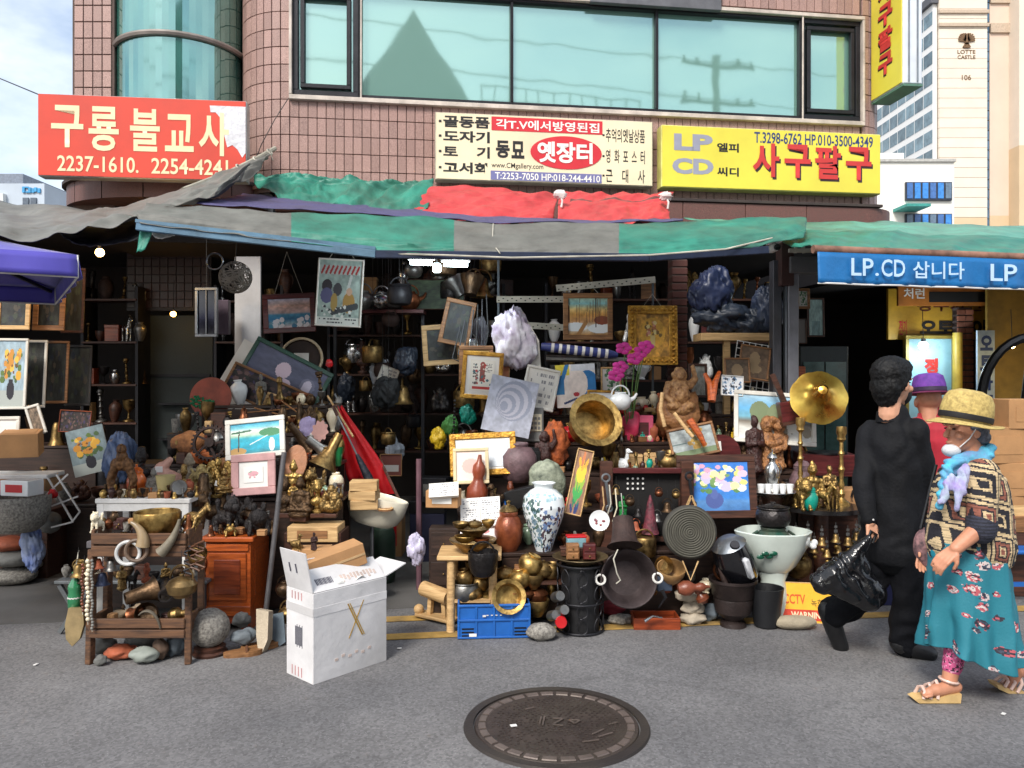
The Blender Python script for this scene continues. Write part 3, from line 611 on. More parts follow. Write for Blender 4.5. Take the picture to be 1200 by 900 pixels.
def red_sign():
 A,Bp=P(44,108,6.86),P(289,118,7.06);w=(Bp.xy-A.xy).length;a=math.atan2(Bp.y-A.y,Bp.x-A.x);z0,z1=P(44,206,6.86).z,P(44,109,6.86).z
 h=z1-z0;t=thing('red_shop_sign','red sign with cream Korean name and two numbers torn at its corner','sign',((A.x+Bp.x)/2,(A.y+Bp.y)/2,(z0+z1)/2),(0,0,a))
 MB().box((0,.07,0),(w,.13,h),b=.006).build('casing',rim,t,smooth=False);MB().box((0,-.002,0),(w-.015,.008,h-.015)).build('face',mat('sign_red',(206,58,34),.5,var=.1,scale=2.5,bump=.02,dirt=.08),t,smooth=False)
 cm=mat('sign_cream_ink',(238,214,170),.5,var=.1,bump=0);sx=lambda px:(px-166.5)/245*w;sz=lambda py:-(py-157.5)/98*h
 for ch,x0,x1,y0,y1 in(('구',60,97,122,172),('룡',103,138,122,175),('불',151,186,123,174),('교',192,226,128,173),('사',232,268,124,177)):lettering(ch,sx(x1)-sx(x0),sz(y0)-sz(y1),cm,t,(sx(x0)+sx(x1))/2,(sz(y0)+sz(y1))/2,-.0095,.022)
 for s,x0,x1 in(('2237-1610.',67,161),('2254-4241',176,267)):lettering(s,sx(x1)-sx(x0),sz(181)-sz(200),cm,t,(sx(x0)+sx(x1))/2,sz(191),-.0095,.014)
 poly=[(245,116),(288,116),(288,172),(284,178),(278,168),(272,163),(266,166),(262,150),(259,132),(252,124),(246,124)]
 MB().prism([(sx(x),sz(y))for x,y in poly][::-1],-.009,-.006).build('bare_patch',mat('torn_white',(212,212,216),.6,var=.15,scale=6,bump=.3,bscale=20),t,smooth=False)
 for px in(70,240):MB().bar((sx(px),.13,0),(sx(px),.5,0),.03).build('bracket',M_dsteel,t,smooth=False)
red_sign()
def blade_sign():
 far,near=P(1023,100,8.3),P(1058,100,7.78);L=(near-far).length;a=math.atan2(near.y-far.y,near.x-far.x)
 zb_=P(1023,119,8.3).z;t=thing('projecting_sign','tall yellow box sign with red Korean letters jutting from the corner','sign',(near.x,near.y,zb_),(0,0,a))
 H=2.6;MB().box((-L/2,.105,H/2),(L,.2,H),b=.01).build('casing',mat('sign_white',(222,226,232),.4,.1,var=.06,dirt=.15),t,smooth=False)
 MB().box((-L/2,-.003,H/2),(L-.03,.01,H-.03)).build('yellow_face',MATS['sign_yellow'],t,smooth=False);MB().box((-L/2,.105,-.012),(L,.205,.02)).build('base_plate',mat('sign_green_base',(90,130,110),.5),t,smooth=False)
 for i,ch in enumerate('구팔구사'):
  for d,m,dx in((.010,shd,-.015),(.014,rd,0)):lettering(ch,.25,.22,m,t,-L/2+dx,.30+.25*i+dx,-d,.05)
 for z in(.5,1.9):MB().bar((-L,.1,z),(-L-.25,.1,z),.05).build('bracket',M_dsteel,t,smooth=False)
 MB().bar((.008,.06,.02),(.008,.06,H-.1),.012).build('seam',M_steel,t,smooth=False);MB().bar((.008,.15,.02),(.008,.15,H-.1),.012).build('seam',M_steel,t,smooth=False)
blade_sign()
# tarpaulins and awnings
def cloth(name,label,cat,rows,mats,nu=60,nv=18,amp=.02,fu=6.0,fv=2.0,pick=None,seed=0.0,th=.004):
 pts=[[P(*q)if len(q)==3 else Vector(q[:3])for q in r]for r in rows]
 def fn(u,v):
  a=v*(len(pts)-1);j=min(int(a),len(pts)-2);fv_=a-j
  def row(r):b=u*(len(r)-1);i=min(int(b),len(r)-2);f=b-i;return r[i].lerp(r[i+1],f)
  p=row(pts[j]).lerp(row(pts[j+1]),fv_)
  n1=mnoise.noise(Vector((u*fu+seed,v*fv,seed)))+.5*mnoise.noise(Vector((u*fu*2.3+v*3,v*fv*2.1-u*4,seed+5)))+.1*mnoise.noise(Vector((u*fu*6,v*fv*4+u*9,seed+9)))
  rg=1-2*abs(mnoise.noise(Vector((u*fu*1.1+v*2.2+seed*3,v*fv*.35,seed))))+.7*(1-2*abs(mnoise.noise(Vector((u*fu*.45-seed,v*fv*2.6+u*3,seed+2)))))+.1*(1-2*abs(mnoise.noise(Vector((u*fu*3.1+v*5,v*fv*1.3,seed+4)))))
  n1=.8*n1+.62*(rg-.9)
  return p+Vector((0.15*n1,-.7*n1,.8*n1))*amp
 m=MB();m.grid(fn,nu,nv)
 if pick:m.m=[pick((i+.5)/nu,(j+.5)/nv)for j in range(nv)for i in range(nu)]
 o=m.build(name,mats,sharp=80,th=th);return tag(o,label,cat)
tg=mat('green_tarp',(44,128,108),.5,var=.3,scale=4,bump=.12,bscale=16,dirt=.45);tgy=mat('grey_tarp',(108,108,102),.6,var=.25,scale=5,bump=.12,bscale=16,dirt=.4)
tpu=mat('purple_tarp',(76,72,112),.6,var=.2,bump=.3,bscale=40,dirt=.3);trd=mat('red_tarp',(196,62,64),.55,var=.2,scale=5,bump=.12,bscale=16,dirt=.25)
tbk=mat('black_tarp',(32,34,36),.6,bump=.3);tpale=mat('pale_green_tarp',(88,152,132),.5,var=.25,scale=4,bump=.12,bscale=16,dirt=.4)
cloth('striped_tarpaulin','tarpaulin with wide grey and green stripes along the awning front','tarpaulin',[[(172,240,5.05),(300,246,5.25),(450,254,5.4),(600,263,5.55),(760,262,5.75),(880,256,6.0),(945,256,6.2)],[(160,253,4.8),(300,268,4.92),(450,282,5.05),(600,290,5.15),(760,285,5.3),(880,276,5.5),(945,268,5.7)],[(164,262,4.74),(300,280,4.86),(450,297,5.0),(600,304,5.1),(760,301,5.22),(880,291,5.4),(942,278,5.6)]],[tgy,tg,tpale],170,24,.022,12,3,lambda u,v:0 if u<.21 or.425<u<.63 else 1,1.0)
cloth('purple_tarpaulin','faded purple tarpaulin sloping up behind the striped awning front','tarpaulin',[[(285,228,6.9),(420,240,6.9),(560,254,6.6),(700,259,6.6),(800,257,6.7)],[(230,238,5.25),(420,250,5.5),(560,261,5.65),(700,262,5.8),(800,258,5.95)]],[tpu],70,14,.02,10,3,None,3.0)
cloth('bunched_green_tarpaulin','crumpled green tarpaulin bunched against the tiled wall','tarpaulin',[[(298,206,7.28),(350,206,7.3),(400,210,7.35),(450,213,7.35),(508,212,7.4)],[(298,214,7.15),(350,213,7.15),(400,216,7.2),(450,219,7.2),(508,216,7.3)],[(330,238,6.6),(370,240,6.6),(400,244,6.6),(450,247,6.6),(500,246,6.7)]],[tg],110,44,.055,8,3,None,8.0)
cloth('red_tarpaulin','long faded red tarpaulin rolled out below the cream sign','tarpaulin',[[(482,222,7.2),(540,219,7.25),(600,223,7.25),(655,228,7.3)],[(476,238,6.9),(540,237,6.9),(600,242,6.9),(650,244,7.0)],[(472,255,6.5),(540,259,6.5),(600,262,6.5),(648,262,6.6)]],[trd],80,40,.034,5,3,None,12.0)
cloth('red_tarpaulin','shorter red tarpaulin with a frayed brown seam below the yellow sign','tarpaulin',[[(656,226,7.3),(700,226,7.35),(745,228,7.4),(790,226,7.45)],[(654,238,7.0),(700,238,7.0),(745,238,7.1),(782,236,7.2)],[(653,261,6.6),(700,262,6.6),(745,261,6.6),(786,259,6.8)]],[trd,mat('frayed_seam',(120,76,70),.9,var=.4)],80,40,.036,5,3,lambda u,v:1 if.32<v<.42 and u>.1 else 0,15.0)
for px,py,Y,lb in((656,228,6.96,'white tied knot of cloth between the two red tarpaulins'),(780,230,7.1,'white tied knot of cloth at the right end of the red tarpaulin')):
 m=MB();m.ball((0,0,0),(.055,.045,.04),14,9,None,.5,3,px);m.tube([(0,0,0),(.02,-.03,-.06),(.01,-.04,-.12)],.009);tag(m.build('cloth_knot',mat('knot_white',(214,206,200),.8),loc=P(px,py,Y-.1)),lb,'knot')
cloth('green_awning_sheet','broad pale green tarpaulin over the right hand shop awning','tarpaulin',[[(800,257,7.6),(900,259,7.7),(1000,261,7.8),(1100,263,7.9),(1230,266,8.0)],[(880,262,6.4),(940,268,6.3),(1030,272,6.5),(1120,276,6.5),(1230,280,6.6)],[(925,290,5.62),(958,291,5.22),(1040,294,5.32),(1130,297,5.42),(1230,301,5.5)]],[tg,tpale],130,40,.03,9,3,lambda u,v:1 if v<.5 else 0,20.0)
cloth('grey_tarpaulin','sagging grey tarpaulin strung over the left stall','tarpaulin',[[(-60,222,7.0),(20,238,6.9),(100,247,6.8),(170,240,6.6),(230,214,6.5),(275,200,6.8),(318,180,7.2)],[(-60,262,5.6),(20,268,5.6),(100,260,5.6),(170,246,5.6),(220,232,5.7),(265,215,6.0),(312,186,6.8)],[(-60,276,5.0),(20,276,5.0),(90,276,5.0),(160,256,5.0),(215,240,5.1),(250,230,5.4),(300,205,6.3)]],[tgy,tbk],120,40,.05,7,3,lambda u,v:1 if.82<u<.93 and v>.45 else 0,30.0)
cloth('black_tarpaulin','dark lower sheet hanging under the grey tarpaulin at left','tarpaulin',[[(60,262,6.3),(120,262,6.2),(170,256,6.0),(215,246,5.6)],[(75,280,5.4),(110,285,5.3),(150,280,5.2),(185,268,5.0)],[(85,286,5.3),(110,289,5.2),(150,284,5.1),(180,272,4.95)]],[tbk],30,12,.02,4,2,None,40.0)
cloth('green_cloth_scrap','small triangular green cloth scrap dangling from the blue beam end','cloth',[[(165,268,4.8),(172,268,4.8),(180,270,4.8)],[(160,296,4.78),(164,295,4.78),(170,292,4.78)]],[tg],8,8,.01,2,2,None,50.0)
cloth('white_sheet_scrap','torn white plastic scrap tucked under the blue beam end','cloth',[[(172,267,4.85),(190,270,4.9),(200,273,4.95)],[(182,279,4.82),(190,280,4.85),(205,276,4.9)]],[M_white],10,6,.008,3,2,None,55.0)
bb=mat('faded_blue_beam',(92,128,152),.6,.1,var=.35,scale=3,dirt=.5);nb=mat('navy_beam',(28,40,66),.6,.1,var=.3)
be=thing('awning_beam','long blue metal beam holding up the front of the striped awning','beam',P(160,265,4.76))
o0=P(160,265,4.76)
MB().bar((0,0,0),P(440,298,5.0)-o0,.035,.05,b=.004).build('faded_length',bb,be,smooth=False);MB().bar((0,-.012,.03),P(440,291,5.0)-o0,.018,.02).build('rail',bb,be,smooth=False)
MB().bar(P(440,298,5.0)-o0,P(760,302,5.23)-o0,.035,.05,b=.004).build('navy_length',nb,be,smooth=False);MB().bar(P(760,302,5.23)-o0,P(900,293,5.45)-o0,.035,.05,b=.004).build('navy_length',nb,be,smooth=False)
tag(MB().tube([P(380,288,4.98),P(440,297,5.0),P(520,299,5.02),P(600,302,5.06),P(760,299,5.18),P(850,292,5.3),P(905,279,5.5)],.006,6).build('white_rope',M_rope),'white rope stretched along the awning front edge','rope')
tag(MB().tube([P(578,262,5.5),P(577,285,5.2),P(586,297,5.05)],.004,5).build('white_string',M_rope),'short white string hanging over the grey stripe of the awning','string')
tag(MB().tube([P(322,174,7.3),P(300,186,7.0),P(268,202,6.7),P(215,222,6.2)],[.022,.02,.02,.018],8).build('tarp_pole',mat('pale_pole',(170,166,150),.6,dirt=.4)),'slanting pale pole with knots at the edge of the grey tarpaulin','pole')
kn=MB()
for px,py,Y in((316,178,7.2),(300,187,7.0),(280,196,6.8),(256,206,6.6)):kn.ring(P(px,py,Y-.02),.028,.007,(.7,-.3,.5),12);kn.tube([P(px,py,Y-.05),P(px+4,py+10,Y-.06)],.004,5)
tag(kn.build('rope_ties',M_rope),'white rope ties wound round the slanting tarpaulin pole','rope')
tag(MB().tube([P(338,115,7.42),P(322,140,7.4),P(306,170,7.35),P(300,186,7.1)],.004,5).build('guy_wire',M_cable),'thin black wire from the window corner to the tarpaulin pole','wire')
rw=thing('banner_awning','blue awning valance lettered LP.CD under a rusty pipe','awning',P(956,292,5.23));o1=P(956,292,5.23);e1=P(1215,302,5.5);dv=e1-o1;aw=math.atan2(dv.y,dv.x);rw.rotation_euler=(0,0,aw);Lw=dv.xy.length
MB().tube([(-.02,0,0),(Lw,0,dv.z)],.028,10).build('pipe',mat('rusty_pipe',(150,110,92),.7,.2,var=.4,scale=9,dirt=.3),rw)
bm=mat('banner_blue',(14,106,170),.5,var=.12,scale=3,bump=.15,bscale=30,dirt=.12)
vm=MB();vm.grid(lambda u,v:(Lw*u,-.02-.012*math.sin(u*23)*v-.01*math.sin(u*51+1)*v,dv.z*u-.02-.205*v),80,6);vm.build('valance',bm,rw,sharp=80,th=.003)
MB().tube([(Lw*i/20,-.025-.012*math.sin(i/20*23),dv.z*i/20-.226)for i in range(21)],.006,6).build('hem',M_white,rw)
bsx=lambda px:(px-956)/259*Lw
for s,a,b_,z in(('LP',991,1016,-.115),('.',1018,1022,-.16),('CD',1025,1052,-.115),('삽니다',1061,1121,-.12),('LP',1152,1184,-.12),('4',1196,1208,-.12)):lettering(s,bsx(b_)-bsx(a),.115 if s!='.' else.02,ink('sky',(186,214,238)),rw,(bsx(a)+bsx(b_))/2,z+dv.z*(bsx(a)/Lw),-.05,.012)
st=mat('valance_stain',(118,92,80),.8,var=.4,scale=12)
def post():
 Y=6.35;k=K(Y);x=lambda px:(px-CX)*k
 T=thing('steel_post','tall grey steel post between the curio shop and the record shop','post',(x(927),Y,0))
 gm=mat('grey_post',(132,132,138),.5,.3,var=.15,dirt=.25)
 MB().box((0,0,1.27),(.085,.12,2.54),b=.006).build('post',gm,T,smooth=False);MB().box((-.115,.03,1.27),(.07,.1,2.54),b=.006).build('jamb',mat('dark_post',(84,84,90),.5,.3,dirt=.3),T,smooth=False)
 MB().box((-.055,-.02,1.27),(.012,.05,2.54)).build('pale_edge',M_steel,T,smooth=False)
 MB().box((.1,-.05,2.49),(.3,.16,.13),b=.005).build('header',mat('header_grey',(92,90,92),.6,dirt=.4),T,smooth=False)
 MB().box((-.06,-.03,2.5),(.1,.14,.34),b=.004).build('rusty_plate',mat('rusty_plate',(64,38,34),.8,dirt=.5),T,smooth=False)
 br=MB();br.bar((-.01,-.12,2.58),(.0,-.14,2.74),.02);br.bar((.06,-.12,2.58),(.03,-.14,2.74),.02);br.bar((-.06,-.12,2.6),(.2,-.12,2.6),.03);br.build('bracket',M_rope,T,smooth=False)
 c=thing('security_camera','small white security camera under the awning corner','camera',P(908,290,5.75))
 MB().box((0,.03,0),(.055,.14,.055),b=.015).build('body',mat('camera_white',(220,220,218),.4),c);MB().lathe([(.022,0),(.024,.02),(.018,.02),(.0,.012)],16,Matrix.Translation((0,-.04,-.006))@Matrix.Rotation(R(90),4,'X')).build('lens',M_black,c)
 MB().box((0,.02,.036),(.07,.16,.012),b=.004).build('sun_shield',MATS['camera_white'],c,smooth=False);MB().tube([(0,.08,.03),(.0,.12,.09),(.0,.3,.1)],.01).build('arm',M_steel,c)
post()
def parasol():
 c=P(91,299,4.2);hw=0.95;th_=R(33);cx,cy=c.x-(hw*math.cos(th_)+hw*math.sin(th_)),c.y-(hw*math.sin(th_)-hw*math.cos(th_));zt=c.z+.36
 T=thing('purple_parasol','violet blue square parasol with a white trimmed valance at left','parasol',(cx,cy,0),(0,0,th_));m=mat('violet_canvas',(74,66,168),.6,var=.12,scale=3,bump=.15,bscale=200,sheen=.2)
 cor=[(hw,-hw),(hw,hw),(-hw,hw),(-hw,-hw)]
 for i in range(4):
  a,b=cor[i],cor[(i+1)%4];g=MB()
  g.grid(lambda u,v:((a[0]+(b[0]-a[0])*u)*(1-v),(a[1]+(b[1]-a[1])*u)*(1-v),c.z+(zt-c.z)*v-.10*math.sin(PI*u)*v*(1-v)*2-.04*math.sin(PI*v)),14,14);g.build('canopy_panel',m,T,sharp=80,th=.003)
  g=MB();n_=Vector((b[1]-a[1],-(b[0]-a[0]),0)).normalized()*-1
  g.grid(lambda u,v:(a[0]+(b[0]-a[0])*u-n_.x*(.02*v+.01*math.sin(u*30)*v),a[1]+(b[1]-a[1])*u-n_.y*(.02*v+.01*math.sin(u*30)*v),c.z-.115*v),40,4);g.build('valance',m,T,sharp=80,th=.003)
  MB().tube([(a[0]+(b[0]-a[0])*i_/10,a[1]+(b[1]-a[1])*i_/10,c.z-.116)for i_ in range(11)],.006,6).build('trim',M_white,T)
  MB().tube([(a[0],a[1],c.z-.116),(a[0],a[1],c.z)],.005,6).build('corner_trim',M_white,T);MB().bar((0,0,zt-.05),(a[0]*.97,a[1]*.97,c.z-.03),.02).build('rib',M_dsteel,T,smooth=False)
 MB().tube([(0,0,0),(0,0,zt-.02)],.022,10).build('pole',M_steel,T);MB().lathe([(.0,0),(.26,0),(.26,.07),(.05,.1),(.03,.3)],20).build('base',mat('base_grey',(70,70,72),.8),T)
parasol()
# the dark rooms under the awning
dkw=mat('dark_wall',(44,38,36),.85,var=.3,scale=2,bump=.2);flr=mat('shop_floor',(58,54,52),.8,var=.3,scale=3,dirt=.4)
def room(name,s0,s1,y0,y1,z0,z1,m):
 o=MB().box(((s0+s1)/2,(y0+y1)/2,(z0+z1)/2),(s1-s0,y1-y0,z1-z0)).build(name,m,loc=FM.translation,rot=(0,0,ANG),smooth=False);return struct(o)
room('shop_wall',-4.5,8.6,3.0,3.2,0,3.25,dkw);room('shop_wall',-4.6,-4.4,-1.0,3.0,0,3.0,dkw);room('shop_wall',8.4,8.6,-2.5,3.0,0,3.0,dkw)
room('shop_ceiling',5.9,8.6,-.9,3.2,2.66,2.7,dkw);room('shop_ceiling',-4.6,-1.9,0.0,3.2,3.0,3.1,dkw);room('shop_ceiling',-.4,5.9,-.12,3.1,2.95,3.05,dkw)  # first slab: unseen roof over the right shop, added to keep sky light out
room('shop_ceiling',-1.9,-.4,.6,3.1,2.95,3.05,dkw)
def brick_pier():
 Y=7.1;x=(797-CX)*K(Y);T=thing('brick_pier','narrow dark red brick pier behind the gold framed icon','pillar',(x,Y,0));MB().box((0,.12,1.35),(.13,.2,2.7)).build('core',MATS['dark_mortar'],T,smooth=False)
 me=MB().box((0,0,0),(.135,.22,.055),b=.003).mesh('brick',mat('dark_brick',(84,48,42),.8,var=.3,orand=.2),smooth=False)
 for i in range(38):link('brick',me,T,(rnd.uniform(-.003,.003),.12,.035+.07*i))
brick_pier()
def wall_bits():
 Y=8.9;T=thing('brown_wall_panel','dark red brown tiled wall panel deep in the left shop','wall panel',P(198,362,Y));k=K(Y)
 MB().box((0,.02,.33),(.95,.04,.7)).build('backing',mat('panel_red',(26,14,12),.5,var=.3),T,smooth=False)
 me=MB().box((0,0,0),(.085,.012,.085),b=.003).mesh('tile',mat('brown_tile',(46,22,16),.4,var=.3,orand=.2),smooth=False)
 for i in range(10):
  for j in range(7):link('tile',me,T,(-.42+.092*i,-.004,.06+.092*j))
 T=thing('grey_green_partition','grey green partition wall glimpsed in the left shop','partition',Vector((P(205,440,9.0).x,9.0,0)))
 MB().box((0,.03,1.15),(.85,.05,2.3)).build('panel',mat('grey_green',(54,62,62),.7,var=.12),T,smooth=False);MB().box((-.4,-.01,1.15),(.04,.04,2.3)).build('edge',M_dsteel,T,smooth=False);MB().box((0,0,1.62),(.8,.03,.03)).build('rail',M_dsteel,T,smooth=False)
 for i,dz in enumerate((0.5,.9,1.3)):MB().box((.1,-.05,dz),(.5,.09,.02)).build('ledge',M_dsteel,T,smooth=False)
 T=thing('white_board','tall pale board standing upright behind the lattice ball','board',Vector((P(290,440,7.6).x,7.6,0)));MB().box((0,.02,1.38),(.25,.03,2.76),b=.004).build('board',mat('board_grey',(188,188,190),.6,var=.1,dirt=.2),T,smooth=False);MB().box((0,.05,1.38),(.05,.04,2.7)).build('batten',M_rope,T,smooth=False)
wall_bits()
# curio materials
brass=mat('aged_brass',(158,130,82),.44,.92,var=.4,scale=20,bump=.15,tint=(72,56,36),orand=.2)
gold=mat('bright_gold',(194,162,98),.42,.92,var=.25,scale=20,bump=.15,tint=(104,78,42),orand=.15)
bronze=mat('dark_bronze',(96,74,52),.42,.75,var=.45,scale=10,bump=.3,bscale=45,tint=(38,30,24),orand=.15)
blackb=mat('black_bronze',(46,42,42),.38,.5,var=.4,scale=10,bump=.4,bscale=40,orand=.15)
copper=mat('worn_copper',(150,92,60),.4,.85,var=.4,scale=9,tint=(70,44,32),orand=.15)
pewter=mat('pewter',(140,138,134),.4,.85,var=.3,tint=(80,80,80),orand=.15)
silver=mat('bright_silver',(206,206,204),.22,.95,var=.2,bump=.08)
iron=mat('rusted_iron',(62,46,42),.7,.3,var=.4,scale=12,bump=.4,orand=.1)
stone=mat('granite_stone',(142,138,130),.85,var=.35,scale=60,bump=.6,bscale=55,tint=(78,74,70),orand=.12)
rock=mat('river_rock',(118,118,114),.75,var=.3,scale=8,bump=.4,bscale=40,orand=.25)
cream=mat('cream_ceramic',(226,214,186),.3,var=.12,bump=.03,coat=.3);whitec=mat('white_porcelain',(232,234,234),.2,var=.06,bump=0,coat=.4)
brownc=mat('brown_glaze',(112,58,36),.3,var=.4,scale=8,coat=.3,orand=.2);terracotta=mat('terracotta',(168,88,58),.7,var=.3,scale=10,bump=.3,orand=.15)
celadon=mat('celadon',(142,168,142),.25,var=.25,coat=.3,orand=.15);purplec=mat('mauve_jar',(112,88,92),.55,var=.35,scale=14,bump=.4)
teal=mat('teal_glaze',(18,148,128),.4,var=.2);redp=mat('red_plastic',(196,28,34),.35,var=.15,bump=0,coat=.2);bluep=mat('blue_plastic',(28,96,176),.45,var=.15,bump=.05,dirt=.2)
greenglass=mat('green_bottle',(40,120,76),.12,var=.15,bump=0,coat=.6,spec=.8);yellowp=mat('yellow_plastic',(230,190,40),.4)
dwood=wood('dark_wood',(82,48,34),(40,24,18),.5);rwood=wood('red_wood',(150,66,30),(92,34,16),.35,coat=.3);owood=wood('orange_wood',(190,92,34),(128,54,18),.35,coat=.35)
lwood=wood('light_wood',(206,172,122),(160,124,80),.6);mwood=wood('mid_wood',(150,106,66),(96,64,38),.55);maroonw=wood('maroon_wood',(92,34,34),(56,20,22),.4,coat=.2)
card=mat('cardboard',(176,132,88),.85,var=.15,scale=5,bump=.1);paper=mat('white_paper',(232,230,224),.8,var=.06,bump=.05);leather=mat('brown_leather',(96,60,38),.5,var=.3)
carvedw=mat('carved_wood',(172,120,74),.5,var=.4,scale=12,bump=.7,bscale=26,tint=(84,50,28));darkcarve=mat('dark_carving',(64,36,32),.4,var=.4,scale=10,bump=.4,bscale=30)
gilt=mat('gilt_frame',(200,152,62),.4,.6,var=.35,scale=20,bump=.5,bscale=60,tint=(130,88,30));whitef=mat('white_frame',(226,222,212),.5,var=.12,dirt=.15);blackf=mat('black_frame',(40,36,34),.5);creamf=mat('cream_frame',(220,200,160),.5,var=.15)
pinkf=mat('pink_frame',(196,150,148),.5);greenf=mat('green_frame',(48,84,70),.4,coat=.2);darkcloth=mat('dark_cloth',(46,42,46),.9,bump=.3)
PR={'vase':[(.0,0),(.42,0),(.45,.02),(.7,.2),(.95,.48),(1,.62),(.9,.76),(.55,.87),(.4,.91),(.42,.95),(.52,.99),(.5,1),(.42,.98),(.34,.92),(.3,.8),(0,.75)],'tallvase':[(0,0),(.55,0),(.6,.03),(.72,.15),(.95,.45),(1,.6),(.85,.74),(.5,.83),(.38,.9),(.5,1),(.46,1),(.34,.9),(.3,.8),(0,.78)],'jar':[(0,0),(.55,0),(.6,.03),(.85,.2),(1,.45),(.97,.65),(.75,.82),(.62,.88),(.66,.97),(.62,1),(.55,.97),(.52,.85),(0,.6)],'urn':[(0,0),(.5,0),(.48,.06),(.38,.12),(.6,.3),(.95,.55),(1,.7),(.8,.84),(.6,.9),(.72,1),(.66,1),(.52,.9),(0,.7)],'bowl':[(0,0),(.4,0),(.42,.08),(.7,.28),(.92,.62),(1,.95),(.98,1),(.93,.97),(.85,.62),(.6,.3),(0,.16)],'deepbowl':[(0,0),(.6,0),(.8,.15),(.96,.5),(1,.95),(.97,1),(.92,.95),(.88,.5),(.7,.2),(0,.14)],'basin':[(0,0),(.62,0),(.68,.06),(.74,.75),(.78,.86),(1,.97),(1,1),(.75,.94),(.70,.78),(.64,.12),(0,.1)],'pot':[(0,0),(.7,0),(.85,.06),(.98,.3),(1,.55),(.92,.82),(.86,.88),(.94,.96),(.92,1),(.84,.96),(.78,.85),(.9,.5),(.75,.12),(0,.1)],'round':[(0,0),(.5,0),(.8,.15),(1,.45),(.95,.68),(.7,.86),(.5,.9),(.54,.97),(.5,1),(.42,.94),(0,.8)],'bell':[(0,1),(.12,1),(.3,.97),(.45,.88),(.55,.65),(.62,.35),(.78,.12),(1,0),(.95,0),(.72,.14),(.52,.4),(.4,.8),(0,.88)],'cup':[(0,0),(.6,0),(.7,.04),(.85,.5),(1,1),(.94,1),(.8,.5),(.62,.1),(0,.08)],'goblet':[(0,0),(.8,0),(.75,.05),(.2,.12),(.15,.4),(.35,.48),(.85,.65),(1,1),(.93,1),(.75,.66),(0,.52)],'bottle':[(0,0),(.85,0),(1,.04),(1,.35),(.88,.45),(1,.55),(.9,.65),(.45,.8),(.36,.95),(.42,.96),(.42,1),(.3,1),(0,.97)],'candle':[(0,0),(1,0),(.95,.04),(.5,.07),(.3,.1),(.45,.15),(.22,.2),(.35,.26),(.2,.32),(.28,.42),(.4,.46),(.24,.5),(.2,.62),(.36,.66),(.22,.7),(.2,.8),(.5,.84),(.42,.88),(.6,.92),(.55,1),(.3,1),(0,.95)],'plate':[(0,0),(.5,0),(.55,.2),(.9,.75),(1,.95),(.99,1),(.9,.9),(.5,.4),(0,.36)],'lidded':[(0,0),(.5,0),(.55,.05),(.9,.2),(1,.42),(.99,.5),(1.04,.51),(1.04,.55),(.98,.57),(.85,.72),(.5,.84),(.2,.88),(.12,.92),(.2,.96),(.12,1),(0,1)],'pestle':[(0,0),(.7,.02),(1,.15),(.8,.3),(.45,.42),(.4,.75),(.6,.8),(.5,.95),(0,1)],'mortar':[(0,0),(.55,0),(.52,.08),(.36,.13),(.5,.2),(.74,.3),(.82,.55),(.8,.6),(.86,.64),(.9,.88),(1,.94),(1,1),(.9,.98),(.8,.7),(.6,.3),(0,.25)],'drum':[(0,0),(.9,0),(1,.1),(1.0,.9),(.9,1),(0,.98)],'gourd':[(0,0),(.6,.02),(1,.2),(.95,.38),(.5,.52),(.45,.58),(.6,.68),(.55,.8),(.25,.88),(.15,1),(0,1)],}
HERO=[]
def hero(px,py,short):HERO.append((px,py,short))
def settle(o,z):
 lo=1e9;Mo=o.matrix_basis
 def walk(x,M):
  nonlocal lo
  if x.type=='MESH':
   n=len(x.data.vertices);co=np.zeros(n*3,dtype=np.float32);x.data.vertices.foreach_get('co',co);A=np.array(M)
   lo=min(lo,float((co.reshape(-1,3)@A[2,:3]+A[2,3]).min()))
  for c in x.children:walk(c,M@c.matrix_basis)
 walk(o,Mo.copy());o.location.z+=z-lo;return o
def pot(loc,w,h,prof,m,name,label,cat,rot=(0,0,0),group=None,seg=22,sx=1,sy=1,lid=None,handles=0,short=None,wob=None,hm=None,base=True):
 k=K(loc.y);r,z=w*k/2,h*k;P_=[(a*r,b*z)for a,b in PR[prof]]
 body=MB().lathe(P_,seg,None,False,sx,sy,wob);rot=[R(a)for a in rot]
 if lid or handles:
  t=thing(name,label,cat,loc,rot,group);body.build('body',m,t)
  if lid:MB().lathe([(r*.62,z*.98),(r*.66,z*1.02),(r*.4,z*1.13),(r*.12,z*1.16),(r*.1,z*1.2),(r*.16,z*1.25),(0,z*1.28)],seg).build('lid',lid if not isinstance(lid,bool)else m,t)
  for i in range(handles):
   a=PI*i;MB().tube([((r*.8+r*.38*math.sin(PI*j/8))*math.cos(a),(r*.8+r*.38*math.sin(PI*j/8))*math.sin(a),z*(.45+.4*j/8))for j in range(9)],r*.075,7).build('handle',hm or m,t)
  o=t
 else:o=tag(body.build(name,m,loc=loc,rot=rot),label,cat,group)
 if any(rot)and base:settle(o,loc.z)
 p=project(o.location);hero(p[0],p[1]-h/2,short or label)if short else None
 return o
def project(v):return CX+v.x/v.y*F,HZ-(v.z-EYE)/v.y*F
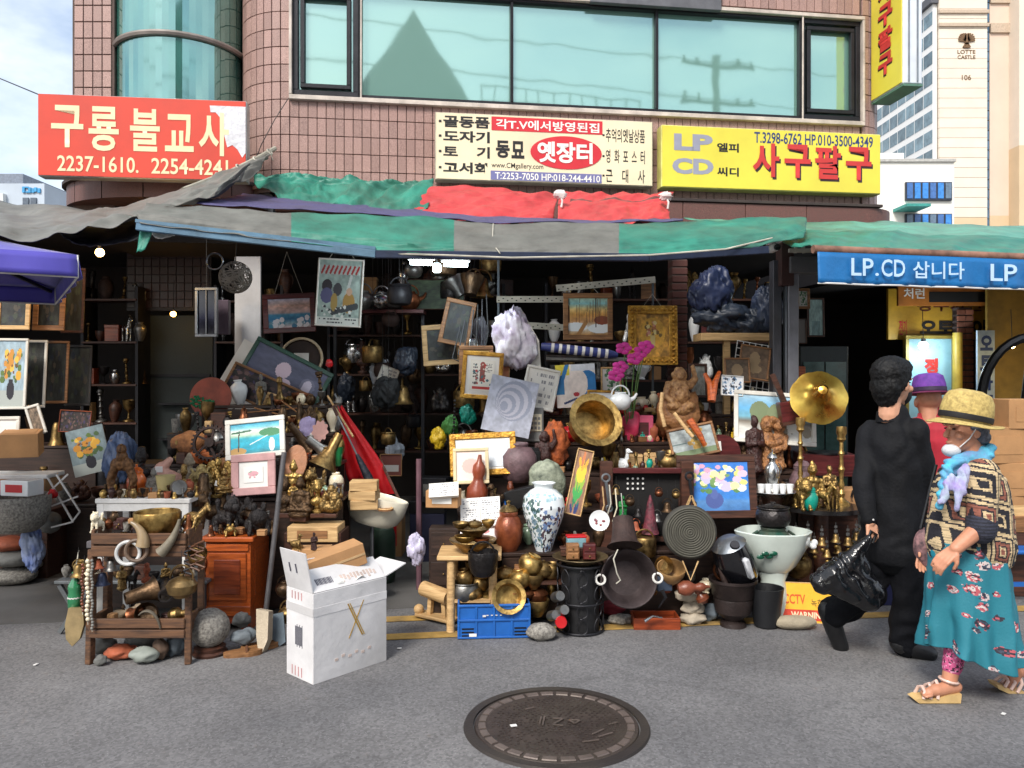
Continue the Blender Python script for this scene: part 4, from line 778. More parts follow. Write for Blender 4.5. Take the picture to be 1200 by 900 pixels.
def bars(w,h,fw,d,bev=.004,ornate=False):
 m=MB();b=fw/2
 m.box((0,0,h/2-b),(w,d,fw),b=bev);m.box((0,0,-h/2+b),(w,d,fw),b=bev)
 m.box((-w/2+b,0,0),(fw,d*.96,h-2*fw),b=bev);m.box((w/2-b,0,0),(fw,d*.96,h-2*fw),b=bev)
 if ornate:
  n=4
  for s in(-1,1):
   N=int(w/(fw*.5));
   for i in range(N):m.ball((-w/2+(i+.5)*w/N,-d/2,s*(h/2-b)),fw*.2,6,4)
   N=int(h/(fw*.5))
   for i in range(N):m.ball((s*(w/2-b),-d/2,-h/2+(i+.5)*h/N),fw*.2,6,4)
 return m
def pic(cx,cy,w,h,Y,paint,fm,fw,label,roll=0,lean=10,yaw=0,mount=None,mw=0,name='framed_picture',cat='picture',cord=None,ornate=False,short=None,d=.022,group=None,tagp=None):
 k=K(Y);W,H,f=w*k,h*k,fw*k
 t=thing(name,label,cat,P(cx,cy,Y),(R(-lean),R(roll),R(yaw)),group)
 if f>0:bars(W,H,f,d,ornate=ornate).build('frame',fm,t,sharp=30);MB().box((0,d*.35,0),(W-f,d*.2,H-f)).build('backing',card,t,smooth=False)
 else:MB().box((0,d*.5,0),(W,d,H)).build('stretcher',fm,t,smooth=False)
 iw,ih=W-2*f+.004,H-2*f+.004
 if mount is not None:
  MB().box((0,d*.08,0),(iw,.002,ih)).build('mount',mount,t,smooth=False);q=mw*k;iw-=2*q;ih-=2*q
 o=link('picture_print',paint.mesh('picture_print',iw,ih),t,(0,-.003 if f<=0 or mount is not None and False else(0.0 if mount is None else-.0),0))
 o.location.y=-.004 if f<=0 or mount is not None else d*.02
 if cord:
  q=MB()
  for s in(-1,1):q.tube([(s*W*.3,d*.4,H/2-f),(0,d*.4,H/2+cord*k)],.002,4)
  q.build('cord',M_rope,t)
 if tagp:MB().box((0,-.01,0),(tagp*k,.002,tagp*k*.8)).build('price_tag',paper,t,(W*.25,0,H*.2),smooth=False)
 if short:hero(cx,cy,short)
 return t
def p_sea():return Paint(40,28,(0,0,0)).grad([(0,(226,190,190)),(.18,(120,170,190)),(.3,(40,120,170)),(.45,(60,150,190)),(.52,(200,170,170)),(.75,(226,180,160)),(1,(190,190,210))]).mottle(.16).blob(14,.05,.05,.35,.3,.05,[(60,150,180),(230,230,235)]).blob(14,.6,.05,.95,.35,.05,[(60,130,170),(235,235,240)])
def p_tropic():return Paint(44,28,(0,0,0)).grad([(0,(60,130,140)),(.15,(20,170,200)),(.5,(30,180,205)),(.6,(190,220,190)),(.75,(230,236,230)),(.85,(110,200,215)),(1,(30,150,190))]).mottle(.1).ell(.8,.65,.22,.13,(60,140,90)).ell(.15,.1,.17,.12,(196,150,80)).line(.16,.1,.18,.75,.012,(70,60,50)).line(.05,.7,.4,.75,.03,(60,110,80)).ell(.83,.25,.06,.22,(225,232,226)).line(.4,.3,.75,.55,.012,(230,240,240))
def p_sunfl(seed=1,bg=(150,176,190)):return Paint(26,36,bg).mottle(.12).rect(0,0,1,.25,(170,178,172)).ell(.5,.25,.14,.14,(28,26,40)).rect(.42,.3,.58,.42,(28,26,40)).blob(28,.15,.4,.85,.85,.06,[(90,120,50),(70,100,50)],seed).blob(16,.2,.45,.8,.85,.08,[(232,168,40),(240,190,60),(214,140,36)],seed+1).blob(10,.25,.5,.75,.8,.03,[(120,70,30)],seed+2)
def p_forest():
 p=Paint(40,38,(0,0,0)).grad([(0,(190,130,60)),(.2,(226,226,220)),(.38,(200,140,80)),(.55,(220,150,60)),(.7,(226,190,110)),(.85,(130,190,190)),(1,(160,180,150))]).mottle(.15)
 p.ell(.2,.22,.28,.12,(232,234,232)).ell(.8,.18,.3,.13,(232,234,232)).ell(.85,.4,.2,.12,(150,70,40));p.line(.25,.0,.45,.35,.05,(176,120,60))
 q=random.Random(5)
 for i in range(16):x=q.random();p.line(x,.35,x+.01,q.uniform(.75,1),.006,(110,70,44))
 return p.line(.7,.22,.7,1,.014,(60,36,28))
def p_icon():return Paint(28,34,(186,130,40)).mottle(.3,8).ell(.5,.55,.38,.36,(206,150,44)).mottle(.12,12,8).blob(30,.3,.5,.75,.8,.05,[(214,190,120),(170,100,60),(120,90,40),(200,130,110)],4).rect(.43,.2,.57,.5,(196,170,100)).ell(.5,.2,.12,.06,(170,120,40))
def p_flowers():return Paint(38,40,(0,0,0)).grad([(0,(60,120,190)),(.2,(80,140,205)),(.26,(50,130,220)),(1,(44,120,216))]).mottle(.08).ell(.45,.22,.14,.17,(70,90,160)).ell(.45,.34,.06,.1,(80,100,170)).blob(20,.12,.4,.85,.85,.05,[(90,140,80),(120,160,90)],2).blob(46,.08,.42,.92,.92,.065,[(236,220,120),(226,190,210),(240,230,160),(220,160,190),(200,190,230),(236,240,220)],3)
def p_pop():return Paint(34,36,(238,226,214)).rect(0,.75,.35,1,(230,210,50)).rect(.0,.3,.2,.75,(40,130,190)).ell(.8,.45,.3,.4,(30,120,190)).ell(.55,.55,.25,.33,(240,224,212)).rect(.4,.85,1,1,(210,215,222)).ell(.5,.3,.08,.05,(200,40,50)).line(.3,1,.1,.5,.05,(30,120,190)).line(.2,.1,.5,.2,.025,(40,60,110)).mottle(.06)
def p_poster():
 p=Paint(36,50,(150,170,160)).mottle(.15).rect(0,0,1,.12,(200,205,196)).text(.05,.02,.95,.11,2,(50,50,56),3);p.rect(.0,.78,1,.92,(170,186,178))
 for i in range(9):p.line(.06+i*.1,.8,.12+i*.1,.9,.022,(176,44,40))
 return p.ell(.2,.6,.12,.1,(60,54,58)).ell(.2,.45,.14,.12,(90,90,130)).ell(.45,.55,.1,.1,(70,70,74)).line(.6,.3,.75,.75,.03,(190,196,190)).ell(.72,.35,.14,.16,(170,130,60)).ell(.72,.52,.07,.06,(200,160,130)).line(.35,.2,.9,.3,.05,(60,66,70)).ell(.38,.35,.08,.14,(170,140,70)).blob(20,.1,.12,.9,.3,.03,[(50,54,60),(210,212,205)],6)
def p_doc(rows=14,base=(224,220,210)):return Paint(26,34,base).text(.1,.06,.9,.94,rows,(140,138,140),5)
def p_pages():p=Paint(44,30,(228,226,220)).text(.06,.08,.46,.92,11,(120,120,126),3);return p.text(.55,.08,.95,.92,11,(120,120,126),7).rect(.492,0,.508,1,(170,166,160))
def p_redfig():return Paint(30,40,(228,222,208)).ell(.5,.86,.1,.08,(160,60,50)).rect(.4,.3,.6,.8,(150,70,60)).blob(30,.15,.2,.9,.85,.05,[(190,60,50),(120,80,70),(60,110,120),(214,200,180)],4).rect(.12,.05,.88,.14,(200,50,44)).text(.12,.2,.3,.9,7,(90,80,80),3).text(.65,.6,.9,.9,6,(90,80,80),3)
def p_blue(seed=3):return Paint(26,18,(226,228,230)).blob(24,.15,.2,.85,.8,.06,[(120,160,200),(160,190,220),(90,130,180)],seed)
def p_pinkprint():return Paint(24,26,(236,232,226)).ell(.5,.55,.28,.16,(222,160,170)).blob(10,.3,.3,.7,.7,.05,[(220,140,156),(150,170,140)],3)
def p_dark(seed=1):return Paint(20,26,(36,40,36)).mottle(.5,6,seed).blob(18,.1,.1,.9,.9,.08,[(50,60,44),(70,62,50),(30,36,48)],seed)
def p_night():return Paint(40,22,(92,96,122)).mottle(.1).ell(.45,.55,.1,.24,(216,190,205)).ell(.55,.25,.07,.12,(216,190,205)).ell(.82,.45,.1,.22,(120,120,144)).ell(.82,.4,.06,.22,(206,196,214)).rect(0,0,1,.1,(196,196,204))
def p_floral():return Paint(44,18,(52,40,40)).blob(160,0,0,1,1,.03,[(84,58,56),(40,44,38),(110,80,76),(60,50,90),(30,24,26)],9)
def p_lake():return Paint(44,22,(0,0,0)).grad([(0,(232,232,226)),(.25,(214,214,206)),(.4,(120,110,96)),(.5,(110,180,205)),(.7,(90,170,220)),(1,(170,205,225))]).mottle(.08).ell(.3,.62,.14,.24,(120,136,96)).ell(.52,.6,.12,.22,(126,140,100)).blob(12,.55,.2,.95,.45,.05,[(150,140,120),(226,224,214)],2)
def p_rainbow():
 p=Paint(14,44,(150,110,84)).mottle(.2);q=random.Random(3);cols=[(40,60,120),(40,130,90),(60,170,80),(150,190,60),(240,200,50),(240,170,50),(210,120,70)]
 for i in range(70):y=q.uniform(.1,.95);x=q.uniform(.2,.8);p.line(x,y,.5+(x-.5)*.6,y-.07,.045,cols[min(6,int(y*7))])
 return p
def p_gray():
 p=Paint(30,38,(176,180,196)).mottle(.12)
 for i in range(7):p.ell(.55-.03*i,.6-.02*i,.38-.05*i,.36-.045*i,(150+12*(i%2)*3,156+30*(i%2),176+24*(i%2)))
 return p
def p_wheat():return Paint(34,22,(150,160,160)).mottle(.15).blob(40,.4,.2,.75,.9,.05,[(190,150,60),(170,130,50),(120,110,60)],5).rect(0,0,1,.2,(110,130,90)).rect(0,.45,.35,.5,(90,110,110))
def p_bluepat():return Paint(26,22,(226,228,232)).blob(60,.02,.05,.98,.95,.05,[(90,130,170),(60,70,90),(170,190,210),(40,44,54)],4)
def p_green():return Paint(22,26,(190,186,180)).blob(40,.2,.1,.9,.95,.07,[(70,120,80),(50,90,60),(110,140,100)],2)
def base_l(r,h,z=0):return('l',[(0,z),(r,z),(r,z+h),(r*.9,z+h),(0,z+h)])
FIG={'bust':[base_l(.2,.08),('c',(0,0,.05),.09,(0,0,.25),.11),('e',0,.0,.33,.27,.15,.14),('c',(0,0,.36),.09,(0,-.01,.6),.08),('e',0,-.01,.76,.145,.17,.2),('e',0,-.17,.74,.03,.045,.06),('e',0,-.155,.655,.05,.03,.02),('e',-.05,-.15,.79,.03,.02,.018),('e',.05,-.15,.79,.03,.02,.018),('e',-.15,0,.75,.02,.04,.06),('e',.15,0,.75,.02,.04,.06),('e',0,.02,.93,.12,.13,.08)],'buddha':[base_l(.36,.07),('e',0,0,.17,.42,.26,.11),('e',-.25,-.1,.16,.16,.14,.09),('e',.25,-.1,.16,.16,.14,.09),('e',0,.03,.38,.2,.15,.24),('e',0,.02,.55,.25,.13,.1),('c',(-.24,0,.54),.075,(-.28,-.05,.32),.065),('c',(-.28,-.05,.32),.06,(-.05,-.2,.25),.05),('c',(.24,0,.54),.075,(.28,-.05,.32),.065),('c',(.28,-.05,.32),.06,(.05,-.2,.25),.05),('c',(0,0,.6),.07,(0,0,.7),.07),('e',0,-.01,.81,.12,.13,.14),('e',0,-.13,.79,.025,.03,.04),('e',-.12,0,.78,.02,.03,.06),('e',.12,0,.78,.02,.03,.06),('e',0,.01,.95,.06,.06,.06)],'stand':[base_l(.22,.06),('c',(0,0,.08),.19,(0,0,.4),.13),('c',(0,0,.4),.13,(0,0,.62),.15),('e',0,0,.68,.19,.1,.08),('c',(-.18,0,.67),.06,(-.2,-.06,.48),.055),('c',(-.2,-.06,.48),.05,(-.03,-.16,.5),.04),('c',(.18,0,.67),.06,(.2,-.06,.48),.055),('c',(.2,-.06,.48),.05,(.03,-.16,.5),.04),('c',(0,0,.7),.05,(0,0,.8),.05),('e',0,-.01,.88,.085,.095,.11),('e',0,-.1,.87,.02,.025,.03),('e',0,.03,.96,.07,.07,.04),('c',(-.1,.02,.12),.1,(-.16,.02,.35),.05),('c',(.1,.02,.12),.1,(.16,.02,.35),.05)],'lion':[('e',0,.1,.38,.2,.36,.19),('e',0,-.2,.52,.2,.18,.22),('e',0,-.3,.72,.22,.2,.22),('e',0,-.47,.66,.12,.12,.1),('e',-.12,-.2,.9,.05,.04,.08),('e',.12,-.2,.9,.05,.04,.08),('c',(-.13,-.28,.4),.08,(-.14,-.33,.06),.06),('c',(.13,-.28,.4),.08,(.14,-.33,.06),.06),('c',(-.14,.32,.35),.1,(-.16,.3,.06),.07),('c',(.14,.32,.35),.1,(.16,.3,.06),.07),('e',-.14,-.38,.05,.08,.11,.05),('e',.14,-.38,.05,.08,.11,.05),('e',-.16,.25,.05,.08,.11,.05),('e',.16,.25,.05,.08,.11,.05),('c',(0,.42,.45),.05,(0,.5,.75),.08),('e',.17,-.22,.68,.09,.1,.1),('e',-.17,-.22,.68,.09,.1,.1),('e',0,-.16,.85,.12,.12,.1)],'horse':[('e',0,.08,.5,.13,.33,.15),('c',(0,-.18,.55),.11,(0,-.36,.82),.075),('c',(0,-.36,.86),.075,(0,-.52,.75),.045),('c',(-.03,-.33,.93),.02,(-.03,-.33,1),.008),('c',(.03,-.33,.93),.02,(.03,-.33,1),.008),('c',(-.08,-.18,.45),.06,(-.08,-.24,.22),.035),('c',(-.08,-.24,.22),.035,(-.08,-.2,.02),.035),('c',(.08,-.18,.45),.06,(.08,-.16,.22),.035),('c',(.08,-.16,.22),.035,(.08,-.18,.02),.035),('c',(-.08,.3,.45),.075,(-.08,.36,.24),.035),('c',(-.08,.36,.24),.035,(-.08,.32,.02),.035),('c',(.08,.3,.45),.075,(.08,.28,.24),.035),('c',(.08,.28,.24),.035,(.08,.32,.02),.035),('c',(0,.38,.55),.04,(0,.5,.3),.03),('c',(0,-.12,.68),.03,(0,-.3,.93),.03)],'duck':[base_l(.25,.06),('e',0,.05,.3,.24,.36,.24),('c',(0,-.18,.42),.11,(0,-.24,.72),.08),('e',0,-.27,.82,.11,.13,.11),('e',0,-.42,.8,.05,.09,.03),('c',(0,.3,.38),.1,(0,.5,.5),.03),('e',-.2,.08,.34,.06,.24,.14),('e',.2,.08,.34,.06,.24,.14)],'couple':[('e',0,0,.08,.3,.22,.09),('c',(-.1,0,.1),.13,(-.1,.02,.45),.12),('c',(.12,0,.1),.13,(.1,.02,.42),.12),('e',-.12,.0,.56,.16,.14,.16),('e',.13,.02,.53,.16,.14,.15),('e',-.12,-.02,.82,.13,.14,.15),('e',.14,-.01,.79,.13,.14,.14),('c',(-.24,-.02,.62),.065,(-.1,-.18,.48),.06),('c',(-.1,-.18,.48),.055,(.14,-.16,.52),.05),('c',(.26,-.02,.6),.065,(.2,-.15,.42),.06),('c',(.2,-.15,.42),.055,(-.05,-.18,.36),.05),('e',.0,-.02,.9,.1,.1,.07),('e',-.1,-.16,.8,.025,.03,.04),('e',.12,-.15,.78,.025,.03,.04)],'monk':[('e',0,.02,.12,.34,.28,.13),('e',-.16,-.12,.2,.17,.16,.1),('e',.16,-.12,.2,.17,.16,.1),('e',0,-.06,.42,.23,.22,.2),('e',0,.02,.62,.25,.16,.13),('e',0,-.02,.85,.14,.14,.14),('e',0,-.15,.83,.03,.03,.03),('e',0,-.12,.77,.07,.05,.03),('e',-.15,0,.82,.03,.04,.07),('e',.15,0,.82,.03,.04,.07),('c',(-.24,0,.62),.09,(-.33,-.06,.4),.08),('c',(-.33,-.06,.4),.08,(-.22,-.2,.3),.06),('c',(.24,0,.62),.09,(.36,-.02,.74),.07),('c',(.36,-.02,.74),.06,(.3,-.04,.98),.05),('e',-.1,-.2,.56,.07,.05,.05),('e',.1,-.2,.56,.07,.05,.05)],'arch':[('c',(-.24,0,.05),.1,(-.3,0,.35),.1),('c',(-.3,0,.35),.1,(-.16,0,.62),.11),('c',(.24,0,.05),.1,(.3,0,.35),.1),('c',(.3,0,.35),.1,(.16,0,.62),.11),('c',(-.18,0,.62),.12,(.18,0,.62),.12),('e',0,0,.76,.14,.14,.13),('e',0,-.02,.9,.12,.12,.11),('e',0,-.13,.88,.03,.04,.03)],'frog':[('e',0,.05,.35,.42,.46,.34),('e',0,-.32,.48,.32,.26,.24),('e',-.18,-.3,.76,.12,.12,.13),('e',.18,-.3,.76,.12,.12,.13),('e',-.4,.18,.2,.16,.3,.2),('e',.4,.18,.2,.16,.3,.2),('c',(-.3,-.25,.3),.1,(-.36,-.42,.05),.08),('c',(.3,-.25,.3),.1,(.36,-.42,.05),.08)],'angel':[base_l(.25,.08),('c',(0,0,.1),.17,(0,0,.5),.12),('e',0,0,.58,.15,.1,.1),('e',0,-.02,.8,.1,.1,.12),('e',-.28,.07,.62,.17,.04,.24,0,25,0),('e',.28,.07,.62,.17,.04,.24,0,-25,0),('c',(-.12,-.05,.6),.05,(-.05,-.2,.48),.04),('c',(.12,-.05,.6),.05,(.1,-.2,.7),.04),('e',0,-.12,.78,.02,.03,.03)],'clump':[('e',0,0,.2,.4,.3,.2),('e',-.2,.05,.45,.2,.2,.25),('e',.15,-.05,.5,.22,.2,.22),('e',0,.03,.75,.16,.15,.2),('e',-.3,-.1,.25,.15,.18,.2),('e',.3,-.08,.3,.14,.16,.22),('e',.08,-.16,.32,.12,.12,.18),('e',-.1,-.14,.6,.1,.1,.12),('c',(.1,0,.6),.05,(.25,-.05,.85),.04),('c',(-.15,0,.6),.05,(-.3,0,.8),.03)],}
FIGM={}
def figmesh(kind,m):
 if kind not in FIGM:FIGM[kind]=organic('figure_'+kind,FIG[kind],m,.019,1,lambda p:.016*mnoise.noise(p*15)+.014*(.4-abs(mnoise.noise(p*26))))
 key=(kind,m.name)
 if key not in FIGM:
  me=FIGM[kind].copy();me.materials.clear();me.materials.append(m);FIGM[key]=me
 return FIGM[key]
def fig(loc,h,kind,m,name,label,cat='figurine',yaw=0,w=1.0,roll=0,group=None,plinth=None,short=None,tagged=False,tilt=0):
 k=K(loc.y);H=h*k
 if plinth or tagged:
  t=thing(name,label,cat,loc,(R(tilt),R(roll),R(yaw)),group);pz=H*.12 if plinth else 0
  link('figure',figmesh(kind,m),t,(0,0,pz),None,(H*w,H*w,H-pz))
  if plinth:MB().box((0,0,pz/2),(H*w*.5,H*w*.42,pz),b=.004).build('plinth',plinth,t,smooth=False)
  if tagged:MB().box((0,0,0),(.028,.002,.036)).build('price_tag',paper,t,(H*.1,-H*w*.3,H*.35),(R(-15),R(8),0),smooth=False)
  o=t
 else:o=tag(link(name,figmesh(kind,m),None,loc,(R(tilt),R(roll),R(yaw)),(H*w,H*w,H)),label,cat,group)
 if roll or tilt:settle(o,loc.z)
 p=project(loc);hero(p[0],p[1]-h/2,short)if short else None
 return o
def rockthing(loc,w,h,d,m,name,label,cat='stone',seed=1.0,nz=.35,ns=1.6,yaw=0,group=None,short=None,roll=0):
 k=K(loc.y);me=MB().ball((0,0,h*k/2),(w*k/2,d*k/2,h*k/2),22,14,None,nz,ns,seed)
 o=tag(me.build(name,m,loc=loc,rot=(0,R(roll),R(yaw)),sharp=60),label,cat,group);settle(o,loc.z)
 p=project(loc);hero(p[0],p[1]-h/2,short)if short else None
 return o
def boxthing(loc,w,h,d,m,name,label,cat='box',yaw=0,lid=None,drawer=None,knob=None,b=.004,group=None,short=None,roll=0,tilt=0,panel=None):
 k=K(loc.y);W,H,D=w*k,h*k,d*k
 t=thing(name,label,cat,loc,(R(tilt),R(roll),R(yaw)),group);hb=H*(.8 if lid else 1)
 MB().box((0,0,hb/2),(W,D,hb),b=b).build('body',m,t,smooth=False)
 if lid:MB().box((0,0,hb+H*.1),(W*1.05,D*1.05,H*.2),b=b).build('lid',lid,t,smooth=False)
 if drawer:
  n=drawer if isinstance(drawer,int)else 1
  for i in range(n):
   dr=MB().box((0,-D/2-.002,hb*(i+.5)/n),(W*.86,.006,hb/n*.78),b=.002).build('drawer',m,t,smooth=False);MB().ball((0,-D/2-.01,hb*(i+.5)/n),.006,8,6).build('knob',brass,dr)
 if panel:MB().box((0,-D/2-.002,hb*.5),(W*.6,.003,hb*.5)).build('label_panel',panel,t,smooth=False)
 if not(lid or drawer or panel):MB().box((0,0,hb+.001),(W*.8,D*.8,.004)).build('top_panel',m,t,smooth=False)
 if roll or tilt:settle(t,loc.z)
 p=project(loc);hero(p[0],p[1]-h/2,short)if short else None
 return t
TIER={}
def rack(label,steps,px0,px1,m_,mt):
 Z,Y0,_=steps[0][1:];t=thing('stepped_rack',label,'rack',(0,0,0))
 for i,(nm,z,y0,y1)in enumerate(steps):
  TIER[nm]=(z,y0,y1,m_)
  def X(px,Yt):xh=(px-CX)/F;Y=Yt/(1-m_*xh);return Vector((xh*Y,Y,0))
  a,b=X(px0[i],y0),X(px1[i],y0);ang=math.atan2(b.y-a.y,b.x-a.x);L=(b-a).length;c=(a+b)/2;D=y1-y0
  M=Matrix.Translation(c)@Matrix.Rotation(ang,4,'Z')
  MB().box((0,D/2,z-.012),(L,D,.022),M,b=.003).build('shelf_board',mt,t,smooth=False)
  MB().box((0,.014+.002*i,(z-.03)/2+.01),(L-.01,.02,z-.05),M).build('riser_board',mt,t,smooth=False)
  for s in(-1,1):MB().box((s*(L/2-.03),D-.03,(z-.03)/2),(.04,.04,z-.03),M).build('leg',mt,t,smooth=False)
 return t
def at(tier,px,f=.4):
 z,y0,y1,m_=TIER[tier];xh=(px-CX)/F;Y=(y0+(y1-y0)*f)/(1-m_*xh);return Vector((xh*Y,Y,z))
CNAME={'aged_brass':'brass','bright_gold':'gilt','dark_bronze':'bronze','black_bronze':'black metal','worn_copper':'copper','pewter':'pewter','cream_ceramic':'cream','brown_glaze':'brown glazed','terracotta':'terracotta','celadon':'pale green','dark_wood':'dark wooden','red_wood':'reddish wooden','mid_wood':'wooden','white_porcelain':'white porcelain','granite_stone':'grey stone','red_plastic':'red','bright_silver':'silver','carved_wood':'carved wooden','bluep':'blue','teal_glaze':'teal','blue_plastic':'blue','yellow_plastic':'yellow','rusted_iron':'rusty iron','light_wood':'pale wooden','dark_carving':'dark carved'}
metals=[brass,brass,bronze,copper,pewter,blackb,gold];ceram=[cream,brownc,terracotta,celadon,whitec];woods=[dwood,rwood,mwood,darkcarve]
KINDS=[('vase','vase'),('jar','jar'),('bowl','bowl'),('cup','cup'),('urn','urn'),('bell','bell'),('lidded','lidded pot'),('goblet','goblet'),('candle','candlestick'),('round','round pot'),('pestle','pestle'),('fig','figurine'),('fig','figurine'),('box','small box'),('fig','figurine'),('box','small box')]
def relate(px,py):
 d,q=min(((abs(px-h[0])+1.3*abs(py-h[1])),h)for h in HERO)
 dx,dy=px-q[0],py-q[1]
 if abs(dx)>abs(dy):return('right of ' if dx>0 else 'left of ')+q[2]
 return('below ' if dy>0 else 'above ')+q[2]
def fillers(tier,x0,x1,seed,hmin=22,hmax=40,f=(.7,.92),skip=(),mats=None,step=(15,24),kinds=None):
 q=random.Random(seed);px=x0
 while px<x1:
  w=q.uniform(*step);px+=w*.55
  if not any(a<px<b for a,b in skip):
   loc=at(tier,px,q.uniform(*f));h=q.uniform(hmin,hmax);kd,nm=q.choice(kinds or KINDS)
   p=project(loc);rel=relate(px,p[1]-h/2);yaw=q.uniform(-50,50)
   if kd=='fig':
    m=q.choice(mats or[brass,bronze,blackb,gold,darkcarve,copper,cream,stone]);kk=q.choice(['buddha','stand','bust','lion','duck','angel','frog','clump','horse'])
    word={'buddha':'seated figurine','stand':'standing figurine','bust':'bust','lion':'lion figurine','duck':'duck figurine','angel':'winged figurine','frog':'toad figurine','clump':'carving','horse':'horse figurine'}[kk]
    lb=f"small {CNAME.get(m.name, 'dark')} {word} {rel}";wsc=min(1.0,w/(h*.75))if kk not in('lion','horse')else.8
    fig(loc,h,kk,m,word.replace(' ','_'),lb,'figurine',yaw,max(.7,wsc))
   elif kd=='box':
    m=q.choice(woods+[card,mwood,maroonw,lwood]);lb=f"small {CNAME.get(m.name, 'brown')} box {rel}";h2=h*.6
    boxthing(loc,w*.95,h2,w*.8,m,'wooden_box' if m is not card else 'card_box',lb,'box',yaw*.5,lid=q.choice([None,m]),drawer=q.choice([None,1]))
   else:
    m=q.choice(mats or(metals+ceram))if kd not in('bell','candle','goblet')else q.choice(metals)
    hh=h*{'bowl':.45,'lidded':.7,'cup':.6,'round':.75,'bell':.8}.get(kd,1);ww=min(w*1.0,h*{'candle':.4,'bowl':1.3,'lidded':1.1,'goblet':.6,'pestle':.35,'vase':.7}.get(kd,.9))
    lb=f"small {CNAME.get(m.name, 'grey')} {nm} {rel}"
    pot(loc,ww,hh,kd,m,nm.replace(' ','_'),lb,nm.split()[-1],(q.uniform(-6,6),q.uniform(-6,6),0),lid=(m if kd=='jar' and q.random()<.5 else None),handles=2 if kd=='urn' and q.random()<.6 else 0,seg=16)
  px+=w*.55
  # LEFT HEAP
rack('dark stepped rack buried under the left heap of curios',[('B',.78,5.45,5.76),('C',.98,5.75,6.06),('D',1.18,6.05,6.36),('E',1.38,6.35,6.66)],(120,150,195,235),(402,396,390,384),0.0,wood('rack_wood',(58,40,32),(30,20,16)))
TIER['W']=(.83,5.1,5.46,0.0);TIER['O']=(.602,5.03,5.40,0.0)
def white_table():
 a,b=P(111,588,5.08).x,P(222,588,5.08).x;T=thing('white_table','plain white painted side table behind the brown plank stand','table',((a+b)/2,5.08,0));W=b-a
 MB().box((0,.2,.815),(W,.4,.03),b=.004).build('table_top',M_white,T,smooth=False);MB().box((0,.02,.775),(W-.05,.02,.05)).build('apron',M_white,T,smooth=False)
 for x in(-W/2+.03,W/2-.03):
  for y in(.03,.37):MB().box((x,y,.4),(.045,.045,.8),b=.003).build('leg',M_white,T,smooth=False)
white_table()
def plank_stand():
 Y=4.46;X=lambda px:(px-CX)/F*Y;T=thing('plank_stand','rough brown two tier plank stand loaded with brassware','stand',(X(163),Y,0));x0=X(163)
 pm=wood('weathered_plank',(104,72,48),(48,32,24),.75);W=X(218)-X(107)
 for(z0,z1)in((.60,.665),(.67,.735)):MB().box((0,0,(z0+z1)/2),(W,.022,z1-z0-.004),b=.004).build('plank',pm,T,smooth=False)
 for(z0,z1)in((.15,.20),(.205,.262)):MB().box((.0,-.02,(z0+z1)/2),(W,.022,z1-z0-.004),b=.004).build('plank',pm,T,smooth=False)
 for i in range(2):MB().box((0,.06+.095*i,.628),(W,.09,.018),b=.003).build('slat',pm,T,smooth=False)
 for i in range(2):MB().box((0,.05+.095*i,.19),(W,.09,.018),b=.003).build('slat',pm,T,smooth=False)
 for s in(-1,1):
  MB().box((s*W/2,.11,.70),(.02,.2,.1),b=.003).build('end_board',pm,T,smooth=False);MB().box((s*W/2,.11,.22),(.02,.22,.09),b=.003).build('end_board',pm,T,smooth=False)
  for y in(0.02,.2):MB().bar((s*(W/2+.01),y-.02,0),(s*(W/2+.005),y,.64),.035,.045,b=.004).build('leg',pm,T,smooth=False)
 TIER['S']=(.638,Y+.03,Y+.21,0.0);TIER['T']=(.200,Y+.03,Y+.2,0.0)
plank_stand()
def folding_table():
 T=thing('folding_table','low grey metal folding table behind the plank stand','table',(P(150,690,4.62).x,4.95,0));gm=mat('galvanised',(120,124,126),.5,.6,var=.2)
 x0=P(64,690,4.95).x-T.location.x;x1=P(243,690,4.95).x-T.location.x
 MB().box(((x0+x1)/2,.2,.33),(x1-x0,.42,.02),b=.003).build('table_top',gm,T,smooth=False);MB().bar((x0+.02,.02,.31),(x0+.2,.02,0.01),.025).build('leg',gm,T,smooth=False);MB().bar((x0+.22,.02,.31),(x0+.02,.02,0.01),.025).build('leg',gm,T,smooth=False);MB().box((x1-.05,.2,.16),(.03,.3,.32)).build('leg',gm,T,smooth=False)
folding_table()
def cabinet():
 x0,x1,Y=P(240,735,5.02).x,P(293,735,5.02).x,5.02;W=x1-x0
 T=thing('orange_cabinet','small glossy orange wood cabinet with a panelled door','cabinet',((x0+x1)/2,Y,0));m=owood
 MB().box((0,.2,.31),(W,.38,.5),b=.003).build('body',m,T,smooth=False);MB().box((0,.2,.583),(W+.05,.44,.032),b=.006).build('top',m,T,smooth=False)
 dr=MB().box((0,0.003,.345),(W-.05,.012,.30),b=.003).build('door',m,T,smooth=False);MB().box((0,-.006,.345),(W-.12,.01,.22),b=.004).build('panel',rwood,dr,smooth=False)
 MB().box((0,.002,.53),(W-.02,.01,.045),b=.003).build('frieze',m,T,smooth=False);MB().box((0,.0,.13),(W+.01,.02,.06),b=.003).build('plinth_rail',m,T,smooth=False)
 MB().prism([(-W/2,.09),(-W/2,0),(-W/2+.05,0),(-W/2+.07,.05),(W/2-.07,.05),(W/2-.05,0),(W/2,0),(W/2,.09)][::-1],.004,.024).build('front_skirt',rwood,T,smooth=False)
 MB().box((W/2-.012,.2,.05),(.02,.36,.1),b=.002).build('side_skirt',m,T,smooth=False);MB().box((-W/2+.012,.2,.05),(.02,.36,.1),b=.002).build('side_skirt',m,T,smooth=False);MB().box((W/2+.003,.2,.35),(.008,.24,.3),b=.002).build('side_panel',m,T,smooth=False)
 hero(275,680,'the orange cabinet')
cabinet()
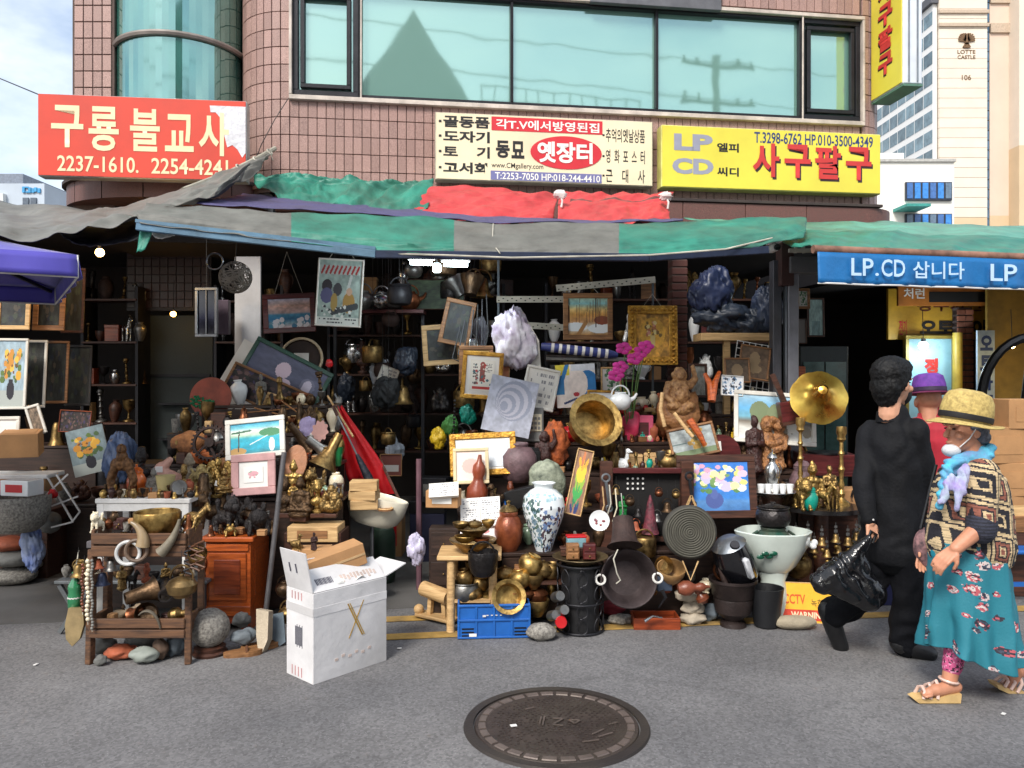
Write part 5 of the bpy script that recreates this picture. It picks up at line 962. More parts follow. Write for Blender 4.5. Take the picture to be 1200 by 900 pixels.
tag(MB().tube([P(311,722,4.9),P(333,530,4.95)],.016,10).build('metal_pole',mat('pole_grey',(118,116,118),.45,.6,var=.25)),'slanting grey metal pole in front of the orange cabinet corner','pole')
fig(at('O',266,.3),46,'lion',blackb,'lion_statue','black lion statue with a price tag on the orange cabinet','statue',55,.8,tagged=True,short='the black lion statue')
fig(at('O',290,.75),38,'clump',blackb,'bronze_statue','gnarled black bronze group behind the black lion statue','statue',0,.7)
fig(at('O',246,.75),46,'lion',bronze,'lion_statue','brown bronze lion at the left end of the orange cabinet','statue',-40,.8)
fig(at('O',303,.25),42,'frog',blackb,'toad_statue','squat black toad statue at the right edge of the orange cabinet','statue',20,.7)
fig(at('W',143,.12),62,'arch',mat('brown_bronze',(120,84,52),.4,.6,var=.4,scale=12,bump=.3,tint=(50,34,22)),'arch_sculpture','brown bronze arch shaped sculpture with a lion head on the white table','sculpture',0,.72,short='the bronze arch sculpture')
fig(at('W',166,.9),52,'bust',blackb,'head_bust','black bust of a bald man at the back of the white table','bust',25,.8,plinth=blackb,short='the black bust')
o=pot(at('W',160,.45),22,28,'jar',mat('orange_glaze',(214,108,34),.3,var=.4,scale=10,tint=(150,50,20),coat=.3),'orange_jar','bright orange glazed jar on the white table','jar',lid=True,short='the orange jar')
fig(at('W',180,.4),32,'buddha',stone,'stone_figurine','small grey stone seated figure right of the orange jar','figurine',0,.8)
pot(at('W',194,.3),22,24,'cup',mat('olive_ceramic',(170,156,108),.6,var=.2),'olive_cup','olive beige tapered cup on the white table edge','cup',short='the olive cup')
pot(at('W',207,.35),18,24,'drum',pewter,'tin_can','open grey tin lying on its side by the olive cup','can',(80,0,30))
def pinkhand():
 loc=at('W',196,.95);k=K(loc.y);m=mat('pink_stone',(206,158,140),.6,var=.25,scale=8,bump=.4,bscale=40)
 me=organic('pink_stone',[('e',0,0,12*k,16*k,9*k,13*k),('e',-7*k,0,22*k,9*k,8*k,12*k),('e',11*k,0,10*k,9*k,9*k,11*k),('c',(-4*k,0,28*k),6*k,(3*k,0,36*k),4*k)],m,.004*2,3)
 t=thing('pink_sculpture','pale pink lumpy stone sculpture with a small price tag','sculpture',loc);link('figure',me,t);MB().box((-6*k,-8.5*k,26*k),(.05,.002,.04)).build('price_tag',paper,t,smooth=False);hero(193,555,'the pink stone sculpture')
pinkhand()
fillers('W',205,260,11,20,34,(.5,.9),mats=[gold,brass,bronze,stone])
pot(at('S',184,.4)+Vector((0,0,.07)),52,27,'deepbowl',gold,'brass_bowl','wide shiny brass bowl on the plank stand','bowl',short='the shiny brass bowl')
boxthing(at('S',128,.5),38,8,30,mat('slate',(92,88,92),.7,var=.2),'slate_slab','flat dark slate slab in the left end of the plank stand','slab',0)
fig(at('S',156,.3),22,'lion',blackb,'lion_figurine','tiny dark lion left of the shiny brass bowl','figurine',60,.8)
def horn(loc,L,r,m,label,rot,bend=.5,name='brass_horn',cat='horn',short=None):
 k=K(loc.y);L*=k;r*=k;n=9;pts=[(L*math.sin(bend*i/n*1.6)/max(bend,.01)/1.6,0,L*(1-math.cos(bend*i/n*1.6))/max(bend,.01)/1.6)for i in range(n+1)]
 o=tag(MB().tube(pts,[r*(1-.75*i/n)for i in range(n+1)],10).build(name,m,loc=loc,rot=[R(a)for a in rot]),label,cat)
 if short:p=project(loc);hero(p[0],p[1],short)
 return o
Ys=4.43
horn(P(167,640,Ys),34,8,mat('ox_horn',(146,124,92),.4,var=.3,coat=.2),'curved tan horn hung over the plank stand edge',(0,-75,0),.9)
horn(P(188,648,Ys),46,7,mat('grey_horn',(120,112,96),.4,var=.3),'slender grey horn leaning on the plank stand edge',(0,-42,0),.4)
fig(P(219,622,4.55)-Vector((0,0,.03)),42,'horse',brass,'brass_goat','brass goat figure lying across the plank stand corner','figurine',60,.9,30)
for i,(px,py,r_,m_)in enumerate(((150,648,13,mat('white_ring',(196,196,194),.4)),(160,645,12,mat('brown_ring',(104,84,68),.5)))):
 k=K(Ys);tag(MB().ring((0,0,0),r_*k,2.2*k,(0.15,-1,.1),26,8).build('ring',m_,loc=P(px,py,Ys)),('thick white ring' if i==0 else 'brown ring')+' hung on the front of the plank stand','ring')
def kettle(px,py,Y,r,m,label,name='hanging_kettle',rotz=0,cat='kettle',spout=True,cordpx=20,prof='round',tiltv=(0,0,0),short=None):
 k=K(Y);t=thing(name,label,cat,P(px,py,Y),[R(a)for a in tiltv]);rr=r*k
 MB().lathe([(a*rr,(b-.5)*rr*1.6)for a,b in PR[prof]],20,None,False).build('body',m,t)
 MB().tube([(rr*.8*math.cos(PI*i/10),0,rr*.5+rr*.9*math.sin(PI*i/10))for i in range(11)],rr*.07,6).build('handle',m,t)
 if spout:MB().tube([(rr*.7,0,0),(rr*1.25,0,rr*.3),(rr*1.5,0,rr*.7)],[rr*.25,rr*.16,rr*.1],8).build('spout',m,t)
 if cordpx:MB().tube([(0,0,rr*1.38),(0,0,rr*1.38+cordpx*k)],.002,4).build('cord',M_cable,t)
 hero(px,py,short)if short else None
 return t
kettle(231,652,4.45,11,brass,'dented brass ladle bowl hanging at the right end of the plank stand','brass_ladle',spout=False,cordpx=12,prof='deepbowl',tiltv=(40,25,0),cat='ladle',short='the hanging brass ladle')
kettle(213,686,4.42,17,mat('khaki_brass',(140,116,76),.4,.8,var=.35,tint=(74,58,38)),'squat brass pot with scroll relief hanging under the brass ladle','brass_pot',spout=False,cordpx=18,prof='lidded',tiltv=(0,0,0),cat='pot',short='the squat hanging brass pot')
for i,(px,py)in enumerate(((221,640),(228,636),(234,634))):
 k=K(4.43);tag(MB().tube([P(px+6*math.sin(a*1.3+i),py+2.2*a,4.42-.01*i)for a in range(0,16)],.006,6).build('leather_strap',leather if i else M_dsteel),['dark metal strap','first brown leather strap','second brown leather strap'][i]+' looped beside the brass goat','strap')
def bottle_green():
 loc=P(88,712,4.5);k=K(4.5);t=thing('green_bottle','green glass soda bottle with white script hung on the plank stand','bottle',loc);r,h=8*k,42*k
 MB().lathe([(a*r,b*h)for a,b in PR['bottle']],20,None,False).build('body',greenglass,t)
 w=MB()
 for i in range(10):a0=R(-150+i*12);w.bar((r*1.01*math.cos(a0),r*1.01*math.sin(a0),h*(.28+.03*(i%2))),(r*1.01*math.cos(a0+.2),r*1.01*math.sin(a0+.2),h*(.31-.02*(i%2))),.002,.006)
 w.build('white_script',M_white,t,smooth=False);MB().tube([(0,0,h),(0.01,0.02,h+24*k)],.003,5).build('cord',M_rope,t);hero(88,690,'the green glass bottle')
bottle_green()
for i,(px,y0,y1,m_,r_)in enumerate(((103,655,732,cream,2.6),(108,655,740,mat('grey_bead',(130,128,122),.5),1.8),(97,660,720,brownc,1.9))):
 k=K(4.42);t=thing('bead_string',['string of cream beads hanging from the plank stand corner','string of small grey beads beside the cream beads','string of brown beads behind the green glass bottle'][i],'beads',P(px,y0,4.41));n=int((y1-y0)/(r_*2))
 MB().tube([(0,0,0),(.0,0,-(y1-y0)*k)],.002,4).build('thread',M_rope,t);me=MB().ball((0,0,0),r_*k,8,6).mesh('bead',m_)
 for j in range(n):link('bead',me,t,(.004*math.sin(j),-.003,-(j+.5)*2*r_*k))
k=K(4.45)
tag(MB().prism([(x*k,z*k)for x,z in((-9,22),(8,24),(11,5),(8,-12),(0,-22),(-8,-14),(-11,2))][::-1],-.012,.012).build('bone_plaque',mat('tan_horn',(146,126,88),.45,var=.3,coat=.2),loc=P(88,735,4.45),rot=(0,R(6),0),smooth=False),'flat tan horn plaque hanging below the green glass bottle','plaque')
for i,(px,py,r_,m_,lb)in enumerate(((92,668,9,brass,'brass'),(108,664,9,cream,'pale'),(99,676,8,bronze,'dark bronze'),(120,678,9,mat('blue_bell',(52,60,84),.4,.5),'dark blue'),(130,662,8,pewter,'pewter'),(115,660,7,terracotta,'reddish'))):
 kettle(px,py,4.5,r_,m_,f'{lb} bell hanging from the left corner of the plank stand','hanging_bell',spout=False,cordpx=14,prof='bell',cat='bell')
fig(P(143,690,4.75),28,'stand',brass,'brass_figurine','tiny standing brass figure on the grey folding table','figurine',0,.9);fig(P(155,690,4.75),24,'horse',blackb,'horse_figurine','little black horse on the grey folding table','figurine',70,.9);fig(P(172,690,4.75),30,'bust',terracotta,'head_bust','small reddish bust under the plank stand tray','bust',10,.8)
def cone(px,py,Y,r0,r1,L,m,label,rot,name='bronze_funnel',cat='horn',short=None):
 k=K(Y);o=tag(MB().lathe([(r1*k,0),(r1*.75*k,L*.15*k),(r0*1.15*k,L*.5*k),(r0*k,L*k),(r0*.8*k,L*k),(r0*k,L*.5*k),(r1*.7*k,L*.15*k),(r1*.94*k,.003)],24,None,False).build(name,m,loc=P(px,py,Y),rot=[R(a)for a in rot]),label,cat)
 hero(px,py,short)if short else None
 return o
cone(183,690,4.55,7,16,34,bronze,'dark bronze bell mouth facing out on the plank stand',(100,0,-50),short='the dark bronze bell mouth')
cone(196,688,4.62,8,13,30,blackb,'blackened horn mouth behind the squat brass pot',(95,0,20))
pot(at('T',175,.45),26,14,'deepbowl',bronze,'bronze_bowl','bronze bowl tipped over in the lower tray of the plank stand','bowl',(70,20,0));pot(at('T',198,.4),18,30,'gourd',brass,'brass_gourd','brass gourd lying in the lower tray of the plank stand','gourd',(0,80,0));pot(at('T',155,.5),18,20,'bell',copper,'copper_bell','copper bell in the lower tray of the plank stand','bell',(20,60,0));pot(at('T',132,.5),14,34,'pestle',mat('tan_pestle',(150,132,108),.6),'stone_pestle','tan stone pestle lying at the left of the lower tray','pestle',(0,70,20))
tag(MB().tube([P(172+16*math.cos(a),742-26*math.sin(a),4.42)for a in np.linspace(.2,2.2,14)],[.004+.005*math.sin(PI*i/13)for i in range(14)],7).build('sickle',mat('grey_blade',(112,104,92),.5,.6)),'thin curved sickle blade propped on the lower tray','sickle')
for i,(px,py,w,h,sd,m_,lb)in enumerate(((122,766,28,20,1.,rock,'brown grey rock by the left leg of the plank stand'),(141,772,34,16,2.,terracotta,'flat reddish brick lump under the plank stand'),(169,777,30,17,3.,mat('pale_pebble',(140,146,138),.7,var=.2),'smooth pale green pebble in front of the plank stand'),(188,774,16,24,4.,mat('brown_rock',(96,76,62),.8),'narrow brown rock under the plank stand'),(205,769,22,24,5.,mat('bluish_rock',(96,106,114),.6),'round bluish rock by the right leg of the plank stand'),(165,760,40,26,6.,rock,'large grey rock in shadow under the plank stand'),(118,780,14,12,7.,rock,'little pebble at the left leg of the plank stand'),(190,770,16,14,9.,stone,'small pale stone beside the narrow brown rock'))):
 rockthing(G(px,py),w,h,w*.8,m_,'stone',lb,'stone',sd)
loc=G(246,766);t=thing('stone_ball','round grey granite ball on a dark ring base','stone ball',loc);k=K(loc.y)
MB().ball((0,0,8*k+22.5*k),22.5*k,28,18,None,.03,5).build('ball',stone,t);MB().lathe([(0,0),(19*k,0),(20*k,3*k),(17*k,5*k),(18*k,9*k),(14*k,11*k),(0,9*k)],28).build('ring_base',dwood,t);hero(246,735,'the granite ball')
for i,(px,py,y_)in enumerate(((285,768,20),(305,760,28))):
 loc=G(px,py);k=K(loc.y);t=thing('wooden_sandal',['front brown wooden sandal sole beside the granite ball','rear brown wooden sandal sole beside the granite ball'][i],'sandal',loc,(0,0,R(y_)))
 MB().prism([(22*math.cos(a)*k,8*math.sin(a)*k*(1.15 if math.cos(a)>0 else.9))for a in np.linspace(0,2*PI,24,endpoint=False)],0,6*k,Matrix.Rotation(R(-90),4,'X')@Matrix.Translation((0,-6*k,0))).build('sole',mwood,t,smooth=False);MB().tube([(4*k,-8*k,5*k),(4*k,0,10*k),(4*k,8*k,5*k)],.008,7).build('strap',leather,t)
rockthing(G(284,764)+Vector((0,.03,.035)),30,18,20,mat('blue_grey_rock',(104,112,118),.7,var=.3),'stone','blue grey rock resting on the wooden sandals','stone',11.);rockthing(G(277,752)+Vector((0,.1,.05)),20,18,18,rock,'stone','small rock behind the blue grey rock','stone',12.)
tag(MB().prism([(x*K(4.9),z*K(4.9))for x,z in((-9,46),(6,44),(8,14),(3,0),(-2,2),(-6,18))][::-1],-.03,.03).build('stone_wedge',mat('pale_wedge',(186,172,150),.8,var=.2,bump=.4),loc=G(307,764),rot=(R(-12),0,R(-10)),smooth=False),'tall pale stone wedge leaning near the metal pole','stone')
tag(MB().prism([(x*K(5.0),z*K(5.0))for x,z in((-8,34),(5,36),(8,4),(2,0),(-8,10))][::-1],-.02,.02).build('slate_piece',mat('blue_slate',(98,112,122),.7,var=.25),loc=G(326,757),rot=(R(-14),0,R(12)),smooth=False),'blue grey slate piece left of the white carton','stone')
def carton():
 A,L,Rr=G(367,803),G(332,790),G(453,774);t=thing('white_carton','open white cardboard carton printed with a gold X','carton',(A.x,A.y,0));m=mat('white_card',(214,212,212),.7,var=.1,scale=4,bump=.08,bscale=10,dirt=.38)
 u=Vector((Rr.x-A.x,Rr.y-A.y,0));v=Vector((L.x-A.x,L.y-A.y,0));W,D=u.length,v.length;u.normalize();v=Vector((-u.y,u.x,0));t.rotation_euler=(0,0,math.atan2(u.y,u.x));H=.475;th=.006
 for nm,c,d in(('front_wall',(W/2,th/2,H/2),(W,th,H)),('back_wall',(W/2,D-th/2,H/2),(W,th,H)),('left_wall',(th/2,D/2,H/2),(th,D-2*th,H)),('right_wall',(W-th/2,D/2,H/2),(th,D-2*th,H)),('tape',(W/2,-.0012,H*.79),(W,.0016,.045)),('tape',(-.0012,D/2,H*.79),(.0016,D,.045)),('bottom',(W/2,D/2,.006),(W-.02,D-.02,.006))):MB().box(c,d,b=.002).build(nm,m,t,smooth=False)
 f=MB().box((W/2,0,.075),(W*.97,th,.15)).build('front_flap',m,t,(0,.004,H+.002),(R(-50),0,0),smooth=False);f2=MB().box((0,D/2,.11),(th,D*.96,.22)).build('left_flap',m,t,(.003,0,H+.002),(0,R(-12),0),smooth=False)
 MB().box((W/2,0,.07),(W*.95,th,.14)).build('back_flap',m,t,(0,D-.004,H+.002),(R(18),0,0),smooth=False);MB().box((0,D/2,.08),(th,D*.94,.16)).build('right_flap',m,t,(W-.003,0,H+.002),(0,R(72),0),smooth=False)
 gm=mat('gold_print',(196,156,64),.4,.3,bump=0);fm_=mat('faint_print',(196,178,168),.7,bump=0);bc=mat('print_grey',(92,92,104),.7,bump=0)
 [MB().prism([(p0,H*.4),(p0+w_,H*.4),(p1+w_,H*.8),(p1,H*.8)],-.003,-.0015).build('gold_stroke',gm,t,smooth=False)for p0,p1,w_ in((W*.46,W*.66,.006),(W*.67,W*.47,.006),(W*.64,W*.44,.009))]
 q=MB()
 for i in range(9):q.box((-.001,D*.40+i*.008,H*.48),(.002,.004,.10 if i%3 else.12))
 q.build('barcode',bc,t,smooth=False)
 q=MB()
 for i in range(6):q.bar((W*.6,0,.0),(W*.6,0,.0),.001)if False else q.box((W*(.3+.09*i),-.001,H*.2+.012*(i%2)),(.02,.002,.014))
 q.build('faint_marks',fm_,t,smooth=False)
 q=MB()
 for i in range(4):q.box((-.0015,D*.42+i*.03,H*.08),(.002,.006,.05),None);q.box((-.0015,D*.42+i*.03,H*.93),(.002,.006,.04),None)
 q.build('red_marks',mat('faint_red',(206,150,150),.7,bump=0),t,smooth=False)
 q=MB()
 for i in range(12):q.box((.05+i*.009,-.004,.06),(.004+.003*(i%3==0),.002,.04))
 q.build('barcode',bc,f,smooth=False);q=MB();[q.box((.21+i*.022,-.004,.05+.01*(i%2)),(.014,.002,.03 if i%4 else.05))for i in range(11)];q.build('faint_marks',fm_,f,smooth=False)
 [MB().bar((-.004,D*.45+i*.06,.10),(-.004,D*.45+i*.06,.15),.004,.012).build('arrow_mark',bc,f2,smooth=False)for i in range(2)]
 hero(400,740,'the white carton')
 b=thing('brown_box','small brown cardboard box sticking out of the white carton','box',P(377,672,4.42),(R(0),R(-14),R(30)));MB().box((.08,.02,.04),(.34,.16,.12),b=.003).build('body',card,b,smooth=False);MB().box((.08,-.0615,.04),(.335,.003,.012)).build('tape',mat('tape',(190,158,116),.4),b,smooth=False)
 c=MB();c.grid(lambda x,y:((W-.04)*x+.02,(D-.03)*y+.015,H-.03+.05*mnoise.noise(Vector((x*5,y*4,2)))+.05*math.sin(PI*x)),30,14);o=c.build('crumpled_paper',paper,loc=(A.x,A.y,0),rot=t.rotation_euler,sharp=80,th=.002);tag(o,'crumpled white paper filling the white carton','paper')
carton()
def basin():
 Y=5.75;k=K(Y);t=thing('white_bathtub','cream enamel baby bath tilted on a steel stand','basin',P(436,614,Y));m=mat('enamel',(228,222,202),.25,var=.08,coat=.4,dirt=.1)
 MB().lathe([(a*36*k,b*34*k)for a,b in PR['deepbowl']],36,None,False,1,.62).build('tub',m,t,(0,0,0),(0,R(14),R(0)));MB().ring((0,0,0),1,.1)if False else None
 MB().tube([(0,0,-.4),(0,0,.01)],.014,8).build('stand_leg',M_steel,t);MB().lathe([(0,-.40),(.12,-.40),(.1,-.385),(.02,-.37)],20).build('stand_foot',M_dsteel,t);hero(436,595,'the cream baby bath')
 for i in range(3):
  b=thing('wooden_crate',['lowest','middle','topmost'][i]+' of three small wooden boxes stacked in the cream baby bath','box',P(427,596-11*i,5.62)+Vector((0,.0,0)),(0,0,R((8,-5,3)[i])),'boxes stacked in the bath');MB().box((0,0,5.2*k),(31*k,22*k,10.4*k),b=.003).build('body',lwood,b,smooth=False);MB().box((0,0,10.6*k),(30*k,21*k,.6*k)).build('lid',lwood,b,smooth=False)
 q=thing('rattan_coaster','round tan rattan coaster at the right of the cream baby bath','coaster',P(452,598,5.6));MB().lathe([(0,0),(9*k,0),(9*k,2*k),(0,2*k)],24).build('disc',mwood,q);MB().ring((0,0,2*k),8*k,.006).build('rim',lwood,q)
 loc=G(449,682);k=K(loc.y);g=thing('gas_cylinder','dark green gas cylinder standing under the cream baby bath','cylinder',loc);gm=mat('gas_green',(54,74,62),.45,.2,var=.2,dirt=.3)
 MB().lathe([(0,0),(12*k,0),(14*k,4*k),(14.5*k,8*k),(14.5*k,54*k),(12*k,63*k),(6*k,66*k),(0,67*k)],24).build('tank',gm,g);MB().lathe([(8*k,64*k),(8*k,70*k),(7*k,70*k),(7*k,64*k)],18,None,False).build('collar',M_steel,g);MB().ring((0,0,20*k),14.8*k,.004).build('band',M_steel,g)
basin()
boxthing(P(371,628,5.3)-Vector((0,0,0.02)),58,18,40,lwood,'pale_case','pale wooden case right of the metal pole under the bronze heads','box',0,panel=mwood);boxthing(Vector((P(371,700,5.32).x,5.34,0)),62,102,44,dwood,'storage_chest','dark chest in shadow behind the white carton','chest',0,lid=dwood)
boxthing(P(366,641,5.0)-Vector((0,0,.3)),44,56,24,card,'carton_box','plain brown box standing behind the white carton','box',6,panel=card)
for i,(px,kd,m_,h)in enumerate(((334,'bust',bronze,48),(352,'buddha',bronze,52),(372,'bust',gold,44),(388,'clump',brass,40))):
 fig(P(px,606 if i!=1 else 610,5.32)-Vector((0,0,.0)),h,kd,m_,['bronze_bust','seated_figure','gilt_bust','brass_group'][i],['dark bronze bust of a long faced head beside the metal pole','bronze seated figure right of the metal pole','gilt bust behind the bronze seated figure','brass fruit cluster at the right end of the heap'][i],'bust' if 'bust' in kd else 'figurine',(10,-8,15,0)[i],.75,plinth=dwood,short=[None,'the bronze seated figure','the gilt bust','the brass fruit cluster'][i])
for i,(px,py)in enumerate(((352,648),(368,640),(347,640))):fig(P(px,py,4.95)-Vector((0,0,.02)),20,('horse','stand','duck')[i],(brass,darkcarve,brass)[i],('brass_horse','red_figurine','brass_duck')[i],('small brass horse above the white carton','tiny dark red figure above the white carton','small brass duck above the white carton')[i],'figurine',40*i,.9)
kettle(338,720,4.9,12,brass,'round brass pot low behind the left edge of the white carton','brass_pot',spout=False,cordpx=0,prof='round',cat='pot');kettle(334,690,5.0,11,bronze,'bronze teapot behind the left edge of the white carton','bronze_teapot',cordpx=0,cat='teapot')
fig(at('B',222,.3),50,'buddha',mat('grey_plaster',(150,138,118),.8,var=.3,bump=.4),'plaster_figure','grey brown plaster seated figure in the left heap','figurine',10,.9,short='the plaster seated figure')
fig(at('B',236,.2),40,'clump',mat('gilt_coral',(196,176,120),.5,.4,var=.4,scale=14,bump=.6,tint=(110,92,54)),'coral_carving','pale gilt coral like carving in the left heap','carving',0,1.0,short='the gilt coral carving')
fig(at('B',256,.15),50,'angel',gold,'winged_figure','gold winged figure left of the pink framed print','figurine',-10,.8,short='the gold winged figure',tagged=True)
fig(at('B',283,.2),36,'stand',darkcarve,'wooden_figure','dark reddish carved standing figure before the pink framed print','figurine',5,.8)
boxthing(at('B',312,.4),32,44,26,blackb,'bronze_lantern','dark pagoda shaped lantern right of the pink framed print','lantern',10,lid=blackb,short='the dark lantern')
fig(at('B',297,.15),24,'candle' if False else 'buddha',blackb,'black_figure','small black seated figure below the pink framed print','figurine',0,.8)
fig(at('B',344,.1),44,'buddha',gold,'gilt_buddha','gilt seated figure below the oval wooden plaque','figurine',0,.8);fig(at('B',370,.2),36,'lion',brass,'brass_lion','brass lion figure at the right of the left heap','figurine',-30,.8)
def gear():
 Y=5.7;k=K(Y);t=thing('gear_wheel','old cast iron gear wheel leaning in the left heap','gear',P(246,519,Y),(R(-14),R(10),0));r=21*k
 M=Matrix.Rotation(R(90),4,'X');m=MB()
 m.lathe([(r*.8,-.012),(r*.92,-.012),(r*.92,.012),(r*.8,.012),(r*.8,-.012)],36,M,False)
 for i in range(26):a=2*PI*i/26;m.box((r*.97,0,0),(r*.12,.02,r*.11),Matrix.Rotation(-a,4,'Y'))
 m.build('toothed_rim',iron,t,smooth=False)
 for i in range(5):MB().bar((r*.2*math.cos(i*1.257),0,r*.2*math.sin(i*1.257)),(r*.82*math.cos(i*1.257+.3),0,r*.82*math.sin(i*1.257+.3)),.012,.016).build('spoke',iron,t,smooth=False)
 MB().lathe([(.2*r,-.02),(.26*r,-.02),(.26*r,.02),(.2*r,.02)],18,M).build('hub',iron,t);hero(246,519,'the iron gear wheel')
gear()
fig(at('C',250,.1),24,'frog',blackb,'iron_lump','dark iron lump at the foot of the iron gear wheel','carving',0,.9)
rockthing(at('C',222,.35),40,34,22,mat('bark_wood',(176,118,70),.8,var=.4,scale=12,bump=.6,tint=(90,52,30)),'wood_burl','split log slice with orange grain left of the iron gear wheel','wood',3.,.3,2.,short='the split log slice');rockthing(at('C',240,.0),34,16,18,mat('orange_wood_grain',(206,116,56),.7,var=.4,scale=14,tint=(120,54,26)),'wood_chunk','orange brown wood chunk under the iron gear wheel','wood',6.,.4,2.)
boxthing(at('B',243,.85),54,22,20,mwood,'wooden_tray','long pale brown wooden box tilted under the iron gear wheel','box',-6,roll=-16);boxthing(at('B',270,.85),20,40,16,mwood,'wooden_block','upright wooden block left of the pink framed print','box',0)
pic(299,513,70,48,5.58,p_tropic(),whitef,6,'white framed turquoise tropical seascape in the left heap',-6,14,0,short='the turquoise seascape')
pic(297,556,52,48,5.40,p_pinkprint(),pinkf,9,'pink framed small flower print under the turquoise seascape',-4,10,0,mount=paper,mw=6,short='the pink framed print')
k=K(5.8);o=tag(MB().prism([(13*math.cos(a)*k,21*math.sin(a)*k)for a in np.linspace(0,2*PI,28,endpoint=False)],-.012,.012).build('oval_plaque',mat('oval_wood',(176,120,84),.5,var=.25,bump=.3),loc=P(346,543,5.62),rot=(R(-12),R(8),0),smooth=False),'oval reddish wooden plaque right of the metal pole','plaque');hero(346,543,'the oval plaque')
cone(378,548,5.7,5,18,44,brass,'brass horn bell with its mouth turned down by the oval plaque',(0,28,30),'brass_bell_horn',short='the brass horn bell');cone(364,528,5.9,4,11,40,bronze,'thinner bronze horn behind the brass horn bell',(12,-35,0));cone(386,534,5.85,5,12,32,pewter,'pale grey metal horn right of the brass horn bell',(10,-50,0))
o=tag(MB().ball((0,0,0),(11*k,5*k,14*k),18,12,None,.4,2.5,3).build('cloth_bundle',mat('lilac_cloth',(150,140,178),.8,var=.25,bump=.4,bscale=20),loc=P(361,502,5.95)),'crumpled lilac cloth bundle above the brass horn bell','cloth');tag(MB().prism([(9*(1+.12*math.cos(9*a))*math.cos(a)*k,12*(1+.12*math.cos(9*a))*math.sin(a)*k)for a in np.linspace(0,2*PI,54,endpoint=False)],-.006,.006).build('pink_doily',mat('dusty_pink',(206,160,152),.8),loc=P(375,505,5.9),rot=(0,R(10),R(15)),smooth=False),'scalloped dusty pink disc right of the lilac cloth','disc')
pic(335,438,100,50,6.75,p_night(),greenf,5,'dark green framed picture of pale figures tilted at the heap top',27,12,0,short='the green framed picture')
pic(312,460,98,38,6.62,p_floral(),mwood,3,'dark floral panel tilted below the green framed picture',24,14,0,short='the dark floral panel')
pic(345,478,72,18,6.5,Paint(30,10,(150,96,44)).mottle(.2),lwood,3,'narrow brown wooden panel tilted under the dark floral panel',17,20,0,name='painted_plank',cat='plank')
p=Paint(12,44,(222,220,214))
for i in range(9):p.rect(.4,.06+i*.105,.62,.10+i*.105,(70,70,74))
pic(276,444,30,92,6.9,p,whitef,0,'long white strip with a column of black characters leaning left',28,10,0,name='paper_sign',cat='sign',short='the long white strip')
k=K(6.45);t=thing('painted_fan','round fan painted red and green half hidden at the heap left','fan',P(247,466,6.45),(R(-8),R(20),0));me=MB();me.prism([(24*math.cos(a)*k,24*math.sin(a)*k)for a in np.linspace(0,2*PI,40,endpoint=False)],-.005,.005);me.build('disc',mat('fan_red',(168,82,62),.6,var=.3),t,smooth=False);m=MB();[m.ball((random.Random(i).uniform(-.14,.04),-.008,random.Random(i+50).uniform(-.11,-.02)),.012,6,4)for i in range(40)];struct(m.build('green_beads',mat('bead_green',(30,120,76),.4),t),'stuff');hero(247,466,'the round painted fan')
t=thing('hide_drum','round hide drum with a paper notice behind the green framed picture','drum',P(354,421,7.05),(R(80),0,R(8)));k=K(7.05)
MB().lathe([(0,-.05),(23*k,-.05),(24.5*k,-.04),(24.5*k,.05),(22*k,.052),(21*k,.03),(0,.03)],32).build('shell',mat('drum_dark',(58,40,32),.5,var=.3),t);MB().ring((0,0,.05),23.4*k,.012,N=30).build('rim',mat('rim_rope',(206,190,160),.7),t);MB().box((0,0,0),(17*k,24*k,.002)).build('paper_notice',paper,t,(0,-6*k,.056),smooth=False);hero(354,421,'the hide drum')
pic(339,367,60,46,6.9,p_sea(),maroonw,6,'maroon framed pink sunset seascape hanging in the shop',-3,3,6,cord=50,short='the maroon framed seascape')
pic(398,343,54,80,6.7,p_poster(),whitef,2,'old film poster with red lettering hanging beside the seascape',3,2,0,name='film_poster',cat='poster',cord=24,short='the film poster')
t=thing('lattice_ball','grey woven lattice ball hanging under the awning','lamp',P(276,325,5.8));k=K(5.8);rr=18.5*k
struct_m=MB();q=random.Random(2)
for i in range(34):
 n_=Vector((q.gauss(0,1),q.gauss(0,1),q.gauss(0,1))).normalized();off=q.uniform(-.6,.6)*rr;struct_m.ring(n_*off,math.sqrt(rr*rr-off*off),.0035,n_,22,4)
struct_m.build('woven_shell',mat('woven_grey',(140,132,120),.8,var=.3),t);MB().ball((0,0,0),rr*.55,12,8).build('core',mat('lamp_core',(110,104,96),.8),t);MB().tube([(0,0,rr),(.0,.05,.42)],.004,5).build('cord',M_cable,t);MB().ring((-16*k-.06,.02,.12),.06,.006,(0,1,0)).build('hook_ring',M_steel,t);hero(276,325,'the lattice ball')
t=thing('steel_mirror','narrow steel framed mirror hanging left of the tall pale board','mirror',P(242,366,7.2),(0,0,R(-4)));k=K(7.2);bars(27*k,58*k,3.5*k,.03).build('frame',M_steel,t,smooth=False);MB().box((0,.005,0),(21*k,.004,52*k)).build('glass',mat('dim_mirror',(70,72,80),.12,.8,bump=0),t,smooth=False);MB().box((0,-.006,0),(.008,.01,51*k)).build('mullion',M_steel,t,smooth=False);MB().tube([(0,0,29*k),(0,0,29*k+.5)],.003,4).build('cord',M_cable,t)
boxthing(P(263,392,7.4)-Vector((0,0,0)),12,40,8,mat('purple_panel',(110,92,104),.5),'dim_panel','dim purple grey panel right of the steel framed mirror','panel',0)
t=thing('red_banner','folded bright red umbrella leaning beside the dark aisle','umbrella',P(452,572,6.2)-Vector((0,0,.05)),(0,0,0));k=K(6.2);m=MB();dz=104*k;dx=-56*k
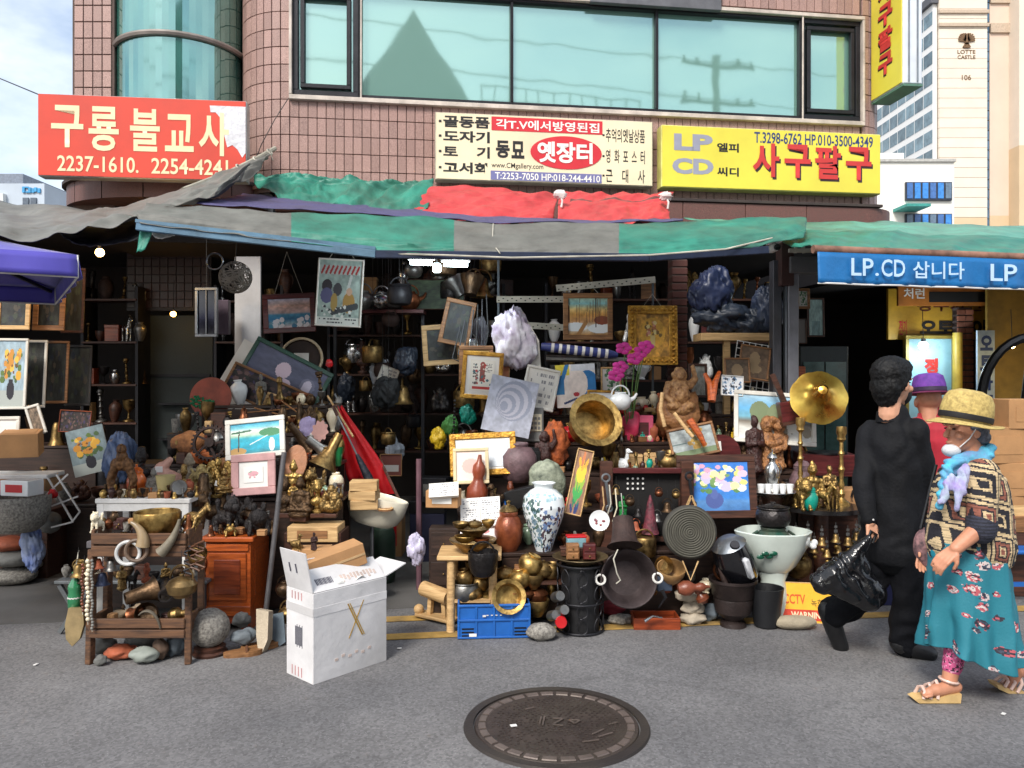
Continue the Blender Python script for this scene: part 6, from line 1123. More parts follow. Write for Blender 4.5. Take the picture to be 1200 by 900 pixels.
m.grid(lambda u,v:(dx*(1-v)+(10+22*v*(1.25-v)*2.2)*k*math.cos(u*2*PI)*(.25+.75*v*1.1)-14*k*v,.06+.05*math.sin(u*2*PI)*(1+.3*math.cos(u*14*PI)),dz*(1-v)),48,16)
m.build('canopy',mat('red_nylon',(196,22,30),.45,var=.2,bump=.2,bscale=30),t,sharp=70);MB().tube([(dx,.05,dz),(dx-5*k,.04,dz+14*k)],.008).build('tip',M_steel,t);hero(425,520,'the red umbrella')
t=thing('black_umbrella','closed black umbrella leaning in front of the red umbrella','umbrella',P(444,585,5.95));m=MB();e=P(402,500,5.95)-P(444,585,5.95)
m.tube([e*f for f in(0,.1,.3,.55,.62)],[.012,.03,.034,.02,.012],10);m.build('canopy',mat('black_nylon',(30,32,42),.5,bump=.3,bscale=30),t);MB().tube([e*.6,e*1.15],.007,7).build('shaft',M_steel,t);MB().tube([e*1.15,e*1.28,e*1.28+Vector((.03,0,.01))],.014,8).build('handle',dwood,t)
tag(MB().tube([P(384,464,6.3),P(414,512,6.0)],.008,7).build('pale_stick',lwood),'pale thin stick leaning left of the red umbrella','stick');tag(MB().tube([P(470,590,6.0),P(446,540,6.3)],.012,7).build('dark_stick',dwood),'dark brown stick crossing right of the black umbrella','stick')
pot(at('C',394,.1)+Vector((0,0,-.02)),16,22,'cup',mat('green_plastic',(20,130,70),.4),'green_cup','bright green plastic cup beside the red umbrella','cup',short='the green cup')
tag(MB().ball((0,0,0),(.03,.03,.035),10,8,None,.4,3).build('red_tassel',redp,loc=P(386,426,6.6)),'red tassel knot above the red umbrella','tassel');
for i,(a,b,r_)in enumerate((((318,462,6.4),(321,482,6.3),.014),((298,478,6.3),(350,492,6.2),.006),((284,484,6.2),(352,478,6.3),.005),((330,470,6.3),(372,500,6.1),.006))):tag(MB().tube([P(*a),P(*b)],r_,6).build('thin_rod',M_dsteel if i==0 else mwood),['dark upright rod stub above the turquoise seascape','thin brown rod lying above the turquoise seascape','second thin rod crossing above the turquoise seascape','slanted thin rod right of the turquoise seascape'][i],'rod')
fillers('B',205,398,21,24,40,(.6,.9),skip=((272,325),));fillers('B',328,400,31,16,26,(.05,.25),step=(11,16));fillers('C',196,262,32,14,24,(.05,.2),step=(10,15));fillers('C',336,392,33,14,26,(.05,.2),step=(10,15));fillers('D',262,384,34,12,22,(.05,.2),step=(10,15));fillers('W',124,224,35,12,24,(.55,.8),step=(10,16));fillers('S',112,206,36,10,18,(.6,.9),step=(10,16));fillers('C',196,392,22,26,42,(.4,.85),skip=((262,336),));fillers('D',205,386,23,26,46,(.25,.8),skip=((275,325),));fillers('E',245,384,24,24,40,(.2,.7))
fillers('O',244,312,28,16,24,(.5,.9),mats=[blackb,bronze])
[fillers(a[0],a[1],a[2],a[3],a[4],a[5],a[6],mats=[bronze,brass,gold,blackb,cream,terracotta,darkcarve,stone],step=(6.5,9.5))for a in(('B',208,268,121,10,20,(.0,.2)),('C',200,262,122,10,20,(.0,.3)),('B',336,402,123,10,18,(.0,.15)),('C',338,392,124,10,20,(.0,.3)),('W',116,220,125,8,14,(.0,.1)))]
TIER['s']=(.725,4.5,4.66,0.0)
BR=[bronze,brass,blackb,bronze,gold,stone,darkcarve,copper,cream]
TIER['H']=(.34,4.96,5.06,0.0)
for a in(('W',118,226,81,10,20,(.02,.2),(8,12)),('S',112,216,82,8,20,(.05,.4),(9,13)),('s',108,160,101,12,26,(.1,.8),(9,13)),('s',204,224,102,14,28,(.1,.8),(9,13)),('s',112,222,103,14,26,(.6,.95),(9,13)),('T',114,216,83,10,20,(.3,.8),(9,14)),('H',70,238,84,14,30,(.2,.8),(10,16)),('B',205,266,85,12,26,(.0,.3),(8,13)),('C',200,265,86,16,30,(.2,.5),(9,14)),('D',200,280,87,14,30,(.0,.4),(9,14)),('D',325,388,88,16,34,(.1,.5),(9,14)),('E',300,384,89,10,22,(.0,.3),(8,13)),('B',318,402,90,12,24,(.3,.55),(8,13)),('O',242,314,91,10,18,(.02,.2),(9,13))):fillers(a[0],a[1],a[2],a[3],a[4],a[5],a[6],mats=BR,step=a[7])
# CENTRE HEAP
rack('dark stepped rack buried under the central heap of curios',[('b',.45,5.22,5.53),('c',.68,5.52,5.83),('d',.90,5.82,6.13),('e',1.10,6.12,6.43),('f',1.30,6.42,6.73)],(588,536,540,548,565),(835,925,935,930,915),.08,MATS['rack_wood'])
TIER['k']=(.185,4.93,5.2,.08);TIER['q']=(.50,4.98,5.2,.08)
def crate():
 loc=G(579,748);k=K(loc.y);W,H,D,th=83*k,40*k,.27,.012;t=thing('blue_crate','blue plastic crate heaped with brass bowls','crate',loc,(0,0,R(4)))
 for nm,c,d in(('front_wall',(0,0,H/2),(W,th,H)),('back_wall',(0,D,H/2),(W,th,H)),('side_wall',(-W/2,D/2,H/2),(th,D,H)),('side_wall',(W/2,D/2,H/2),(th,D,H)),('bottom',(0,D/2,.01),(W-.02,D-.02,.014))):MB().box(c,d,b=.003).build(nm,bluep,t,smooth=False)
 for z in(.004,H-.012,H*.52):MB().box((0,-.01,z+.006),(W+.01,.012,.012),b=.002).build('rib',bluep,t,smooth=False)
 for i in range(5):MB().box((-W/2+W*i/4,-.009,H/2),(.014,.01,H*.94),b=.002).build('rib',bluep,t,smooth=False)
 dk_=mat('crate_recess',(18,70,140),.5,var=.2)
 for x in(-W*.37,W*.37):
  for i in range(3):MB().box((x,-.0075,H*(.1+.1*i)),(W*.17,.004,H*.04)).build('slot',M_black,t,smooth=False)
 MB().box((-W*.14,-.0165,H*.68),(.02,.002,.012)).build('label',M_white,t,smooth=False);lettering('JINRO PLASTIC' if False else '- - - -',W*.22,.006,M_white,t,0,H*.7,-.017,.02);MB().box((-W*.3,-.0165,H*.13),(.045,.002,.018)).build('label',paper,t,smooth=False);hero(579,728,'the blue crate')
crate()
q=random.Random(12)
for i,(px,pyb,w,h,pr,rt)in enumerate(((553,705,26,18,'round',(0,0)),(573,706,24,14,'lidded',(0,0)),(560,692,22,18,'round',(0,20)),(602,706,26,14,'bowl',(0,0)),(546,688,20,22,'round',(10,-10)),(566,678,24,16,'lidded',(0,0)),(585,702,28,12,'bowl',(160,0)),(616,702,24,14,'lidded',(0,0)),(556,672,22,14,'bowl',(0,0)),(612,688,26,22,'round',(0,-12)),(625,690,26,18,'bowl',(0,0)),(628,706,28,20,'lidded',(0,0)),(630,722,28,20,'bowl',(0,0)),(617,672,30,24,'round',(0,25)),(634,676,26,20,'lidded',(0,10)))):
 loc=P(px,pyb,5.05+.03*(i%3));m_=(brass,gold,brass,copper)[i%4]
 pot(loc,w,h,pr,m_,'brass_bowl',f"brass {('bowl', 'pot', 'lidded bowl')[('bowl', 'round', 'lidded').index(pr)]} in the heap over the blue crate",'bowl',(*rt,0),base=False)
pot(P(594,700,4.98),40,18,'basin',gold,'brass_basin','open brass basin facing out above the blue crate','basin',(72,0,8),base=False,short='the open brass basin')
rockthing(G(634,750),36,20,24,stone,'stone','rounded grey stone right of the blue crate','stone',2.,.15);pot(P(632,732,4.93),24,12,'bowl',celadon,'celadon_bowl','pale green bowl on the grey stone','bowl',(180,0,0),base=False)
for i,(px,py)in enumerate(((655,716),(645,722),(650,700))):pot(P(px,py,4.95),12,18,'drum',pewter,'metal_weight',['right','left','upper'][i]+' one of three dark weights beside the scroll stand','weight',(70,0,20),base=False)
pot(P(657,728,4.9),14,12,'drum',redp,'red_reel','small red reel at the foot of the scroll stand','reel',(80,0,0),base=False)
def logstand():
 Y=5.0;X=lambda px:(px-CX)/F*Y;t=thing('log_stand','pale peeled log stand left of the blue crate','stand',(X(550),Y,0));x=lambda px:X(px)-X(550)
 for px,y in((528,0),(577,0.02),(528,.28),(577,.28)):MB().tube([(x(px),y,0.0),(x(px)+.004,y,.49)],.026,10).build('leg',lwood,t)
 MB().box((0,.14,.475),(x(590)-x(515),.36,.03),b=.006).build('top',lwood,t,smooth=False);MB().box((0,.14,.2),(x(577)-x(528),.3,.02)).build('shelf',lwood,t,smooth=False)
 t=thing('roller_toy','pale wooden roller on a runner beside the log stand','roller',G(512,728),(0,0,R(-35)));MB().tube([(-.12,0,.2),(.1,0,.17)],.05,14).build('barrel',lwood,t);MB().box((0,0,.03),(.3,.11,.02),b=.004).build('runner',lwood,t,smooth=False);MB().ball((-.14,-.02,.06),.035,12,8).build('wheel',lwood,t);MB().bar((-.06,0,.04),(-.05,0,.17),.03).build('strut',lwood,t,smooth=False);MB().bar((.07,0,.04),(.06,0,.15),.03).build('strut',lwood,t,smooth=False)
logstand()
pot(at('q',554,.5),56,14,'plate',brass,'brass_tray','wide brass tray on the log stand','tray',short='the brass tray')
for i,(px,dz,w,h,pr,m_)in enumerate(((545,.05,26,9,'bowl',gold),(563,.05,22,9,'lidded',copper),(555,.095,40,10,'plate',brass),(556,.14,18,10,'lidded',brass),(540,.14,20,8,'bowl',brass),(572,.14,16,9,'bowl',gold))):pot(at('q',px,.5)+Vector((0,.03*(i%2),dz)),w,h,pr,m_,'brass_dish',['gilt dish left in the brass tray','copper dish right in the brass tray','second brass tray stacked above the brass tray','small lidded dish topping the stacked trays','left brass dish on the stacked trays','right gilt dish on the stacked trays'][i],'dish')
pot(at('k',545,.6),34,22,'pot',pewter,'grey_pot','grey pot inside the log stand','pot');kettle(566,660,4.92,18,blackb,'black iron pan hanging from the log stand corner','iron_pan',spout=False,cordpx=0,prof='deepbowl',cat='pan',short='the black iron pan')
pot(at('b',596,.3),34,46,'jar',mat('russet_urn',(150,82,50),.35,.3,var=.4,scale=12,tint=(96,44,26),bump=.2),'russet_urn','russet urn with a domed brass lid left of the white vase','urn',lid=brass,short='the russet urn')
def vase():
 loc=at('b',637,.2);k=K(loc.y);pm=Paint(70,55,(220,228,230));pm.mottle(.05).blob(160,.52,.2,.72,.6,.011,[(60,90,90),(90,120,110),(120,150,170)],4).blob(130,.72,.15,.92,.55,.011,[(90,70,80),(110,140,190),(60,60,70)],6).blob(40,.5,.6,1,.75,.015,[(150,190,200),(170,200,210)],7).blob(60,0,.2,.5,.6,.02,[(90,120,120)],8)
 m=MB();n,N=110,140;pts=[(.0,0),(.36,0),(.42,.06),(.62,.25),(.92,.5),(1,.66),(.92,.8),(.62,.89),(.44,.92),(.46,.96),(.58,1),(.5,.99),(.36,.9)]
 zs=np.linspace(0,1,n+1);seg=np.cumsum([0]+[math.hypot(pts[i+1][0]-pts[i][0],pts[i+1][1]-pts[i][1])for i in range(len(pts)-1)]);seg/=seg[-1]
 r_=np.interp(zs,seg,[p[0]for p in pts]);z_=np.interp(zs,seg,[p[1]for p in pts])
 m.grid(lambda u,v:(r_[round(v*n)]*25*k*math.cos(2*PI*u),r_[round(v*n)]*25*k*math.sin(2*PI*u),z_[round(v*n)]*80*k),N,n);me=m.mesh('white_vase',painted('glazed_vase',.15,0,60,.5));setcol(me,pm.c.reshape(-1,3));tag(link('white_vase',me,None,loc),'big white porcelain vase painted with blue green landscape','vase');hero(637,615,'the white vase')
vase()
for i,(px,w,h,pr,m_,lb)in enumerate(((592,24,16,'lidded',brass,'brass lidded bowl below the russet urn'),(630,26,16,'lidded',gold,'shiny lidded brass bowl below the white vase'),(645,20,18,'pot',brass,'small brass pot at the right foot of the white vase'))):pot(at('b',px,.05)+Vector((0,-.13,-.14)),w,h,pr,m_,'lidded_bowl',lb,'bowl')
boxthing(at('b',611,.05)+Vector((0,-.13,-.14)),17,16,14,mwood,'wooden_box','little open wooden box below the russet urn','box',0,drawer=1)
MB().box((0,0,0),(.44,.12,.02)).build('plank',dwood,thing('bowl_shelf','low dark plank carrying brass bowls below the white vase','shelf',at('b',617,.05)+Vector((0,-.13,-.152))),smooth=False)
def scroll():
 loc=G(680,738);k=K(loc.y);t=thing('scroll_stand','round black iron stand with heart shaped scrollwork','stand',loc);r,h=27*k,78*k
 for z in(.012,h*.45,h):MB().ring((0,0,z),r,.007,N=36).build('hoop',M_dsteel,t)
 cyl=lambda s,z:(r*math.sin(s/r),-r*math.cos(s/r),z)
 for row in range(4):
  for c in range(8):
   s0=(c-4)*2*PI*r/8;z0=h*(.04+.235*row);m=MB();w=.05
   for sg in(-1,1):m.tube([cyl(s0+sg*w*(.05+.75*math.sin(a)*(1-.12*a)),z0+.085*(1-math.cos(a*.9))*.55)for a in np.linspace(0,3.9,12)],.0035,5)
   m.build('heart_scroll',M_dsteel,t)
 MB().lathe([(.0,.0),(r*.82,0),(r*.82,h*.98),(0,h*.98)],20).build('dark_core',mat('tin_core',(34,34,36),.6,.3),t);MB().lathe([(a*33*k,h+b*9*k)for a,b in PR['plate']],28,None,False).build('top_plate',mat('dull_brass',(120,104,76),.45,.7,var=.3),t)
 for i,dx in enumerate((-.05,.055)):boxthing(loc+Vector((dx,-.02,h+6*k)),15,18,12,(mwood,maroonw)[i],'drawer_box',['brown','maroon'][i]+' miniature chest with drawers on the scroll stand plate','box',0,drawer=2)
 boxthing(loc+Vector((-.01,.08,h+6*k)),40,10,12,dwood,'wooden_box','flat dark box behind the miniature chests','box',0,lid=dwood);boxthing(loc+Vector((-.02,.08,h+16*k)),22,14,12,mat('pale_blue_tin',(130,170,180),.4),'blue_tin','pale blue tin on the flat dark box','tin',5,lid=redp);hero(680,690,'the scroll stand')
scroll()
cone(732,640,4.95,12,21,34,iron,'rusty iron pail tipped toward the street',(-28,0,0),'iron_pail','pail',short='the rusty iron pail')
def pan():
 t=thing('iron_pan','large round iron pan with ring handles standing on edge','pan',P(736,678,5.0),(R(78),R(0),R(6)));k=K(5.0)
 MB().lathe([(0,-.10),(22*k,-.10),(28*k,-.06),(32*k,.02),(34*k,.03),(33*k,.035),(30*k,.02),(26*k,-.05),(20*k,-.085),(0,-.088)],36,None,False).build('body',mat('pan_iron',(70,60,60),.55,.4,var=.3,scale=8,bump=.2),t)
 for sg in(-1,1):MB().ring((sg*34*k,0,.03),5.5*k,.008,(0,.2,1),14).build('ring_handle',mat('ring_white',(214,212,206),.5),t)
 MB().tube([P(724,640,4.9)-P(736,678,5.0),P(718,660,4.86)-P(736,678,5.0)],.003).build('wire',M_rope,t)if False else None;hero(736,678,'the big iron pan')
 tag(MB().tube([P(724,644,4.86),P(719,655,4.84),P(723,672,4.84),P(727,680,4.84),P(722,684,4.84)],.0045,6).build('wire_hook',M_rope),'white wire hook dangling before the big iron pan','hook')
 t=thing('woven_disc','round dark coiled basket disc hanging by the flower picture','basket',P(809,624,5.05),(R(84),0,R(-4)));k=K(5.05)
 MB().lathe([(0,0),(28*k,0),(31*k,-.015),(31.5*k,-.05),(29*k,-.06),(0,-.05)],40,None,False).build('base',mat('coil_dark',(64,62,56),.8,var=.3),t)
 for i in range(11):MB().ring((0,0,.002),(2+2.6*i)*k,.0055,N=34,seg=5).build('coil',mat('coil_green',(84,82,72),.75,var=.3),t)
 MB().tube([(-.05,-.18,-.02),(0,-.3,-.02),(.05,-.18,-.02)],.006).build('strap',lwood,t);hero(809,624,'the coiled basket disc')
 t=thing('painted_plate','small round painted plate hanging above the scroll stand','plate',P(702,610,5.1),(R(80),0,0));k=K(5.1);MB().lathe([(a*12*k,b*4*k)for a,b in PR['plate']],24,None,False).build('plate',whitec,t);m=MB();[m.ball((random.Random(i).uniform(-.035,.035),random.Random(i+9).uniform(-.035,.035),.012),(.009,.009,.003),6,4)for i in range(6)];m.build('painted_marks',mat('plate_marks',(170,84,70),.4,tint=(40,60,90)),t)
pan()
def tool_stand():
 Y=5.42;X=lambda px:(px-CX)/F*Y;Z=lambda py:EYE+(HZ-py)/F*Y;t=thing('open_cabinet','dark red wooden open stand with tools hanging from its posts','stand',(X(757),Y,0));x=lambda px:X(px)-X(757)
 for px in(711,806):MB().box((x(px),.03,Z(541)/2),(.085,.06,Z(541)),b=.004).build('post',dwood,t,smooth=False)
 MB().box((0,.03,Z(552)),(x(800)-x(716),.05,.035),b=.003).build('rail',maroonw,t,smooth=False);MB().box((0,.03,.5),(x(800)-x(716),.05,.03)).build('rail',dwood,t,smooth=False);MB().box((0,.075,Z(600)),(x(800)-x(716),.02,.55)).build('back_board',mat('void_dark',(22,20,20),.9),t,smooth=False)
 m=MB();[m.lathe([(0,0),(.008,.002),(.008,.004),(0,.005)],8,Matrix.Translation((x(737+6*(i%4)),.058,Z(562+6*(i//4))))@Matrix.Rotation(R(90),4,'X'))for i in range(12)];struct(m.build('white_studs',M_white,t),'stuff');hero(757,600,'the dark open stand')
 for i,(px,py,L,m_,lb)in enumerate(((710,560,60,M_steel,'steel wrench'),(808,558,55,M_dsteel,'dark wrench'))):
  k=K(5.36);w=thing('wrench',f"{lb} hanging on the {'left' if i == 0 else 'right'} post of the dark open stand",'wrench',P(px,py,5.37));MB().ring((0,0,0),4.5*k,.008,(0,1,0),14).build('ring_end',m_,w);MB().bar((0,0,-4*k),(4*k,0,-L*.55*k),.012,.02,b=.002).build('shaft',m_,w,smooth=False);MB().ring((4*k,0,-L*.6*k),3.6*k,.007,(0,1,0),12).build('jaw',m_,w)
 for i,(px,py,m_)in enumerate(((714,590,M_rope),(721,595,cream),(706,592,lwood),(728,600,silver))):tag(MB().tube([P(px,py-22,5.35),P(px+2,py,5.33),P(px-3,py+16,5.34)],.005,6).build('rope_tassel',m_),['white cord','cream ribbon','tan cord','silver chain'][i]+' hanging at the left post of the dark open stand','cord')
 o=fig(P(730,605,5.38),24,'stand',mat('green_doll',(30,130,60),.5),'green_doll','small green doll hanging in the dark open stand','doll',0,.9)
 c=MB();c.lathe([(.004,.0),(.02,-.05),(.045,-.2),(.06,-.26)],14,None,False,wob=lambda a,z:1+.25*math.sin(7*a));tag(c.build('net_bag',mat('red_net',(110,44,56),.6,var=.5,scale=30,tint=(40,30,34),bump=.8,bscale=60),loc=P(762,580,5.36)),'reddish net bag hanging in the dark open stand','bag')
 t=thing('triangle_hanger','wooden triangle hanger above the coiled basket disc','hanger',P(810,595,5.2));k=K(5.2);m=MB();m.bar((-12*k,0,-14*k),(0,0,14*k),.014);m.bar((12*k,0,-14*k),(0,0,14*k),.014);m.bar((-12*k,0,-14*k),(12*k,0,-14*k),.014);m.build('frame',lwood,t,smooth=False);MB().ball((0,0,-3*k),(6*k,.01,6*k),10,7).build('medallion',brass,t);kettle(755,640,5.3,14,brass,'brass pail between the rusty pail and the coiled basket disc','brass_pail',spout=False,cordpx=0,prof='drum',cat='pail')
tool_stand()
for i,(px,py,r_,m_)in enumerate(((722,575,5,brass),(738,588,6,bronze),(748,600,6,blackb),(772,578,5,copper),(782,594,7,bronze),(792,580,5,brass),(770,606,6,pewter),(790,612,6,darkcarve),(745,616,6,terracotta),(726,622,6,cream))):kettle(px,py,5.37,r_,m_,f"tiny {CNAME.get(m_.name, 'dark')} {('bell', 'pot')[i % 2]} hanging inside the dark open stand",'hanging_'+('bell','pot')[i%2],spout=False,cordpx=10,prof=('bell','round')[i%2],cat=('bell','pot')[i%2])
t=thing('red_tray','shallow red wooden tray on the ground with spoons','tray',G(770,738));k=K(4.95);W,D,H=56*k,.16,14*k
for c,d in(((0,0,H/2),(W,.012,H)),((0,D,H/2),(W,.012,H)),((-W/2+.006,D/2,H/2),(.012,D-.014,H)),((W/2-.006,D/2,H/2),(.012,D-.014,H))):MB().box(c,d,b=.002).build('side',rwood,t,smooth=False)
MB().box((0,D/2,.006),(W-.026,D-.014,.01)).build('base',rwood,t,smooth=False)
tag(MB().tube([P(755,728,4.98),P(765,722,5.0),P(776,724,5.02)],[.012,.006,.005],8).build('spoon',silver),'silver spoon lying in the red tray','spoon');tag(MB().tube([P(772,712,5.05),P(780,700,5.0),P(776,692,5.0)],[.006,.01,.014],8).build('dark_ladle',M_dsteel),'curved dark ladle standing above the red tray','ladle')
LR=[(rockthing,(G(812,732),30,14,20,mat('chalk_stone',(176,164,146),.85,var=.2,bump=.5),'stone','lowest pale stone of the pile right of the red tray','stone',1.)),(rockthing,(G(812,732)+Vector((0,.02,.06)),28,15,20,MATS['chalk_stone'],'stone','middle pale stone of the pile right of the red tray','stone',2.)),(rockthing,(G(812,732)+Vector((-.01,.03,.13)),36,16,22,MATS['chalk_stone'],'stone','topmost pale stone of the pile right of the red tray','stone',4.)),(rockthing,(G(832,728),22,20,18,MATS['bluish_rock'],'stone','bluish rock right of the pale stone pile','stone',5.)),(rockthing,(G(727,732),28,12,18,stone,'stone','flat pale stone left of the red tray','stone',8.)),(rockthing,(G(718,728)+Vector((0,.06,.02)),36,18,18,mat('maroon_cloth',(120,30,40),.8),'cloth_bundle','maroon cloth bundle below the big iron pan','cloth',9.)),(rockthing,(G(932,737),52,16,22,mat('beige_slab',(164,152,130),.85,var=.2,bump=.4),'stone','flat beige stone before the yellow warning board','stone',6.,.12))]
for f_,a in LR:f_(*a)
boxthing(G(772,726)+Vector((0,.12,0)),44,30,26,whitec,'white_case','white box behind the big iron pan','box',8);boxthing(P(778,692,5.15),18,16,8,mat('blue_slate2',(62,74,92),.5),'slate_block','small dark blue slab on the white box','slab',10)
pot(P(785,682,5.2),34,22,'bowl',mat('tan_wood_bowl',(178,140,92),.45,var=.3),'tan_bowl','tan wooden bowl tilted behind the pale stones','bowl',(25,0,0),base=False);pot(P(776,662,5.25),22,12,'plate',brass,'brass_plate','brass plate on edge left of the coiled basket disc','plate',(80,0,0),base=False)
pot(P(794,690,5.05),18,38,'gourd',mat('red_brown_wood',(134,72,50),.4,var=.25),'wooden_gourd','reddish wooden club lying above the pale stones','club',(0,86,0),base=False);pot(P(826,706,5.08),16,22,'gourd',brownc,'brown_gourd','brown gourd left of the iron mortar','gourd',(0,-30,0),base=False)
t=pot(G(859,733),56,56,'mortar',mat('mortar_iron',(54,44,42),.5,.4,var=.35,bump=.25),'iron_mortar','heavy dark iron mortar with an iron pestle','mortar',short='the iron mortar');tag(MB().tube([P(852,690,5.1),P(842,660,5.12)],[.02,.014],9).build('pestle',iron),'iron pestle standing in the iron mortar','pestle');k=K(5.1);tag(MB().ring((0,0,0),13*k,.009,(.2,1,.1),22).build('iron_hoop',copper,loc=P(850,668,5.22)),'rusty hoop behind the iron mortar','hoop')
def fryer():
 t=thing('air_fryer','black and silver kitchen fryer leaning on the wash basin','appliance',P(868,678,5.18),(R(6),R(-24),R(15)));k=K(5.18)
 MB().lathe([(0,0),(20*k,0),(22*k,4*k),(23*k,30*k),(20*k,46*k),(12*k,52*k),(0,53*k)],26).build('body',mat('gloss_black',(20,20,24),.18,coat=.6,bump=0),t);MB().lathe([(0,0),(20.4*k,0),(12.4*k,7*k),(0,8*k)],26,Matrix.Translation((0,0,46*k))).build('top_shell',M_steel,t);MB().box((2*k,-24*k,22*k),(7*k,8*k,26*k),b=.01).build('handle',mat('silver_plastic',(200,202,206),.3,bump=0),t);MB().lathe([(0,0),(6*k,0),(5*k,4*k),(0,4*k)],16,Matrix.Translation((0,-14*k,49*k))@Matrix.Rotation(R(35),4,'X')).build('dial',M_dsteel,t);hero(868,650,'the black fryer')
fryer()
def washbasin():
 loc=Vector((P(906,668,5.3).x,5.3,0));k=K(5.3);t=thing('wash_basin','white and green porcelain wash basin on a pedestal','basin',loc);m=mat('pale_celadon',(206,216,208),.2,var=.08,coat=.5,bump=0);z0=EYE-(668-440)*k
 MB().lathe([(0,z0),(20*k,z0),(26*k,z0+6*k),(40*k,z0+30*k),(44*k,z0+46*k),(42*k,z0+47*k),(38*k,z0+34*k),(22*k,z0+14*k),(0,z0+12*k)],36,None,False,1,.8,lambda a,z:1+.03*math.cos(6*a)).build('bowl',m,t);MB().lathe([(18*k,0),(17*k,z0*.5),(14*k,z0*.8),(19*k,z0+2*k)],24,None,True,1,.85).build('pedestal',m,t)
 g=MB();[g.ball((-24*k+5*k*i,-(29.5-abs(i)*.4+2*(i%2))*k,z0+(22+4*(i%2))*k),(4.5*k,1.5*k,2.6*k),8,6,None,.3,3,i)for i in range(4)];g.build('leaf_motif',mat('leaf_green',(24,84,64),.3,bump=0),t);f=MB();[f.ball((44*k+(i%2)*3*k,-8*k+4*k*i,z0+(30+3*(i%2))*k),4*k,8,6)for i in range(3)];f.build('flower_boss',whitec,t);hero(906,645,'the porcelain wash basin')
 z1=z0+15*k;b=loc+Vector((0,0,z1))
 pot(b,44,36,'jar',mat('green_pot',(84,82,70),.5,.3,var=.4,scale=10,tint=(30,80,66),bump=.3),'bronze_censer','greenish bronze censer standing in the wash basin','censer',handles=2);pot(b+Vector((0,0,37*k)),40,22,'pot',blackb,'iron_kettle','black iron kettle on the greenish censer','kettle',lid=True)
washbasin()
pot(G(898,734),40,46,'cup',mat('black_bucket',(26,27,30),.5),'black_bucket','black bucket between the iron mortar and the warning board','bucket',handles=0,short='the black bucket')
pot(P(934,676,5.6),34,30,'round',brass,'brass_jar','dark brass jar under the wash basin right side','jar',base=False)
def cctv():
 A=G(914,706);B_=G(976,729);t=thing('warning_board','yellow board reading CCTV and WARNING leaning by the wash basin','sign',(G(914,729).x,G(914,729).y,0),(R(-14),0,R(-10)));W,H=.36,.26
 MB().box((W/2,.01,H/2),(W,.012,H),b=.002).build('board',mat('board_yellow',(236,178,44),.5,var=.12,scale=4,dirt=.15),t,smooth=False);MB().box((W/2,.0028,H*.2),(W*.9,.003,H*.26)).build('red_band',mat('board_red',(206,66,44),.5,bump=0),t,smooth=False);bars(W,H,.008,.016).build('rim',lwood,t,(W/2,.01,H/2),smooth=False)
 o=ink('orange',(206,84,30));lettering('CCTV',W*.38,H*.24,o,t,W*.27,H*.58,.002,.02);lettering('녹화중',W*.32,H*.2,bk,t,W*.72,H*.5,.002,.0);lettering('WARNING',W*.6,H*.16,ink('cream',(240,220,180)),t,W*.5,H*.2,-.001,.03);hero(945,695,'the yellow warning board')
cctv()
def bell_table():
 loc=Vector((P(962,590,5.65).x,5.65,0));k=K(5.65);z=EYE-(592-440)*k;t=thing('bell_table','round black table hung with rows of brass wind bells','table',loc);r=44*k
 MB().lathe([(0,z-.03),(r,z-.03),(r,z),(0,z)],36).build('table_top',mat('black_lacquer',(30,28,28),.3,coat=.3),t);MB().lathe([(.16,0),(.05,.03),(.05,z-.03)],16).build('column',dwood,t);MB().lathe([(0,0),(.17,0),(.17,.02),(0,.03)],20).build('foot',dwood,t)
 bm_=MB().lathe([(a*6*k,b*9*k)for a,b in PR['bell']],12,None,False).mesh('wind_bell',brass);hm_=MB().bar((-.012,0,0),(.012,0,.0),.004,.02).bar((0,0,-.02),(0,0,.06),.003).bar((-.01,0,.03),(.01,0,.03),.004,.016).mesh('hanger',pewter,smooth=False);pm_=MB().ball((0,0,0),2.6*k,8,6).mesh('clapper',gold)
 for j in range(2):
  for i in range(9):
   a=R(190+160*i/8+8*j);rr=r*(.97-.12*j);zz=z-(34+14*j+4*(i%2))*k;b=link('wind_bell',bm_,t,(rr*math.cos(a),rr*math.sin(a),zz));link('hanger',hm_,b,(0,0,12*k));link('clapper',pm_,b,(.004,0,-5*k))
 TIER['R']=(z,5.65-r*.9,5.65+r*.9,0);hero(962,620,'the bell table')
bell_table()
for px,f,h,kd,m_,lb,yw in((941,.12,40,'lion',gold,'gilt lion on the left front of the bell table',0),(952,.5,52,'buddha',gold,'gilt child figure on the bell table',0),(966,.12,34,'horse',gold,'gilt goat with curled tail on the bell table',40),(979,.2,34,'horse',gold,'second gilt goat at the right of the bell table',-30),(930,.5,30,'duck',brass,'brass duck on the bell table rim',20),(972,.75,44,'stand',brass,'slim brass figure at the back of the bell table',0)):fig(at('R',px,f),h,kd,m_,'gilt_figure',lb,'figurine',yw,.8)
o=pot(at('R',950,.06),17,24,'jar',teal,'teal_jar','bright teal censer jar on the bell table','jar',lid=True);o=pot(at('R',986,.5),20,92,'candle',gold,'gold_candlestick','tall ornate gold candlestick on the bell table','candlestick',short='the tall gold candlestick');pot(at('d',921,.0)+Vector((0,-.3,-.12)),18,88,'candle',gold,'gold_candlestick','ornate gold candlestick left of the bell table','candlestick')
